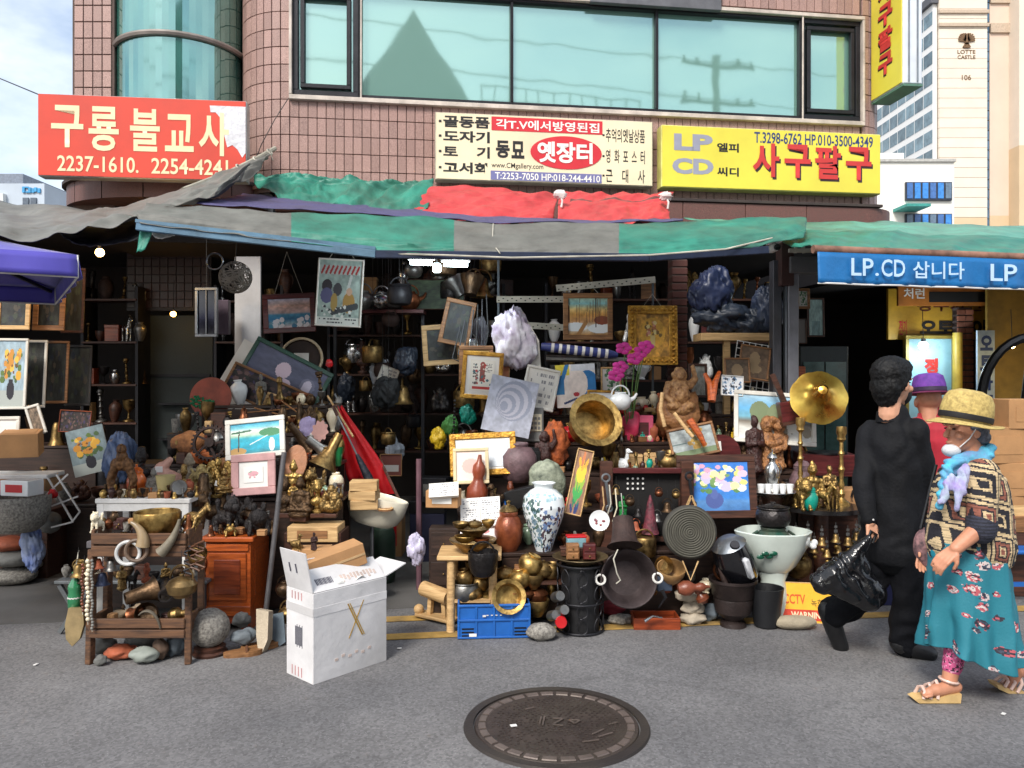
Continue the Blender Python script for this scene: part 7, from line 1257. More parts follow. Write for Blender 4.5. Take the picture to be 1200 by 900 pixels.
loc=P(905,580,5.6);k=K(5.6);t=thing('silver_tray','round fluted silver tray with the tea set','tray',loc+Vector((0,0,-.01)));MB().lathe([(a*28*k,b*7*k)for a,b in PR['plate']],32,None,False,wob=lambda a,z:1+.02*math.cos(24*a)).build('tray',silver,t);MB().lathe([(.1,-loc.z+.01),(.05,-.1),(.08,0)],16).build('stand',dwood,t)
o=pot(loc+Vector((0,0,.02)),18,40,'tallvase',silver,'silver_coffeepot','tall silver coffee pot on the fluted tray','pot',lid=True,handles=1,short='the silver coffee pot')
for i in range(5):pot(loc+Vector((-.1+.05*i,-.07,.02)),9,11,'cup',whitec,'white_cup',['leftmost','second','middle','fourth','rightmost'][i]+' little white cup in front of the silver coffee pot','cup')
PX=[(840,570,92,74,5.5,p_flowers(),dwood,9,'blue painting of pastel flowers in a brown frame',-1,9,0,creamf,0,'the flower picture'),(689,371,58,55,6.75,p_forest(),mwood,6,'brown framed painting of a snowy autumn wood',0,2,0,None,0,'the autumn wood painting'),(765,393,58,70,6.8,p_icon(),gilt,10,'ornate gold framed painting of a golden flower vase',0,3,0,None,0,'the gold framed painting'),(565,440,48,56,6.2,p_redfig(),gilt,5,'gilt framed print of a red figure high in the heap',4,8,0,paper,5,'the red figure print'),(558,428,40,46,6.3,Paint(8,8,(196,160,90)),mwood,5,'plain wooden frame behind the red figure print',0,8,0,None,0,None),(586,442,22,54,6.35,Paint(8,8,(206,132,96)),lwood,1,'salmon coloured board behind the red figure print',3,8,0,None,0,None),(566,532,78,50,5.75,Paint(20,12,(214,222,230)).mottle(.06),gilt,7,'wide gilt frame with a pale blue sheet in the heap',-3,12,0,paper,3,'the wide gilt frame'),(552,546,42,42,5.62,Paint(16,16,(232,214,204)).ell(.5,.5,.3,.25,(226,180,170)),creamf,4,'small cream frame with a pink print inside the wide gilt frame',-2,12,0,None,0,None),(633,455,40,50,6.25,p_doc(5),whitef,3,'framed page of pale stamps right of the grey portrait sheet',12,10,0,None,0,'the framed stamp page'),(598,476,56,66,6.05,p_gray(),card,0,'curled grey drawing of a pale wave on paper',12,12,0,None,0,'the grey wave drawing'),(675,452,46,50,6.3,p_pop(),whitef,0,'bright blue yellow and red canvas in the heap',-3,8,0,None,0,'the bright canvas'),(716,446,24,32,6.4,p_green(),lwood,2,'small picture of green leaves right of the bright canvas',0,8,0,None,0,'the green leaf picture'),(704,470,32,26,6.2,p_blue(),gilt,3,'small gilt framed blue flower print below the bright canvas',2,12,0,paper,2,'the blue flower print'),(679,565,20,78,5.4,p_rainbow(),lwood,1.5,'narrow rainbow feather panel leaning by the dark open stand',13,10,0,None,0,'the rainbow panel'),(812,517,56,38,5.95,p_wheat(),mwood,3,'wooden framed picture of yellow wheat above the flower picture',-12,16,0,None,0,'the wheat picture'),(818,446,22,40,6.6,Paint(10,14,(150,150,140)).mottle(.2),dwood,3,'grey picture in a dark frame behind the wooden monk',0,6,0,None,0,None),(908,490,96,62,6.05,p_lake(),whitef,5,'white framed blue lake painting behind the statues',4,14,0,None,0,'the lake painting'),(858,452,26,24,6.1,p_bluepat(),paper,1,'blue and white patterned tile print',4,8,0,None,0,'the blue tile print'),(884,425,36,40,6.35,Paint(14,14,(112,86,62)).mottle(.2).ell(.5,.6,.2,.25,(160,130,90)).ell(.5,.3,.3,.14,(160,130,90)),mwood,2,'brown relief portrait tablet on the white wire grid',9,8,0,None,0,'the relief tablet'),(864,434,30,30,6.25,Paint(14,14,(96,76,56)).mottle(.2).ell(.5,.5,.25,.3,(146,118,82)),mwood,2,'smaller brown relief tablet below the other relief tablet',0,10,0,None,0,None)]
for a in PX:pic(a[0],a[1],a[2],a[3],a[4],a[5],a[6],a[7],a[8],a[9],a[10],a[11],mount=a[12],mw=a[13],short=a[14],ornate=(a[0]==765),cord=14 if a[0]in(689,765)else None)
pic(563,600,46,36,5.35,p_pages(),paper,0,'open white book propped up left of the russet urn',-4,34,0,name='open_book',cat='book',short='the open book');pic(561,622,42,16,5.3,Paint(20,8,(222,216,216)).ell(.6,.5,.2,.2,(206,120,120)),paper,0,'pale booklet with red marks below the open book',4,30,0,name='booklet',cat='booklet')
boxthing(P(520,590,5.3)-Vector((0,0,.02)),38,20,24,card,'notice_box','brown box with a paper notice beside the dark aisle','box',-6,panel=paper,short='the notice box');pic(520,574,34,18,5.22,p_doc(6),paper,0,'white paper notice taped on the brown box',-4,40,0,name='paper_notice',cat='notice')
boxthing(Vector((P(521,650,5.36).x,5.36,0)),34,104,26,MATS['rack_wood'],'dark_cabinet','slim dark cabinet carrying the notice box','cabinet',0,drawer=3)
tag(MB().tube([Vector((P(491,640,6.0).x,6.0,0)),P(491,538,6.0)],.022,8).build('pink_post',mat('mauve_post',(112,80,90),.6)),'short mauve post standing in the dark aisle','post')
tag(MB().ball((0,0,.1),(.06,.05,.1),40,26,None,.5,2.5,4,True).build('plastic_bag',mat('lilac_bag',(196,190,214),.3,var=.2,bump=.1,bscale=30),loc=P(488,662,5.3)),'pale lilac plastic bag hanging left of the log stand','bag')
pot(P(686,503,5.95),64,34,'basin',gold,'brass_basin','big polished brass basin tipped to face the street','basin',(66,-14,24),base=False,short='the big polished basin')
o=fig(at('e',796,.2)+Vector((0,0,-.02)),58,'monk',mat('oak_carving',(196,150,100),.45,var=.35,scale=12,tint=(120,76,44),bump=.3),'wooden_monk','carved wooden laughing monk standing on a root','statue',5,.9);o.location.z+=.22;rockthing(at('e',795,.3)+Vector((0,0,-.05)),52,62,30,carvedw,'root_carving','knotted brown root carving under the wooden monk','carving',3.,.4,2.4,short='the root carving')
for i,(a,b,c)in enumerate((((834,470,6.0),(832,450,6.05),(826,438,6.1)),((834,470,6.0),(838,448,6.05),(843,436,6.1)),((808,492,5.9),(820,510,5.85),(826,522,5.85)),((776,460,5.9),(774,480,5.88),(779,500,5.86)),((790,484,5.85),(802,500,5.82),(812,512,5.8)))):tag(MB().tube([P(*a),P(*b),P(*c)],[.03,.024,.016]if i<3 else.014,9).build('wooden_limb',owood if i<3 else lwood),['left fork of an orange wood branch','right fork of an orange wood branch','orange wooden foot below the root carving','pale curved handle left of the root carving','pale stick across the root carving'][i]+' in the heap','branch')
pot(at('d',783,.2),26,22,'round',brass,'brass_ladle','round brass ladle bowl left of the root carving','ladle',(20,0,0));fig(at('d',730,.1),30,'duck',whitec,'white_bird','white crane figure before the big polished basin','figurine',60,.8)
kettle(727,470,6.05,13,whitec,'white teapot with a wire handle beside the big polished basin','white_teapot',cordpx=0,cat='teapot');boxthing(at('e',752,.3),26,30,20,mat('pink_tin',(206,84,116),.5),'pink_tin','pink tin standing by the flower spray','tin',-8,panel=maroonw);rockthing(at('e',740,.15),24,34,18,mat('pink_shoe',(210,60,96),.5),'pink_purse','bright pink purse by the flower spray','purse',5.)
t=thing('flower_spray','spray of magenta paper flowers in front of the gold framed painting','flowers',at('e',738,.1));k=K(6.15);fm_=mat('magenta_petal',(226,60,160),.6,var=.2);
for i,(px,py)in enumerate(((731,408),(752,412),(744,420),(727,430),(757,406),(722,440))):
 p=P(px,py,6.05)-t.location;MB().tube([(0,0,.02),(p.x*.6,p.y*.5,p.z*.7),p],.004,5).build('stem',mat('stem_green',(96,130,70),.6),t);f=MB();[f.ball((p.x+5*k*math.cos(a),p.y+.01,p.z+4*k*math.sin(a)),(5*k,2.5*k,3.4*k),8,6)for a in np.linspace(0,5,5)];f.build('blossom',fm_,t)
rockthing(at('e',668,.1),34,18,20,redp,'red_cloth','glossy red cloth below the bright canvas','cloth',6.,.4,2.)
def payphone():
 loc=at('e',619,.2);k=K(loc.y);t=thing('old_telephone','grey box telephone with a black handset in the heap','telephone',loc,(R(-8),0,R(-4)));gm=mat('phone_grey',(126,126,124),.5,var=.15);MB().box((0,0,20*k),(36*k,16*k,40*k),b=.006).build('body',gm,t,smooth=False);MB().box((9*k,-8.5*k,22*k),(14*k,2*k,20*k),b=.002).build('keypad',cream,t,smooth=False)
 for i in range(9):MB().box(((5+4*(i%3))*k,-10*k,(16+5.5*(i//3))*k),(2.6*k,1.4*k,3*k)).build('key',gm,t,smooth=False)
 MB().tube([(-8*k,-11*k,34*k),(-9*k,-14*k,22*k),(-13*k,-11*k,8*k)],[5*k,3.4*k,5*k],10).build('handset',M_black,t);MB().box((-6*k,-8.5*k,36*k),(12*k,1*k,5*k)).build('display',M_black,t,smooth=False);hero(619,500,'the grey telephone')
 loc=at('d',623,.1);k=K(loc.y);t=thing('twin_lens_camera','old black twin lens camera in front of the grey telephone','camera',loc);MB().box((0,0,13*k),(20*k,18*k,26*k),b=.004).build('body',M_black,t,smooth=False)
 for z in(9,19):MB().lathe([(5.5*k,0),(5.5*k,3*k),(4*k,3*k),(0,1.5*k)],16,Matrix.Translation((0,-9*k,z*k))@Matrix.Rotation(R(90),4,'X')).build('lens',M_steel,t)
 MB().box((0,0,28*k),(16*k,14*k,4*k)).build('hood',M_black,t,smooth=False)
payphone()
pot(at('d',607,.15)+Vector((-.0,-.05,-.06)),46,46,'round',purplec,'mauve_jar','round mauve stoneware jar below the grey telephone','jar',short='the mauve jar');rockthing(at('c',641,.3),44,54,24,mat('mosaic_stone',(150,156,136),.6,var=.4,scale=20,bump=.6,tint=(70,78,66)),'carved_stone','pale green carved stone slab above the white vase','carving',4.,.2,2.,short='the green carved stone');rockthing(at('d',650,.3),32,56,20,mat('orange_root',(176,90,44),.8,var=.5,scale=16,bump=.8,bscale=20,tint=(90,40,20)),'orange_carving','rough orange wooden carving left of the big polished basin','carving',8.,.3,3.)
fig(at('d',638,.1),50,'monk',darkcarve,'wooden_figure','dark red wooden seated figure right of the old camera','figurine',0,.7);fig(at('c',618,.05),26,'clump',gold,'yellow_flower','small yellow gilt flower cluster left of the green carved stone','ornament',0,1.)
pot(at('c',558,.25),26,64,'gourd',mat('red_gourd',(134,62,38),.35,var=.3,coat=.2),'gourd_bottle','reddish long necked gourd bottle in front of the cream frame','bottle',(0,4,0),short='the gourd bottle');fig(at('c',581,.1),34,'duck',bronze,'bronze_duck','bronze duck between the gourd bottle and the mauve jar','figurine',-40,.9)
boxthing(at('c',616,.0),40,22,20,M_black,'black_iron','black vintage camera case above the white vase','case',-14,roll=-14);fig(at('c',598,.5),30,'bust',brownc,'brown_bust','little brown bust under the mauve jar','bust',0,.8)
fig(at('d',884,.0),66,'stand',darkcarve,'wooden_statue','dark carved old man statue right of the flower picture','statue',10,.72,short='the old man statue');fig(at('d',905,.1),66,'couple',carvedw,'wooden_couple','reddish wooden carving of an embracing couple','statue',0,.85,short='the embracing couple');fig(at('c',915,.1)+Vector((0,-.05,0)),32,'clump',bronze,'bronze_group','twisted bronze group behind the silver coffee pot','figurine',0,1.);pot(at('c',940,.4),30,44,'jar',purplec,'grey_jar','grey stoneware jar behind the gilt lion','jar',lid=True)
t=thing('mantel_clock','maroon arched mantel clock case with a price card','clock',at('d',846,.2));k=K(6.0);MB().prism([(-20*k,0),(20*k,0)]+[(20*k*math.cos(a),20*k+22*k*math.sin(a))for a in np.linspace(0,PI,16)],-.05,.05).build('case',maroonw,t,smooth=False);MB().box((0,0,2*k),(46*k,.13,5*k),b=.003).build('base',mwood,t,smooth=False);MB().box((-8*k,-.055,30*k),(16*k,.004,11*k)).build('price_card',paper,t,(0,0,0),(0,R(-6),0),smooth=False);hero(846,490,'the maroon clock case')
t=thing('stereoscope','brown wooden viewer box on a handle before the lake painting','viewer',P(924,482,5.95),(0,R(-10),0));k=K(5.95);MB().box((0,0,0),(22*k,16*k,24*k),b=.006).build('box',maroonw,t,smooth=False);MB().bar((-3*k,0,10*k),(-12*k,0,46*k),6*k,6*k).build('handle',dwood,t,smooth=False);MB().box((0,0,-13*k),(24*k,18*k,4*k)).build('rim',dwood,t,smooth=False)
t=thing('wire_grid','white wire grid rack behind the relief tablets','grid',P(882,432,6.5),(R(-8),R(10),0));k=K(6.5);m=MB();[m.bar((-22*k+7.3*i*k,0,-30*k),(-22*k+7.3*i*k,0,30*k),.006)for i in range(7)];[m.bar((-22*k,.004,-30*k+8.6*i*k),(22*k,.004,-30*k+8.6*i*k),.006)for i in range(8)];m.build('wires',M_white,t,smooth=False)
def gramophone():
 loc=P(970,556,6.0);k=K(6.0);t=thing('gramophone','old gramophone with a fluted brass horn and maroon case','gramophone',loc,(0,0,R(-8)));MB().box((0,.1,12*k),(62*k,.34,24*k),b=.005).build('case',maroonw,t,smooth=False);MB().box((0,.1,2*k),(68*k,.37,5*k),b=.004).build('plinth',maroonw,t,smooth=False);MB().lathe([(0,0),(22*k,0),(22*k,2*k),(0,2.4*k)],26,Matrix.Translation((2*k,.06,24*k))).build('turntable',M_black,t)
 h=P(966,466,5.75)-loc;MB().tube([(-20*k,.12,25*k),(-26*k,.12,40*k),(-16*k,.08,60*k),(h.x,h.y+.14,h.z)],[.012,.016,.024,.034],10).build('elbow',brass,t)
 q=MB();q.lathe([(.035,.2),(.05,.14),(.075,.08),(.12,.03),(30*k,0.0),(30.6*k,-.002),(.118,.036),(.07,.086),(.03,.19),(0,.195)],36,None,False,wob=lambda a,z:1+.035*abs(math.cos(4.5*a))*(1 if z<.1 else.2));q.build('horn',mat('horn_gold',(226,196,96),.3,.9,var=.25,scale=5,tint=(190,130,50),bump=.03),t,(h.x,h.y,h.z),(R(72),0,R(-12)+R(8)));hero(966,500,'the gramophone')
 boxthing(Vector((loc.x,6.1,0)),66,116,46,dwood,'dark_cabinet','dark cabinet under the gramophone','cabinet',-8,drawer=3);boxthing(P(990,590,5.9),40,18,30,card,'cardboard_box','flat cardboard box right of the tall gold candlestick','box',4)
gramophone()
def crumple(px,py,Y,rx,ry,rz,m,name,label,seed,cat='bag'):
 k=K(Y);tag(MB().ball((0,0,0),(rx*k,ry*k,rz*k),64,40,None,.42,2.6,seed,True).build(name,m,loc=P(px,py,Y),sharp=180),label,cat)
crumple(602,398,6.35,24,16,36,mat('print_plastic',(222,222,228),.25,var=.3,scale=7,tint=(150,130,160),bump=.1,bscale=30),'plastic_bundle','white and lilac plastic bundle above the red figure print',2.);crumple(592,470,6.2,16,10,22,mat('clear_bag',(190,196,206),.2,var=.3,bump=.1,bscale=30),'clear_bag','crumpled clear bag behind the grey wave drawing',6.)
tag(MB().prism([(x*K(6.3),z*K(6.3))for x,z in((-8,34),(4,38),(26,-2),(28,-34),(8,-30))][::-1],-.03,.02).build('display_board',whitef,loc=P(606,398,6.42),rot=(R(-8),0,0),smooth=False),'slanted white panel behind the lilac plastic bundle','panel')
t=thing('patterned_tube','long blue and white patterned rolled tube lying on the heap','tube',P(634,406,6.4));e=P(724,416,6.4)-P(634,406,6.4);MB().tube([(0,0,0),e*.12,e*.88,e],[.03,.038,.038,.02],12).build('roll',mat('tube_blue',(52,62,120),.4,var=.3),t);[MB().tube([e*f-e.normalized()*.012,e*f+e.normalized()*.012],.0395,12).build('white_band',M_white,t)for f in(.15,.25,.35,.45,.55,.65,.75,.85)]
tag(MB().tube([P(640,420,6.45),P(740,422,6.45)],[.03,.02],9).build('grey_roll',pewter),'grey tarnished rod under the patterned tube','rod')
sm=mat('cream_slotted',(196,190,172),.6,var=.15,dirt=.3)
def slotted(a,b,label,Y):
 p,q_=P(*a,Y),P(*b,Y);L=(q_-p).length;t=thing('slotted_rail',label,'rail',p,(0,-math.atan2(q_.z-p.z,q_.x-p.x),0));MB().box((L/2,0,0),(L,.012,.055),b=.002).build('web',sm,t,smooth=False);MB().box((L/2,.03,.028),(L,.06,.006)).build('flange',sm,t,smooth=False);me=MB().box((0,0,0),(.014,.004,.01)).mesh('slot',M_black,smooth=False)
 for i in range(int(L/.04)):link('slot',me,t,(.02+.04*i,-.0055,-.01+.018*(i%2)))
 return t
slotted((652,338),(768,328),'upper cream slotted metal rail above the autumn wood painting',7.0);slotted((582,351),(660,351),'cream slotted metal rail left of the autumn wood painting',7.2);slotted((612,381),(660,384),'lower cream slotted metal rail left of the autumn wood painting',7.2)
tag(MB().bar(Vector((P(765,440,7.05).x,7.05,0)),P(765,330,7.05),.05,.012).build('slotted_upright',mat('grey_upright',(96,104,110),.6,.3)),'grey slotted upright behind the gold framed painting','upright');tag(MB().bar(Vector((P(584,440,7.25).x,7.25,0)),P(584,300,7.25),.06,.02).build('slotted_upright',MATS['grey_upright']),'dark upright left of the slotted rails','upright')
t=thing('timber_shelf','rough timber shelf holding the navy bags','shelf',P(866,395,6.6));k=K(6.6);MB().box((0,.1,0),(92*k,.3,9*k),b=.004).build('board',lwood,t,smooth=False);[MB().box((x*k,.02,-(1.62+45*k)/2),(.05,.05,1.62+36*k)).build('leg',lwood,t,smooth=False)for x in(-14,40)]
for i,(px,py,rx,rz,m_,lb)in enumerate(((836,345,24,28,mat('navy_bag',(34,44,74),.4,var=.3,bump=.1,bscale=30),'blue folded bag at the top of the navy pile'),(846,372,34,18,mat('slate_bag',(38,47,62),.45,var=.3,bump=.1,bscale=30),'dark slate bag at the left of the navy pile'),(880,378,24,16,MATS['slate_bag'],'crumpled dark bag in the middle of the navy pile'),(898,364,18,26,mat('denim_bag',(46,56,78),.5,var=.3,bump=.1,bscale=30),'bulging denim blue bag at the right of the navy pile'))):crumple(px,py,6.65,rx,16,rz,m_,'navy_bag',lb,3.+i)
[fillers(a[0],a[1],a[2],a[3],a[4],a[5],a[6],mats=BR,step=a[7])for a in(('c',588,660,92,12,22,(.0,.25),(8,12)),('f',660,800,93,12,26,(.5,.9),(9,14)),('e',800,925,94,12,24,(.0,.3),(9,13)),('f',800,912,95,14,28,(.1,.6),(9,14)),('d',545,640,96,12,24,(.6,.95),(9,13)),('c',540,600,97,12,24,(.5,.9),(9,13)),('k',640,700,98,12,24,(.6,.95),(10,14)),('R',930,995,99,12,26,(.25,.9),(9,13)),('b',700,760,100,12,24,(.6,.95),(9,13)))];CO=[teal,redp,cream,gold,terracotta,bluep,brass,darkcarve,celadon,bronze,yellowp];[fillers(a[0],a[1],a[2],a[3],a[4],a[5],a[6],mats=CO,step=(6.5,9.5))for a in(('d',704,800,111,9,17,(.0,.12)),('d',704,800,112,10,20,(.2,.4)),('c',590,664,113,9,17,(.0,.12)),('e',642,770,114,9,18,(.0,.12)),('f',642,780,115,10,20,(.0,.2)),('e',820,925,116,9,18,(.0,.2)),('d',545,600,117,9,17,(.0,.12)))];fillers('b',590,660,41,16,26,(.6,.9));fillers('b',655,700,71,14,24,(.3,.8),step=(10,15));fillers('b',745,835,72,16,28,(.3,.8),step=(11,17));fillers('k',745,840,73,14,26,(.5,.9),step=(11,17));fillers('d',540,660,74,10,20,(.02,.15),step=(9,13));fillers('e',640,790,75,10,22,(.02,.2),step=(9,13));fillers('f',590,780,76,10,22,(.0,.2),step=(9,14));fillers('e',545,640,77,16,30,(.4,.9),step=(10,16));fillers('f',570,640,78,16,30,(.4,.9),step=(10,16));fillers('d',815,900,79,12,22,(.02,.2),step=(9,14));fillers('c',540,700,42,18,30,(.35,.9),step=(12,19));fillers('c',815,930,43,20,34,(.3,.85),step=(12,19));fillers('d',545,700,44,18,30,(.3,.9),step=(12,19));fillers('d',700,800,45,16,26,(.0,.35),step=(11,16));fillers('d',700,930,46,22,36,(.45,.9),step=(12,20));fillers('e',640,925,47,20,34,(.4,.9),step=(12,20));fillers('f',640,910,48,18,32,(.3,.9),step=(12,20));fillers('c',702,800,49,16,26,(.05,.3),step=(10,15),mats=[brass,gold,redp,teal,cream,terracotta,bronze]);fillers('c',705,800,50,20,30,(.6,.9),step=(10,16))
# PEOPLE
skin=mat('skin',(206,152,122),.5,var=.12,scale=14,bump=.05);skin2=mat('skin_tan',(196,136,106),.5,var=.14,scale=14,bump=.05)
def hand(w,d,side,s=1.0,curl=.9):
 """palm, four fingers and a thumb, fingers curling to 'side'"""
 d=Vector(d).normalized();sd=Vector(side);sd=(sd-d*sd.dot(d)).normalized();ac=d.cross(sd);L=[]
 p=Vector(w);c=p+d*.045*s
 for i in range(4):
  o=ac*(.032-.0212*i)*s;a=p+d*.02*s+o*.7;k0=p+d*.088*s+o;L.append(('c',a,.0125*s,k0,.0105*s));ln=(.04,.045,.042,.033)[i]*s
  k1=k0+(d*math.cos(curl*.6)+sd*math.sin(curl*.6))*ln;k2=k1+(d*math.cos(curl*1.5)+sd*math.sin(curl*1.5))*ln*.75;L+=[('c',k0,.009*s,k1,.0082*s),('c',k1,.0082*s,k2,.0068*s)]
 t0=p+d*.025*s+ac*.03*s;t1=t0+(d*.7+ac*.5+sd*.5).normalized()*.04*s;L+=[('c',t0,.013*s,t1,.011*s),('c',t1,.0105*s,t1+(d*.8+sd*.6).normalized()*.032*s,.0085*s)]
 return L
def headparts(c,f,s=1.0):
 c=Vector(c);f=Vector(f).normalized();l=Vector((0,0,1)).cross(f).normalized();z=Vector((0,0,1));E=lambda p,r:('c',p,r,p+Vector((0,0,.001)),r);yaw=math.degrees(math.atan2(f.y,f.x))-90
 q=lambda a,b,h:c+f*a*s+l*b*s+z*h*s
 return[('e',*q(-.015,0,.03),.074*s,.098*s,.09*s,0,0,yaw),('e',*q(.012,0,-.035),.062*s,.08*s,.085*s,0,0,yaw),('e',*q(.05,0,-.095),.034*s,.034*s,.028*s),('c',q(.085,0,.012),.011*s,q(.108,0,-.03),.015*s),('e',*q(.083,0,-.067),.024*s,.018*s,.011*s),('e',*q(.08,.032,.022),.02*s,.02*s,.01*s),('e',*q(.08,-.032,.022),.02*s,.02*s,.01*s),('e',*q(.065,.045,-.03),.022*s,.022*s,.02*s),('e',*q(.065,-.045,-.03),.022*s,.022*s,.02*s),('e',*q(-.008,.078,-.012),.012*s,.022*s,.033*s,0,0,yaw),('e',*q(-.008,-.078,-.012),.012*s,.022*s,.033*s,0,0,yaw),('c',q(-.025,0,-.06),.052*s,q(-.035,0,-.17),.056*s)]
def eyes(c,f,t,o,s=1.0):
 c=Vector(c);f=Vector(f).normalized();l=Vector((0,0,1)).cross(f)
 for sg in(-1,1):
  MB().ball(c+f*.086*s+l*.031*sg*s+Vector((0,0,.004))-o,(.009,.009,.005),10,7).build('eye',mat('eye_dark',(40,30,28),.2,bump=0),t);MB().tube([c+f*.096*s+l*(.031+.016*a)*sg*s+Vector((0,0,.026+.004*(1-a*a)))-o for a in(-1,0,1)],.0025,5).build('eyebrow',mat('brow',(36,30,30),.8,bump=0),t)
def wr(p,amp=.006,fr=9.0,sz=.35):return amp*(mnoise.noise(Vector((p.x*fr,p.y*fr,p.z*fr*sz)))+.6*mnoise.noise(Vector((p.x*fr*1.2+p.z*fr,p.y*fr,p.z*fr*.9-p.x*5))))
def off(parts,o):
 out=[]
 for q in parts:
  if q[0]=='e':out.append(('e',q[1]-o.x,q[2]-o.y,q[3]-o.z,*q[4:]))
  else:out.append(('c',Vector(q[1])-o,q[2],Vector(q[3])-o,q[4]))
 return out
def put(name,parts,m,t,o,vox=.012,sm=4,disp=None):return link(name,organic(name,off(parts,o),m,vox,sm,disp),t)
def shoe(a,toe,h=.05):a,toe=Vector(a),Vector(toe);d=(toe-a);return[('c',a-d*.22,.056,a+d*.55,.054),('c',a+d*.4,.054,toe+d*.1,.047)]
def man():
 Y=4.6;J=lambda px,py,dy=0:P(px,py,Y+dy);o=Vector((J(1050,760).x,Y,0));t=thing('person','man in black shirt and trousers walking right with a black plastic bag','person',o);f=Vector((.86,.5,0))
 hc=J(1047,449,0);ne=J(1046,487);ch=J(1046,530,.02);pe=J(1044,612,.02);sL,eL,wL=J(1020,507,.1),J(1012,568,-.04),J(1020,612,-.12);sR,eR,wR=J(1074,507,-.08),J(1086,568,-.02),J(1092,618,.06)
 hL,kL,aL,tL=J(1034,628,.06),J(1020,694,.08),J(972,722,.1),J(984,754,.1);hR,kR,aR,tR=J(1058,628,-.03),J(1066,695,-.04),J(1060,754,-.03),J(1086,761,-.06)
 body=headparts(hc,f,1.1)+[('c',ne,.055,ch,.12),('c',ch,.13,pe,.125),('c',sL,.055,eL,.042),('c',eL,.04,wL,.027),('c',sR,.055,eR,.042),('c',eR,.04,wR,.027),('c',sL,.06,sR,.06),('c',hL,.085,kL,.055),('c',kL,.055,aL,.038),('c',hR,.085,kR,.055),('c',kR,.055,aR,.038),('c',aL,.03,aL.lerp(tL,.7),.022),('c',aR,.03,aR.lerp(tR,.7),.022),('c',hL,.09,hR,.09)]
 hd=(J(1023,632,-.14)-wL);body+=hand(wL,hd,(-.2,.8,-.2),.95,1.5)+hand(wR,(0.3,.2,-1),(.5,.5,0),.95,.8)
 put('body',body,skin,t,o,.0056,2);bk_=mat('black_shirt',(19,20,24),.8,var=.3,scale=5,bump=.3,bscale=60,spec=.25);bt=mat('black_trousers',(13,14,19),.85,var=.3,scale=5,bump=.3,bscale=60,spec=.2)
 put('shirt',[('c',J(1049,484),.072,ch,.15),('c',sL,.075,sR,.075),('c',J(1046,520,.03),.165,J(1048,575,.02),.16),('c',J(1048,575,.02),.16,J(1047,640,.02),.165),('c',J(1036,570,.06),.11,J(1034,640,.06),.13),('c',sL,.078,eL,.063),('c',eL,.063,wL+(eL-wL)*.12,.046),('c',sR,.078,eR,.063),('c',eR,.063,wR+(eR-wR)*.1,.046)],bk_,t,o,.011,2,lambda p:wr(p,.014,9,.5)+.007*math.sin(38*(p.z-.9*p.x)+7*mnoise.noise(p*5))*max(0,mnoise.noise(p*4+Vector((3,0,0)))+.25))
 MB().lathe([(.082,-.03),(.076,.0),(.07,.025),(.064,.024),(.07,-.03)],24,Matrix.Translation(J(1043,486)-o)@Matrix.Rotation(R(-8),4,'Y'),False).build('collar',bk_,t)
 put('trousers',[('c',hL,.115,hR,.115),('c',hL+Vector((0,0,.05)),.12,hR+Vector((0,0,.05)),.12),('c',hL,.105,kL,.083),('c',kL,.095,aL+Vector((.03,0,.035)),.092),('c',hR,.108,kR,.084),('c',kR,.09,aR+Vector((0,0,.01)),.085)],bt,t,o,.011,2,lambda p:wr(p,.014,9,.6)+.007*math.sin(30*p.z+8*mnoise.noise(p*5)))
 bs=mat('black_shoe',(22,22,24),.45,var=.3)
 put('shoe',shoe(aL,tL),bs,t,o,.008,2);put('shoe',shoe(aR+Vector((0,0,-.01)),tR+Vector((0,0,-.02))),bs,t,o,.008,2)
 l=Vector((0,0,1)).cross(f);yaw=math.degrees(math.atan2(f.y,f.x))-90;Hq=lambda a,b,h:hc+f*a+l*b+Vector((0,0,h))
 put('hair',[('e',*Hq(-.025,0,.06),.106,.122,.1,0,0,yaw),('e',*Hq(-.07,0,-.02),.092,.072,.1,0,0,yaw),('e',*Hq(.055,0,.09),.075,.066,.055,0,0,yaw),('e',*Hq(-.07,0,-.075),.07,.05,.07,0,0,yaw),('e',*Hq(-.035,-.075,.025),.028,.055,.07,0,0,yaw),('e',*Hq(-.035,.075,.025),.028,.055,.07,0,0,yaw)],mat('black_hair',(12,12,13),.6,var=.4,scale=40,bump=.6,bscale=90,spec=.3),t,o,.007,1,lambda p:.006*mnoise.noise(Vector((p.x*110,p.y*110,p.z*26)))+.004*mnoise.noise(p*60))
 put('face_mask',[('e',*Hq(.072,0,-.065),.062,.052,.066,0,0,yaw)],mat('black_mask',(24,24,28),.8),t,o,.007,1);MB().tube([Hq(.06,-.055,-.03)-o,Hq(.0,-.086,-.005)-o],.003,5).build('mask_loop',M_black,t);eyes(hc,f,t,o,1.1)
 MB().ball(wL+(eL-wL)*.1-o+Vector((.0,-.045,0)),.006,8,6).build('cuff_button',M_white,t)
 b0=J(1022,624,-.15);b=thing('plastic_bag','shiny black plastic bag swinging from the walking man hand','bag',b0);pm=mat('black_polythene',(17,17,20),.2,var=.3,bump=.3,bscale=14,spec=.6);e=lambda px,py,dy=0:P(px,py,Y-.15+dy)-b0
 ms=organic('sack',[('c',e(1018,630),.022,e(1000,652),.05),('c',e(1000,652),.05,e(976,676),.085),('c',e(976,676),.085,e(964,682),.07),('c',e(1005,660),.06,e(1010,690),.09),('c',e(976,680),.08,e(1015,695),.1)],pm,.008,3,lambda p:.012*math.sin(60*(p.x*.75+p.z*.75)+8*mnoise.noise(p*9))*(.4+mnoise.noise(p*7))+.008*mnoise.noise(p*14));link('sack',ms,b);MB().tube([e(1016,634),e(1021,622),e(1027,626),e(1022,636)],.009,7).build('handle',pm,b)
man()
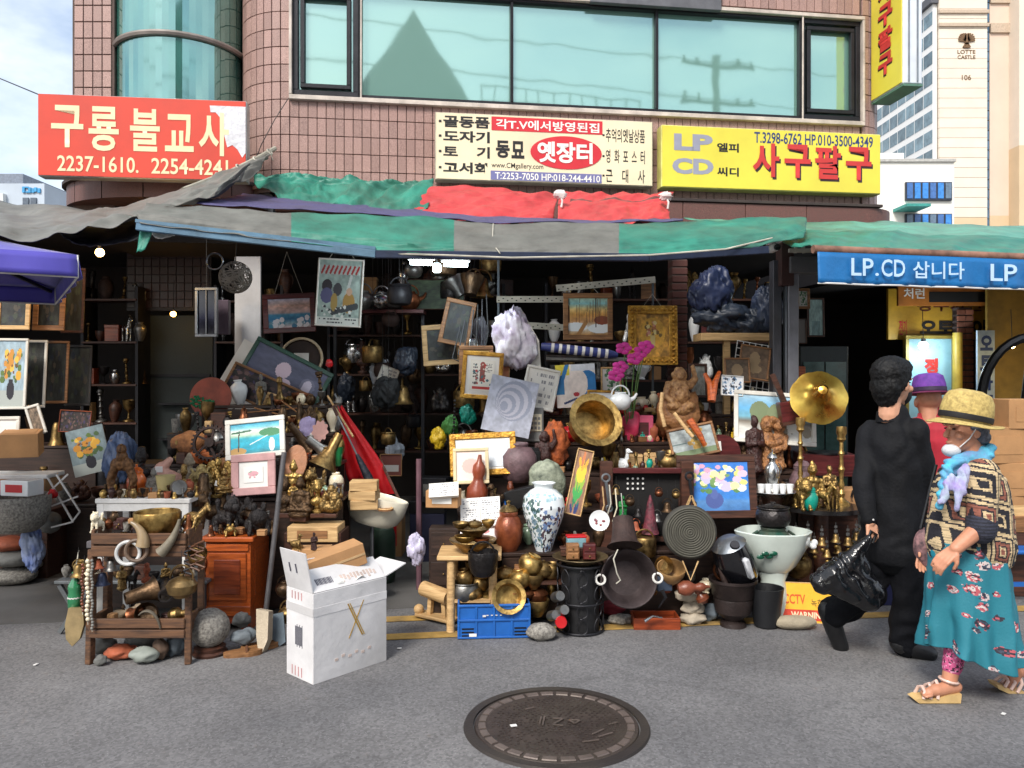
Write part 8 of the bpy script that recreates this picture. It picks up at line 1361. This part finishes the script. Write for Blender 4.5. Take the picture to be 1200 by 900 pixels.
def red_man():
 Y=5.25;J=lambda px,py,dy=0:P(px,py,Y+dy);o=Vector((J(1100,730).x,Y,0));t=thing('person','man in a red shirt and purple hat seen from behind','person',o);f=Vector((.25,1,0));hc=J(1088,470);ch,pe=J(1098,525,.02),J(1102,600,.02)
 sL,eL,wL=J(1070,503),J(1062,560,.02),J(1072,600,.12);sR,eR,wR=J(1126,503),J(1138,560),J(1132,600,.1);hL,kL,aL,tL=J(1088,610),J(1086,664),J(1086,720),J(1088,726,.14);hR,kR,aR,tR=J(1116,610),J(1118,664,.05),J(1118,718,.06),J(1120,725,.2)
 put('body',headparts(hc,f)+[('c',J(1090,490),.058,ch,.12),('c',ch,.13,pe,.12),('c',sL,.055,sR,.055),('c',sL,.055,eL,.042),('c',eL,.04,wL,.028),('c',sR,.055,eR,.042),('c',eR,.04,wR,.028),('c',hL,.08,kL,.055),('c',kL,.055,aL,.04),('c',hR,.08,kR,.055),('c',kR,.055,aR,.04),('c',aL,.035,tL,.03),('c',aR,.035,tR,.03),('c',hL,.09,hR,.09)]+hand(wL,(0,.3,-1),(0,1,0))+hand(wR,(0,.3,-1),(0,1,0)),skin2,t,o,.008,3)
 put('shirt',[('c',J(1092,486),.07,ch,.15),('c',sL,.08,sR,.08),('c',J(1098,515),.165,J(1102,610),.155),('c',sL,.08,eL,.068),('c',eL,.066,wL+(eL-wL)*.3,.05),('c',sR,.08,eR,.068),('c',eR,.066,wR+(eR-wR)*.3,.05)],mat('red_shirt',(172,22,44),.75,var=.2,scale=5,bump=.25,bscale=300,sheen=.2),t,o,.013,3,lambda p:wr(p,.009,8,.5));MB().lathe([(.085,-.03),(.078,0),(.072,.022),(.066,.02),(.072,-.03)],24,Matrix.Translation(J(1090,488)-o),False).build('collar',MATS['red_shirt'],t)
 put('trousers',[('c',hL,.11,hR,.11),('c',hL,.1,kL,.08),('c',kL,.08,aL,.068),('c',hR,.1,kR,.08),('c',kR,.08,aR,.068)],mat('dark_trousers',(34,34,40),.8,var=.2),t,o,.013,3,lambda p:wr(p));bs=MATS['black_shoe'];put('shoe',shoe(aL,tL),bs,t,o,.009,2);put('shoe',shoe(aR,tR),bs,t,o,.009,2)
 h=thing_part('hat',t,hc-o+Vector((0,-.01,.055)),(R(-6),0,0));MB().lathe([(.092,0),(.1,.02),(.098,.06),(.085,.11),(.06,.125),(0,.118)],26,sy=1.15).build('crown',mat('purple_felt',(112,58,150),.8,var=.4,scale=16,tint=(70,40,120)),h);MB().lathe([(.09,.0),(.15,-.008),(.152,-.002),(.09,.006)],28,None,False,sy=1.15).build('brim',mat('mauve_brim',(140,60,100),.8,var=.3),h);MB().lathe([(.1,.008),(.1025,.01),(.102,.035),(.099,.035)],26,None,False,sy=1.15).build('band',mat('hat_band',(46,30,60),.6),h);eyes(hc,f,t,o)
red_man()
def woman():
 Y=3.98;J=lambda px,py,dy=0:P(px,py,Y+dy);o=Vector((J(1135,815).x,Y,0));t=thing('person','woman in a straw hat, patchwork jacket and turquoise flowered dress','person',o);f=Vector((-1,-.12,0));hc=J(1131,503);ch,pe=J(1136,575,.03),J(1140,640,.03)
 sN,eN,wN=J(1152,556,-.12),J(1150,617,-.16),J(1120,643,-.2);sF,eF,wF=J(1122,556,.16),J(1108,610,.16),J(1090,640,.12);hN,kN,aN,tN=J(1136,652,-.04),J(1128,722,.0),J(1112,799,-.03),J(1086,811,-.06);hF,kF,aF,tF=J(1146,652,.09),J(1160,722,.1),J(1192,786,.1),J(1182,806,.1)
 hp=[q for i,q in enumerate(headparts(hc,f,.96))]
 body=hp+[('c',J(1138,535,.02),.05,ch,.1),('c',ch,.12,pe,.13),('c',sN,.05,sF,.05),('c',sN,.052,eN,.044),('c',eN,.044,wN,.03),('c',sF,.052,eF,.042),('c',eF,.042,wF,.03),('c',hN,.08,kN,.055),('c',kN,.055,aN,.036),('c',hF,.08,kF,.055),('c',kF,.055,aF,.036),('c',hN,.09,hF,.09),('c',aN+Vector((.035,0,-.025)),.03,J(1096,809,-.05),.032),('c',J(1096,809,-.05),.03,tN+Vector((.01,0,0)),.022),('c',aF,.032,tF,.026)]
 for i in range(5):body.append(('c',tN+Vector((.01,-.028+.014*i,-.006)),.009,tN+Vector((-.022+.004*abs(i-1),-.03+.015*i,-.012)),.008))
 body+=hand(wN,J(1106,655,-.2)-wN,(.1,.5,-.9),.95,.55)+hand(wF,(-.5,0,-1),(0,-.5,0),.92,.6);put('body',body,skin2,t,o,.0054,2);eyes(hc,f,t,o,.96)
 def patch(me,fn):
  n=len(me.polygons);c=np.zeros(n*3,dtype=np.float32);me.polygons.foreach_get('center',c);setcol(me,np.array([fn(Vector(p))for p in c.reshape(-1,3)],dtype=float))
 CR,BKc,RU=(206,178,132),(34,33,42),(148,84,66)
 def jack(p):
  x,z=p.x+.9*p.y*.35,p.z;cx,cz=((x+.03)/.135),((z-1.0+.25*x)/.15);fx,fz=cx-math.floor(cx)-.5,cz-math.floor(cz)-.5;d=max(abs(fx),abs(fz));st=.82+.18*(math.sin(p.z*520)>-.6)
  c=BKc if d>.44 else CR if d>.34 else BKc if d>.29 else RU if d>.2 else BKc if d>.15 else CR if d>.08 else RU
  if(int(math.floor(cx))+int(math.floor(cz)))%2:c=CR if d>.38 else BKc if d>.2 else CR if d>.12 else BKc
  return tuple(v*st for v in c)
 jm=painted('patchwork',.85,.35,60)
 ja=put('jacket',[('c',J(1140,545,.02),.07,ch,.13),('c',sN,.078,sF,.07),('c',J(1136,570,.03),.16,J(1138,636,.03),.19),('c',J(1150,575,.0),.13,J(1152,642,.0),.15),('c',J(1122,575,.04),.12,J(1120,636,.04),.15),('c',sN,.08,eN,.068)],jm,t,o,.007,3,lambda p:wr(p,.006,9,.5));patch(ja.data,jack)
 cu=put('sleeve_cuff',[('c',eN+(sN-eN)*.12,.071,eN+(sN-eN)*-.06,.07)],jm,t,o,.008,2);patch(cu.data,lambda p:tuple(v*(.8+.4*(math.sin(p.z*400)>0))for v in(40,42,56)))
 fs=put('far_sleeve',[('c',sF,.074,eF,.064)],jm,t,o,.009,2);patch(fs.data,jack)
 dm=painted('dress_cloth',.7,.2,90);zt,zb_=J(1138,634).z,J(1138,766).z;cxw,cxh=J(1137,612).x-o.x,J(1137,768).x-o.x
 g=MB();nu,nv=230,130
 def dr(u,v):
  a=2*PI*u;rx=(.17+.035*v**.8);ry=.16+.05*v;fd=1+(.05+.17*v)*((1-2*abs(math.sin(a*3.5+1.2*v)))*.55+.45*math.sin(a*11+2-v)*v);sw=.05*v*v*math.cos(a);x=cxw+(cxh-cxw)*v+rx*fd*math.cos(a)*(1+.18*v*(math.cos(a)>0))+.012*mnoise.noise(Vector((u*9,v*5,0)));return(x,.02+ry*fd*math.sin(a),zt+(zb_-zt)*v+v*(.035*math.sin(a*2+.6)-.02*math.cos(a)))
 g.grid(dr,nu,nv);me=g.mesh('dress',dm,sharp=80)
 q=random.Random(6);FL_=[(q.random(),q.random(),q.uniform(.018,.04),q.randint(0,3))for _ in range(60)];cl=[]
 for j in range(nv):
  for i in range(nu):
   u,v=(i+.5)/nu,(j+.5)/nv;c=(24,120,138)
   for fu,fv,r_,k_ in FL_:
    d=math.hypot((u-fu)*1.3,(v-fv)*.9);n_=.5+.5*mnoise.noise(Vector((u*60,v*42,k_)))
    if d<r_*(.5+n_):c=((46,40,54),(190,80,90),(206,190,186),(60,70,90))[(k_+int(n_*5)+(d<r_*.4))%4];break
   cl.append(c)
 setcol(me,np.array(cl,dtype=float));d_=link('dress',me,t);md=d_.modifiers.new('thick','SOLIDIFY');md.thickness=.004
 put('dress_bodice',[('c',J(1114,575,.05),.05,J(1108,645,.03),.08)],mat('turquoise',(22,132,152),.7,var=.15,bump=.2),t,o,.01,2)
 lg=painted('legging_cloth',.7,.2,120)
 for k_,a_ in((kN,aN),(kF,aF)):l_=put('legging',[('c',k_,.066,a_+(k_-a_)*.22,.047)],lg,t,o,.006,2);patch(l_.data,lambda p:((206,76,130),(60,30,50),(226,150,180))[0 if mnoise.noise(p*90)>-.12 else 1 if mnoise.noise(p*70+Vector((5,0,0)))>0 else 2])
 sm_=mat('sandal_strap',(222,190,176),.35,var=.1,bump=.05,coat=.2);so=mat('sandal_sole',(206,172,116),.6,var=.2)
 for a_,t_,rz in((aN,tN,0),(aF,tF,.35)):
  s_=thing_part('sandal',t,Vector(((a_.x+t_.x)/2,a_.y,t_.z-.052 if rz==0 else t_.z-.035))-o,(0,rz*1.2,0));L=.24
  MB().prism([(-L/2+.015,.0),(L/2-.02,0),(L/2-.015,.045),(L/2-.08,.04),(-.02,.022),(-L/2+.02,.024),(-L/2-.005,.015)][::-1],-.04,.04).build('sole',so,s_,smooth=False)
  for i,x in enumerate((-.085,-.05,-.015)):MB().tube([(x,-.042,.022),(x+.012,-.032,.055+.008*i),(x+.015,0,.068+.014*i),(x+.012,.032,.055+.008*i),(x,.042,.022)],.0085,7).build('strap',sm_,s_)
  MB().ring((.062,0,.1),.042,.007,(.2,0,1),18).build('ankle_strap',sm_,s_)
 st=mat('straw',(196,172,104),.8,var=.25,scale=50,bump=.6,bscale=140,tint=(150,128,74));h=thing_part('hat',t,hc-o+Vector((.0,0,.045)),(0,R(11),0))
 MB().lathe([(.10,-.01),(.112,.01),(.112,.05),(.105,.10),(.088,.135),(.05,.152),(0,.15)],32,None,False,1.12,.98).build('crown',st,h)
 b_=MB();b_.grid(lambda u,v:((.11+.05*v)*math.cos(2*PI*u)*1.14,(.108+.04*v)*math.sin(2*PI*u),-.012-.016*v+(.03 if math.cos(2*PI*u)>0 else-.012)*v*abs(math.cos(2*PI*u))**2),48,6);b_.build('brim',st,h,sharp=80,th=.005);MB().lathe([(.1125,.0),(.1145,.004),(.1145,.028),(.1125,.03)],32,None,False,1.12,.98).build('band',mat('hat_ribbon',(30,28,30),.6),h)
 put('hair',[('e',*(hc+Vector((.05,0,.0))),.06,.075,.065),('e',*(hc+Vector((.075,0,-.04))),.045,.06,.04),('e',*(hc+Vector((.03,-.07,.02))),.045,.02,.035)],mat('grey_hair',(92,94,104),.5,var=.5,scale=60,bump=.7,bscale=110),t,o,.007,1,lambda p:.005*mnoise.noise(Vector((p.x*50,p.y*50,p.z*90))))
 put('scarf',[('c',J(1114,545,-.06),.034,J(1160,527,-.02),.03),('c',J(1118,552,-.05),.03,J(1158,536,-.05),.026),('c',J(1160,527,-.02),.03,J(1150,532,.1),.035),('c',J(1114,545,-.06),.034,J(1122,542,.1),.035),('c',J(1110,550,-.08),.028,J(1102,592,-.1),.022)],mat('cyan_scarf',(70,176,200),.8,var=.3,scale=12,tint=(110,120,170),bump=.4,bscale=40),t,o,.008,2,lambda p:.006*math.sin(p.z*110+p.x*50+5*mnoise.noise(p*12)))
 put('scarf_end',[('c',J(1130,550,-.11),.026,J(1126,575,-.15),.026),('c',J(1126,575,-.15),.024,J(1120,595,-.16),.016),('c',J(1114,560,-.11),.022,J(1104,588,-.13),.018)],mat('lilac_scarf',(140,120,180),.8,var=.35,scale=14,tint=(170,190,196),bump=.4),t,o,.008,2,lambda p:.006*math.sin(p.x*160+4*mnoise.noise(p*20)))
 put('face_mask',[('e',*(hc+Vector((-.072,-.005,-.105))),.045,.045,.034)],mat('white_mask',(222,224,228),.7,bump=.1),t,o,.006,1);MB().tube([hc+Vector((-.055,-.05,-.085))-o,hc+Vector((-.02,-.075,-.04))-o,hc+Vector((.005,-.082,.005))-o],.003,5).build('mask_loop',M_white,t)
 bag=thing('handbag','black flowered handbag carried on the far side of the woman','handbag',J(1086,640,.12));link('pouch',organic('pouch',[('e',0,0,0,.07,.05,.1),('e',.02,0,-.05,.07,.05,.07)],mat('dark_floral',(44,36,42),.7,var=.5,scale=40,tint=(150,110,110)),.012,2),bag);MB().tube([(-.03,0,.09),(.03,.02,.3),(.06,.02,.42)],.009).build('strap',M_black,bag)
woman()
# lit lamps and the things deep in the shops
def lamp(name,label,loc,rgb,power,r,shade=None):
 t=thing(name,label,'lamp',loc);MB().ball((0,0,0),r,14,9).build('bulb',glow('glow_'+name,rgb,14),t);MB().tube([(0,0,r),(0,.02,r+.35)],.004,5).build('cord',M_cable,t);MB().lathe([(r*.5,r*.7),(r*.5,r*1.6),(0,r*1.7)],12).build('socket',M_black,t)
 l=bpy.data.lights.new('bulb_light','POINT');l.energy=power;l.color=lin(rgb);l.shadow_soft_size=r;o=bpy.data.objects.new('bulb_light',l);COL.objects.link(o);o.parent=t;o.location=(0,-r*1.6,-r*.6)
lamp('tungsten_bulb','glowing warm bulb under the grey tarpaulin',P(117,296,6.6),(255,206,130),7,.035);lamp('wall_lamp','small amber lamp deep in the left shop',P(203,368,8.6),(255,190,90),1.2,.03);lamp('door_lamp','bright white lamp above the pale door',P(1082,405,8.9),(220,240,255),10,.05);lamp('far_bulb','small yellow bulb at the right edge',P(1186,405,8.3),(255,220,140),5,.03)
def tubes():
 fm_=glow('tube_glow',(226,244,250),9)
 for i,(a,b)in enumerate((((481,307),(506,308)),((520,309),(548,310)))):
  t=thing('fluorescent_tube',['left','right'][i]+' short fluorescent tube glowing under the awning','lamp',P(*a,6.2));e=P(*b,6.2)-P(*a,6.2);MB().tube([(0,0,0),e],.022,10).build('tube',fm_,t);MB().box(e/2+Vector((0,.01,.035)),(e.length+.04,.05,.03)).build('batten',M_white,t,smooth=False)
  l=bpy.data.lights.new('tube_light','POINT');l.energy=7;l.color=(.85,.95,1);l.shadow_soft_size=.1;o=bpy.data.objects.new('tube_light',l);COL.objects.link(o);o.parent=t;o.location=e/2+Vector((0,.0,-.08))
 t=thing('square_lamp','small square lamp glowing between the fluorescent tubes','lamp',P(512,314,6.25));MB().box((0,0,0),(.06,.05,.07),b=.01).build('diffuser',fm_,t);MB().tube([(0,0,.03),(0,0,.2)],.005,5).build('cord',M_cable,t)
tubes()
q=random.Random(33)
HK=['kettle','pan','lantern','pot','bell'];used=0
for i in range(46):
 px=q.uniform(388,582);Y=q.uniform(6.9,8.8);py=q.uniform(310,520)if i>14 else q.uniform(308,352)
 kd=q.choice(HK);m_=q.choice([pewter,silver,blackb,bronze,M_dsteel,brass,dwood,iron]);pr={'kettle':'round','pan':'plate','lantern':'drum','pot':'pot','bell':'bell'}[kd]
 kettle(px,py,Y,q.uniform(7,15),m_,f"dim {CNAME.get(m_.name, 'dark grey metal')} {kd} hanging {relate(px, py)}",'hanging_'+kd,spout=kd=='kettle',cordpx=max(6,py-296),prof=pr,tiltv=(q.uniform(-20,60)if kd=='pan' else 0,0,q.uniform(0,360)),cat=kd)
for a in((455,440,22,20,7.6,p_doc(4),whitef,1,'crooked white notice glinting in the dark curio shop',20),(536,378,36,54,7.0,p_dark(3),mwood,5,'brown framed dark picture hanging left of the lilac bundle',12),(518,404,46,48,7.2,p_dark(5),lwood,6,'pale framed dark picture below the fluorescent tubes',-4),(510,345,70,36,7.6,Paint(20,10,(52,70,44)).mottle(.4),dwood,1,'dim green cloth panel under the fluorescent tubes',0),(458,545,26,26,7.0,Paint(8,8,(128,64,54)).rect(.1,.2,.9,.5,(200,196,190)),card,1,'red and white printed carton face deep in the aisle',0)):pic(*a[:8],a[8],a[9],4)
boxthing(Vector((P(458,560,7.2).x,7.2,0)),30,50,30,card,'cardboard_box','cardboard box on the floor at the end of the aisle','box',0,panel=redp);boxthing(Vector((P(502,560,7.0).x,7.0,0)),40,70,30,mat('navy_box',(30,32,60),.6),'navy_box','dark navy storage box beside the aisle','box',0,lid=M_black);boxthing(Vector((P(505,520,6.6).x,6.9,.53)),34,28,26,M_dsteel,'old_radio','dark grey radio set on the navy storage box','radio',-8,panel=pewter)
t=thing('kettle_shelf','dark red shelf of kettles high in the curio shop','shelf',P(440,365,7.4));MB().box((0,.1,0),(.9,.25,.03)).build('board',maroonw,t,smooth=False);[MB().box((x,.2,-.9),(.03,.03,1.8)).build('leg',M_dsteel,t,smooth=False)for x in(-.42,.42)]
for i,(px,m_,r_)in enumerate(((425,pewter,14),(447,silver,12),(462,pewter,11),(480,copper,13))):kettle(px,352,7.4,r_,m_,['large pewter','bright silver','small pewter','copper'][i]+' kettle standing on the dark red shelf','standing_kettle',cordpx=0)
for i,(px,m_)in enumerate(((548,teal),(536,mat('parrot_green',(70,130,60),.6)),(530,yellowp))):crumple(px-8*i,486+14*i,6.3,9,8,12,m_,'feather_toy',['teal','green','yellow'][i]+' piece of a feather parrot hanging left of the red figure print',2.+i,'toy')
m=MB();[m.ball(P(533-.16*i,470+4.2*i,6.1),.011,6,5)for i in range(22)];tag(m.build('black_beads',M_black),'long string of black beads hanging left of the wide gilt frame','beads')
for i in range(7):tag(MB().tube([P(570-5*i,345+6*i,6.7),P(572-7*i,390+5*i,6.6),P(566-4*i,425,6.55)],.006,5).build('grey_cable',M_dsteel if i%2 else M_cable),f"{['first', 'second', 'third', 'fourth', 'fifth', 'sixth', 'seventh'][i]} from the right of the grey cables hanging above the red figure print",'cable')
def back_shelf(label,Y,px0,px1,pys,seed,hh=(20,40)):
 t=thing('back_shelf',label,'shelf',(0,Y,0));a,b=P(px0,440,Y).x,P(px1,440,Y).x
 for i,py in enumerate(pys):
  z=P(0,py,Y).z;MB().box(((a+b)/2,.15,z-.012),(b-a,.32,.02)).build('shelf_board',dwood,t,smooth=False);TIER['Z']=(z,Y,Y+.3,0.0);fillers('Z',px0,px1,seed+i,*hh,(.1,.7),step=(11,19),mats=[pewter,bronze,silver,blackb,dwood,brass,iron,whitec])
 for x in(a,b):MB().box((x,.15,1.3),(.03,.3,2.6)).build('upright',M_dsteel,t,smooth=False)
back_shelf('tall dim shelf unit of junk at the back of the curio shop',8.5,385,590,(345,392,438,484,528),201);back_shelf('dim shelf unit deep in the left shop',8.6,252,330,(352,400),211);back_shelf('dim shelf unit behind the navy bags',8.4,640,900,(350,400,445),221);back_shelf('dark shelf unit at the back of the far left stall',8.7,96,160,(350,400,450,495),231)
for i in range(8):q=random.Random(70+i);crumple(q.uniform(392,580),q.uniform(330,540),q.uniform(7.3,8.2),q.uniform(8,16),8,q.uniform(10,20),(MATS['clear_bag'],tbk,MATS['slate_bag'])[i%3],'hanging_bag',['clear','black','slate'][i%3]+' plastic bag hanging in the dark curio shop',9.+i)
rack('dark rack of paintings at the far left',[('x',.55,6.6,7.0),('y',1.0,7.0,7.4)],(-60,-60),(112,112),0.0,MATS['rack_wood'])
for a in((13,438,34,84,6.5,p_sunfl(1),whitef,3,'sunflower bouquet painting in a white frame at the left edge',0),(40,438,26,80,6.7,p_dark(7),whitef,3,'dark green painting in a white frame beside the sunflowers',0),(66,436,26,74,6.9,p_dark(8),mwood,3,'third picture of the lower row at far left in a thin brown frame',0),(92,440,28,72,7.1,p_dark(9),blackf,3,'fourth picture of the lower row at far left almost black',0),(16,356,36,62,6.6,p_dark(11),lwood,5,'pale framed dark landscape under the violet parasol',0),(58,356,34,64,6.8,p_dark(12),mwood,6,'brown framed dark landscape hanging under the parasol corner',0),(86,352,24,78,7.0,p_dark(13),dwood,3,'tall narrow dark picture right of the parasol',0),(8,512,26,48,6.3,p_pinkprint(),whitef,4,'white framed reddish picture low at the left edge',0),(42,492,16,36,6.4,Paint(8,16,(120,100,80)).mottle(.4),whitef,3,'narrow tilted white frame above the cardboard box',-18),(104,528,40,54,6.6,p_sunfl(5,(120,140,146)),whitef,0,'unframed sunflower canvas leaning in the left stall',-14),(88,494,34,26,6.8,p_floral(),terracotta,1,'orange woven panel above the leaning sunflower canvas',4)):pic(*a[:8],a[8],a[9],8,14 if a[0]<120 else 0,short=a[8]if False else None)
crumple(140,535,6.4,18,12,28,mat('blue_plastic_bag',(92,112,150),.3,var=.35,bump=.1,bscale=30),'blue_bag','crumpled blue plastic bag behind the white table',5.);rockthing(G(122,600)+Vector((0,.0,.0)),30,60,26,M_dsteel,'stone_lamp','dark stacked stone lamp at the back of the left stall','stone lamp',3.,.3,3.)
boxthing(P(26,535,6.3),40,28,30,card,'cardboard_box','open cardboard box tilted on the far left pile','box',20,tilt=8);boxthing(P(20,578,6.2),84,24,40,card,'flat_carton','wide flat carton on the far left pile','box',4,lid=M_white);boxthing(P(26,580,5.9),38,18,24,whitec,'white_red_box','white box with a red end on the stone mortar','box',-12,panel=redp);rockthing(P(4,580,5.95),20,14,16,redp,'red_cloth','red cloth lump beside the white and red box','cloth',3.);boxthing(Vector((P(20,600,6.5).x,6.5,0)),100,78,50,dwood,'storage_chest','dark chest under the far left cartons','chest',0,lid=dwood)
for px,pyb,w,h,pr,m_,lb,n_,c_ in((20,622,72,42,'deepbowl',stone,'big grey stone mortar at the left edge','stone_mortar','mortar'),(68,645,54,14,'plate',stone,'broad shallow stone dish on the far left ground','stone_dish','dish')):pot(P(px,pyb,5.85)if pyb<640 else G(px,pyb),w,h,pr,m_,n_,lb,c_)
for i,(px,py,w,h)in enumerate(((14,684,56,20),(14,664,54,20),(10,646,44,18),(36,672,26,14),(54,626,26,26))):rockthing(G(px,684+(i==3)*-4)+Vector((0,.05*(i==4),(684-py)*.0066)),w,h,w*.8,(stone,rock,terracotta,stone,rock)[i],'mill_stone',['lowest','second','topmost rusty','small flat','rough dark'][i]+' stone of the pile at the left edge','stone',2.+i,.1)
crumple(38,642,6.0,12,10,24,mat('blue_rope',(66,92,160),.7,var=.5,tint=(170,180,200),bump=.15,bscale=40),'blue_cloth','blue and white cloth bundle beside the left stones',7.,'cloth')
t=thing('bent_wire_rack','bent white wire frame with red bits in the left stall','rack',P(72,590,6.0));k=K(6.0);m=MB()
for a,b in(((-16,30),(12,-22)),((-6,34),(20,-10)),((12,-22),(20,-10)),((-18,10),(6,34)),((-14,-4),(18,8)),((-12,-28),(12,-22))):m.bar((a[0]*k,0,a[1]*k),(b[0]*k,.02,b[1]*k),.012)
m.build('wires',M_white,t,smooth=False);MB().ball((-8*k,-.02,12*k),.035,8,6,None,.4,3).build('red_bow',redp,t)
hero(60,600,'the far left stones');fillers('x',-20,112,61,24,44,(.1,.9),mats=[dwood,iron,bronze,stone]);fillers('y',30,112,62,20,34,(.1,.6),mats=[dwood,iron,bronze])
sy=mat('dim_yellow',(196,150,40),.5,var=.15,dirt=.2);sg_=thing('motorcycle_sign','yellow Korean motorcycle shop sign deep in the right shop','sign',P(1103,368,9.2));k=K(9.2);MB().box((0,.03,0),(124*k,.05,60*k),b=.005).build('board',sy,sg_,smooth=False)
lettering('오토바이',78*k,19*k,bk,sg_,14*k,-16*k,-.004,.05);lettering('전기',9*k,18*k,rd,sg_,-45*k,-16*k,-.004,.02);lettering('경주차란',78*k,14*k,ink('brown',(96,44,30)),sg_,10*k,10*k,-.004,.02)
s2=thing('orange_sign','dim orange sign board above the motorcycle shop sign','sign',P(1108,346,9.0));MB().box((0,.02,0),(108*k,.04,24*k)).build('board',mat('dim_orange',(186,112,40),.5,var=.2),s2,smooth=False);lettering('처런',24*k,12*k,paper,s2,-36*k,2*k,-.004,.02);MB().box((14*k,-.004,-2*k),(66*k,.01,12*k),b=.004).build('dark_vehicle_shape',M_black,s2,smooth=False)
dr=thing('pale_door','pale blue glass door with a red Korean character','door',Vector((P(1090,440,9.1).x,9.1,0)));MB().box((0,.03,1.02),(52*k,.05,2.04),b=.004).build('panel',mat('door_blue',(150,196,208),.3,var=.1,bump=0),dr,smooth=False);bars(58*k,2.08,.04,.08).build('door_frame',mat('door_brass',(150,130,60),.5,.3),dr,(0,.02,1.04),smooth=False);lettering('정',16*k,18*k,rd,dr,1*k,EYE+(440-429)*k,-.004,.06);lettering('비',14*k,16*k,rd,dr,1*k,EYE+(440-455)*k,-.004,.05)
vs_=thing('vertical_sign','tall white strip sign with blue Korean letters in the right shop','sign',P(1156,440,8.8));MB().box((0,.02,0),(.19,.03,1.0)).build('board',mat('strip_white',(176,190,200),.5),vs_,smooth=False);[lettering(ch_,.14,.17,nv,vs_,0,.36-.22*i,-.002,.05)for i,ch_ in enumerate('오토바이')]
bp_=thing('brick_pier','strip of red brick wall right of the pale door','pillar',Vector((P(1131,440,9.1).x,9.1,0)));MB().box((0,.1,1.2),(.18,.18,2.4)).build('core',MATS['dark_mortar'],bp_,smooth=False);bme=MB().box((0,0,0),(.088,.2,.055),b=.003).mesh('brick',mat('alley_brick',(150,92,70),.8,var=.3,orand=.2),smooth=False)
for j in range(34):
 for i in range(2):link('brick',bme,bp_,(-.046+.094*i,.09,.035+.07*j))
tag(MB().tube([Vector((P(1122,440,9.0).x,9.0,0)),P(1122,390,9.0)],.05,10).build('yellow_pipe',mat('pipe_yellow',(190,160,60),.5)),'yellow pipe between the pale door and the brick strip','pipe');tag(MB().box((0,0,1.3),(.5,.04,2.6)).build('ochre_panel',mat('ochre',(140,110,44),.6,var=.2),loc=(P(1182,440,8.9).x,8.9,0),smooth=False),'ochre wall panel at the right edge behind the arch','panel')
tag(MB().tube([P(1150+60*(1-math.cos(a)),470-75*math.sin(a),7.6)for a in np.linspace(-.6,1.5,12)],.045,8).build('black_arch',M_black),'big black curved arm arching in the right shop','arm');tag(MB().tube([P(1205-22*i/8,430+22*i,7.5)for i in range(9)],.03,8).build('black_boom',M_black),'second black curved arm below the big black arch','arm')
gc=thing('glass_cabinet','dark glass fronted cabinet left in the record shop','cabinet',Vector((P(967,440,7.6).x,7.6,0)));k=K(7.6);MB().box((0,.2,.95),(56*k,.36,1.9),b=.004).build('carcass',mat('cab_dark',(40,48,48),.5),gc,smooth=False);[MB().box((x*k,.012,1.2),(24*k,.012,1.1)).build('glass_door',mat('cab_glass',(70,100,96),.1,bump=0,var=.4,scale=6),gc,smooth=False)for x in(-13,13)];MB().box((0,.01,.55),(52*k,.012,.16)).build('drawer',mat('cab_green',(60,84,50),.5),gc,smooth=False)
for a in((956,372,20,46,7.3,Paint(10,20,(150,180,176)).rect(.2,0,.8,.4,(120,150,150)).mottle(.15),dwood,2,'pale tall mirror right of the grey steel post'),(941,350,16,24,7.0,p_green(),mwood,3,'small brown framed plant picture beside the grey steel post'),(938,388,14,30,7.0,Paint(8,8,(110,104,100)),dwood,1,'dim grey panel below the small plant picture')):pic(*a[:8],a[8],0,3)
boxthing(Vector((P(932,440,6.7).x+.05,6.8,0)),16,232,12,owood,'orange_board','tall orange wooden board beside the grey steel post','board',0)
for i,(px,y0,w,h)in enumerate(((1178,622,70,42),(1180,580,66,38),(1172,542,60,42),(1194,502,40,34))):boxthing(Vector((P(px,622,5.9).x,5.95,max(0,EYE-(y0-440)*K(5.9)))),w,h,40,card,'carton',['lowest','second','third','topmost small'][i]+' cardboard carton of the stack behind the straw hat woman','box',(4,-3,6,2)[i],panel=(lwood,card,card,card)[i])
boxthing(Vector((P(1180,700,5.95).x,5.95,0)),90,92,44,dwood,'stall_bench','low dark bench under the carton stack','bench',0,lid=mwood)
st_=thing('blue_stool','blue plastic stool at the right edge behind the woman','stool',G(1192,706));MB().box((0,.12,.36),(.3,.3,.03),b=.01).build('seat',bluep,st_,smooth=False);[MB().bar((sx_*.15,.12+sy_*.15,0),(sx_*.12,.12+sy_*.12,.35),.035,.02).build('leg',bluep,st_,smooth=False)for sx_ in(-1,1)for sy_ in(-1,1)];MB().box((0,0,.13),(.24,.02,.03)).build('rung',bluep,st_,smooth=False)
boxthing(G(1030,704),60,60,40,mat('navy_crate',(32,36,80),.6),'navy_crate','dark navy crate on the ground behind the man in black','crate',0)
for lb,os_ in LABELS.items():
 if len(os_)>1:
  os_.sort(key=lambda o:project(o.location)[0]);n=len(os_)
  for i,o in enumerate(os_):
   if 'group' not in o:o['group']='similar pieces: '+lb
   o['label']=lb+(', '+('left one' if i==0 else 'right one')if n==2 else ', '+('first','second','third','fourth','fifth','sixth','seventh','eighth')[i%8]+' from the left')
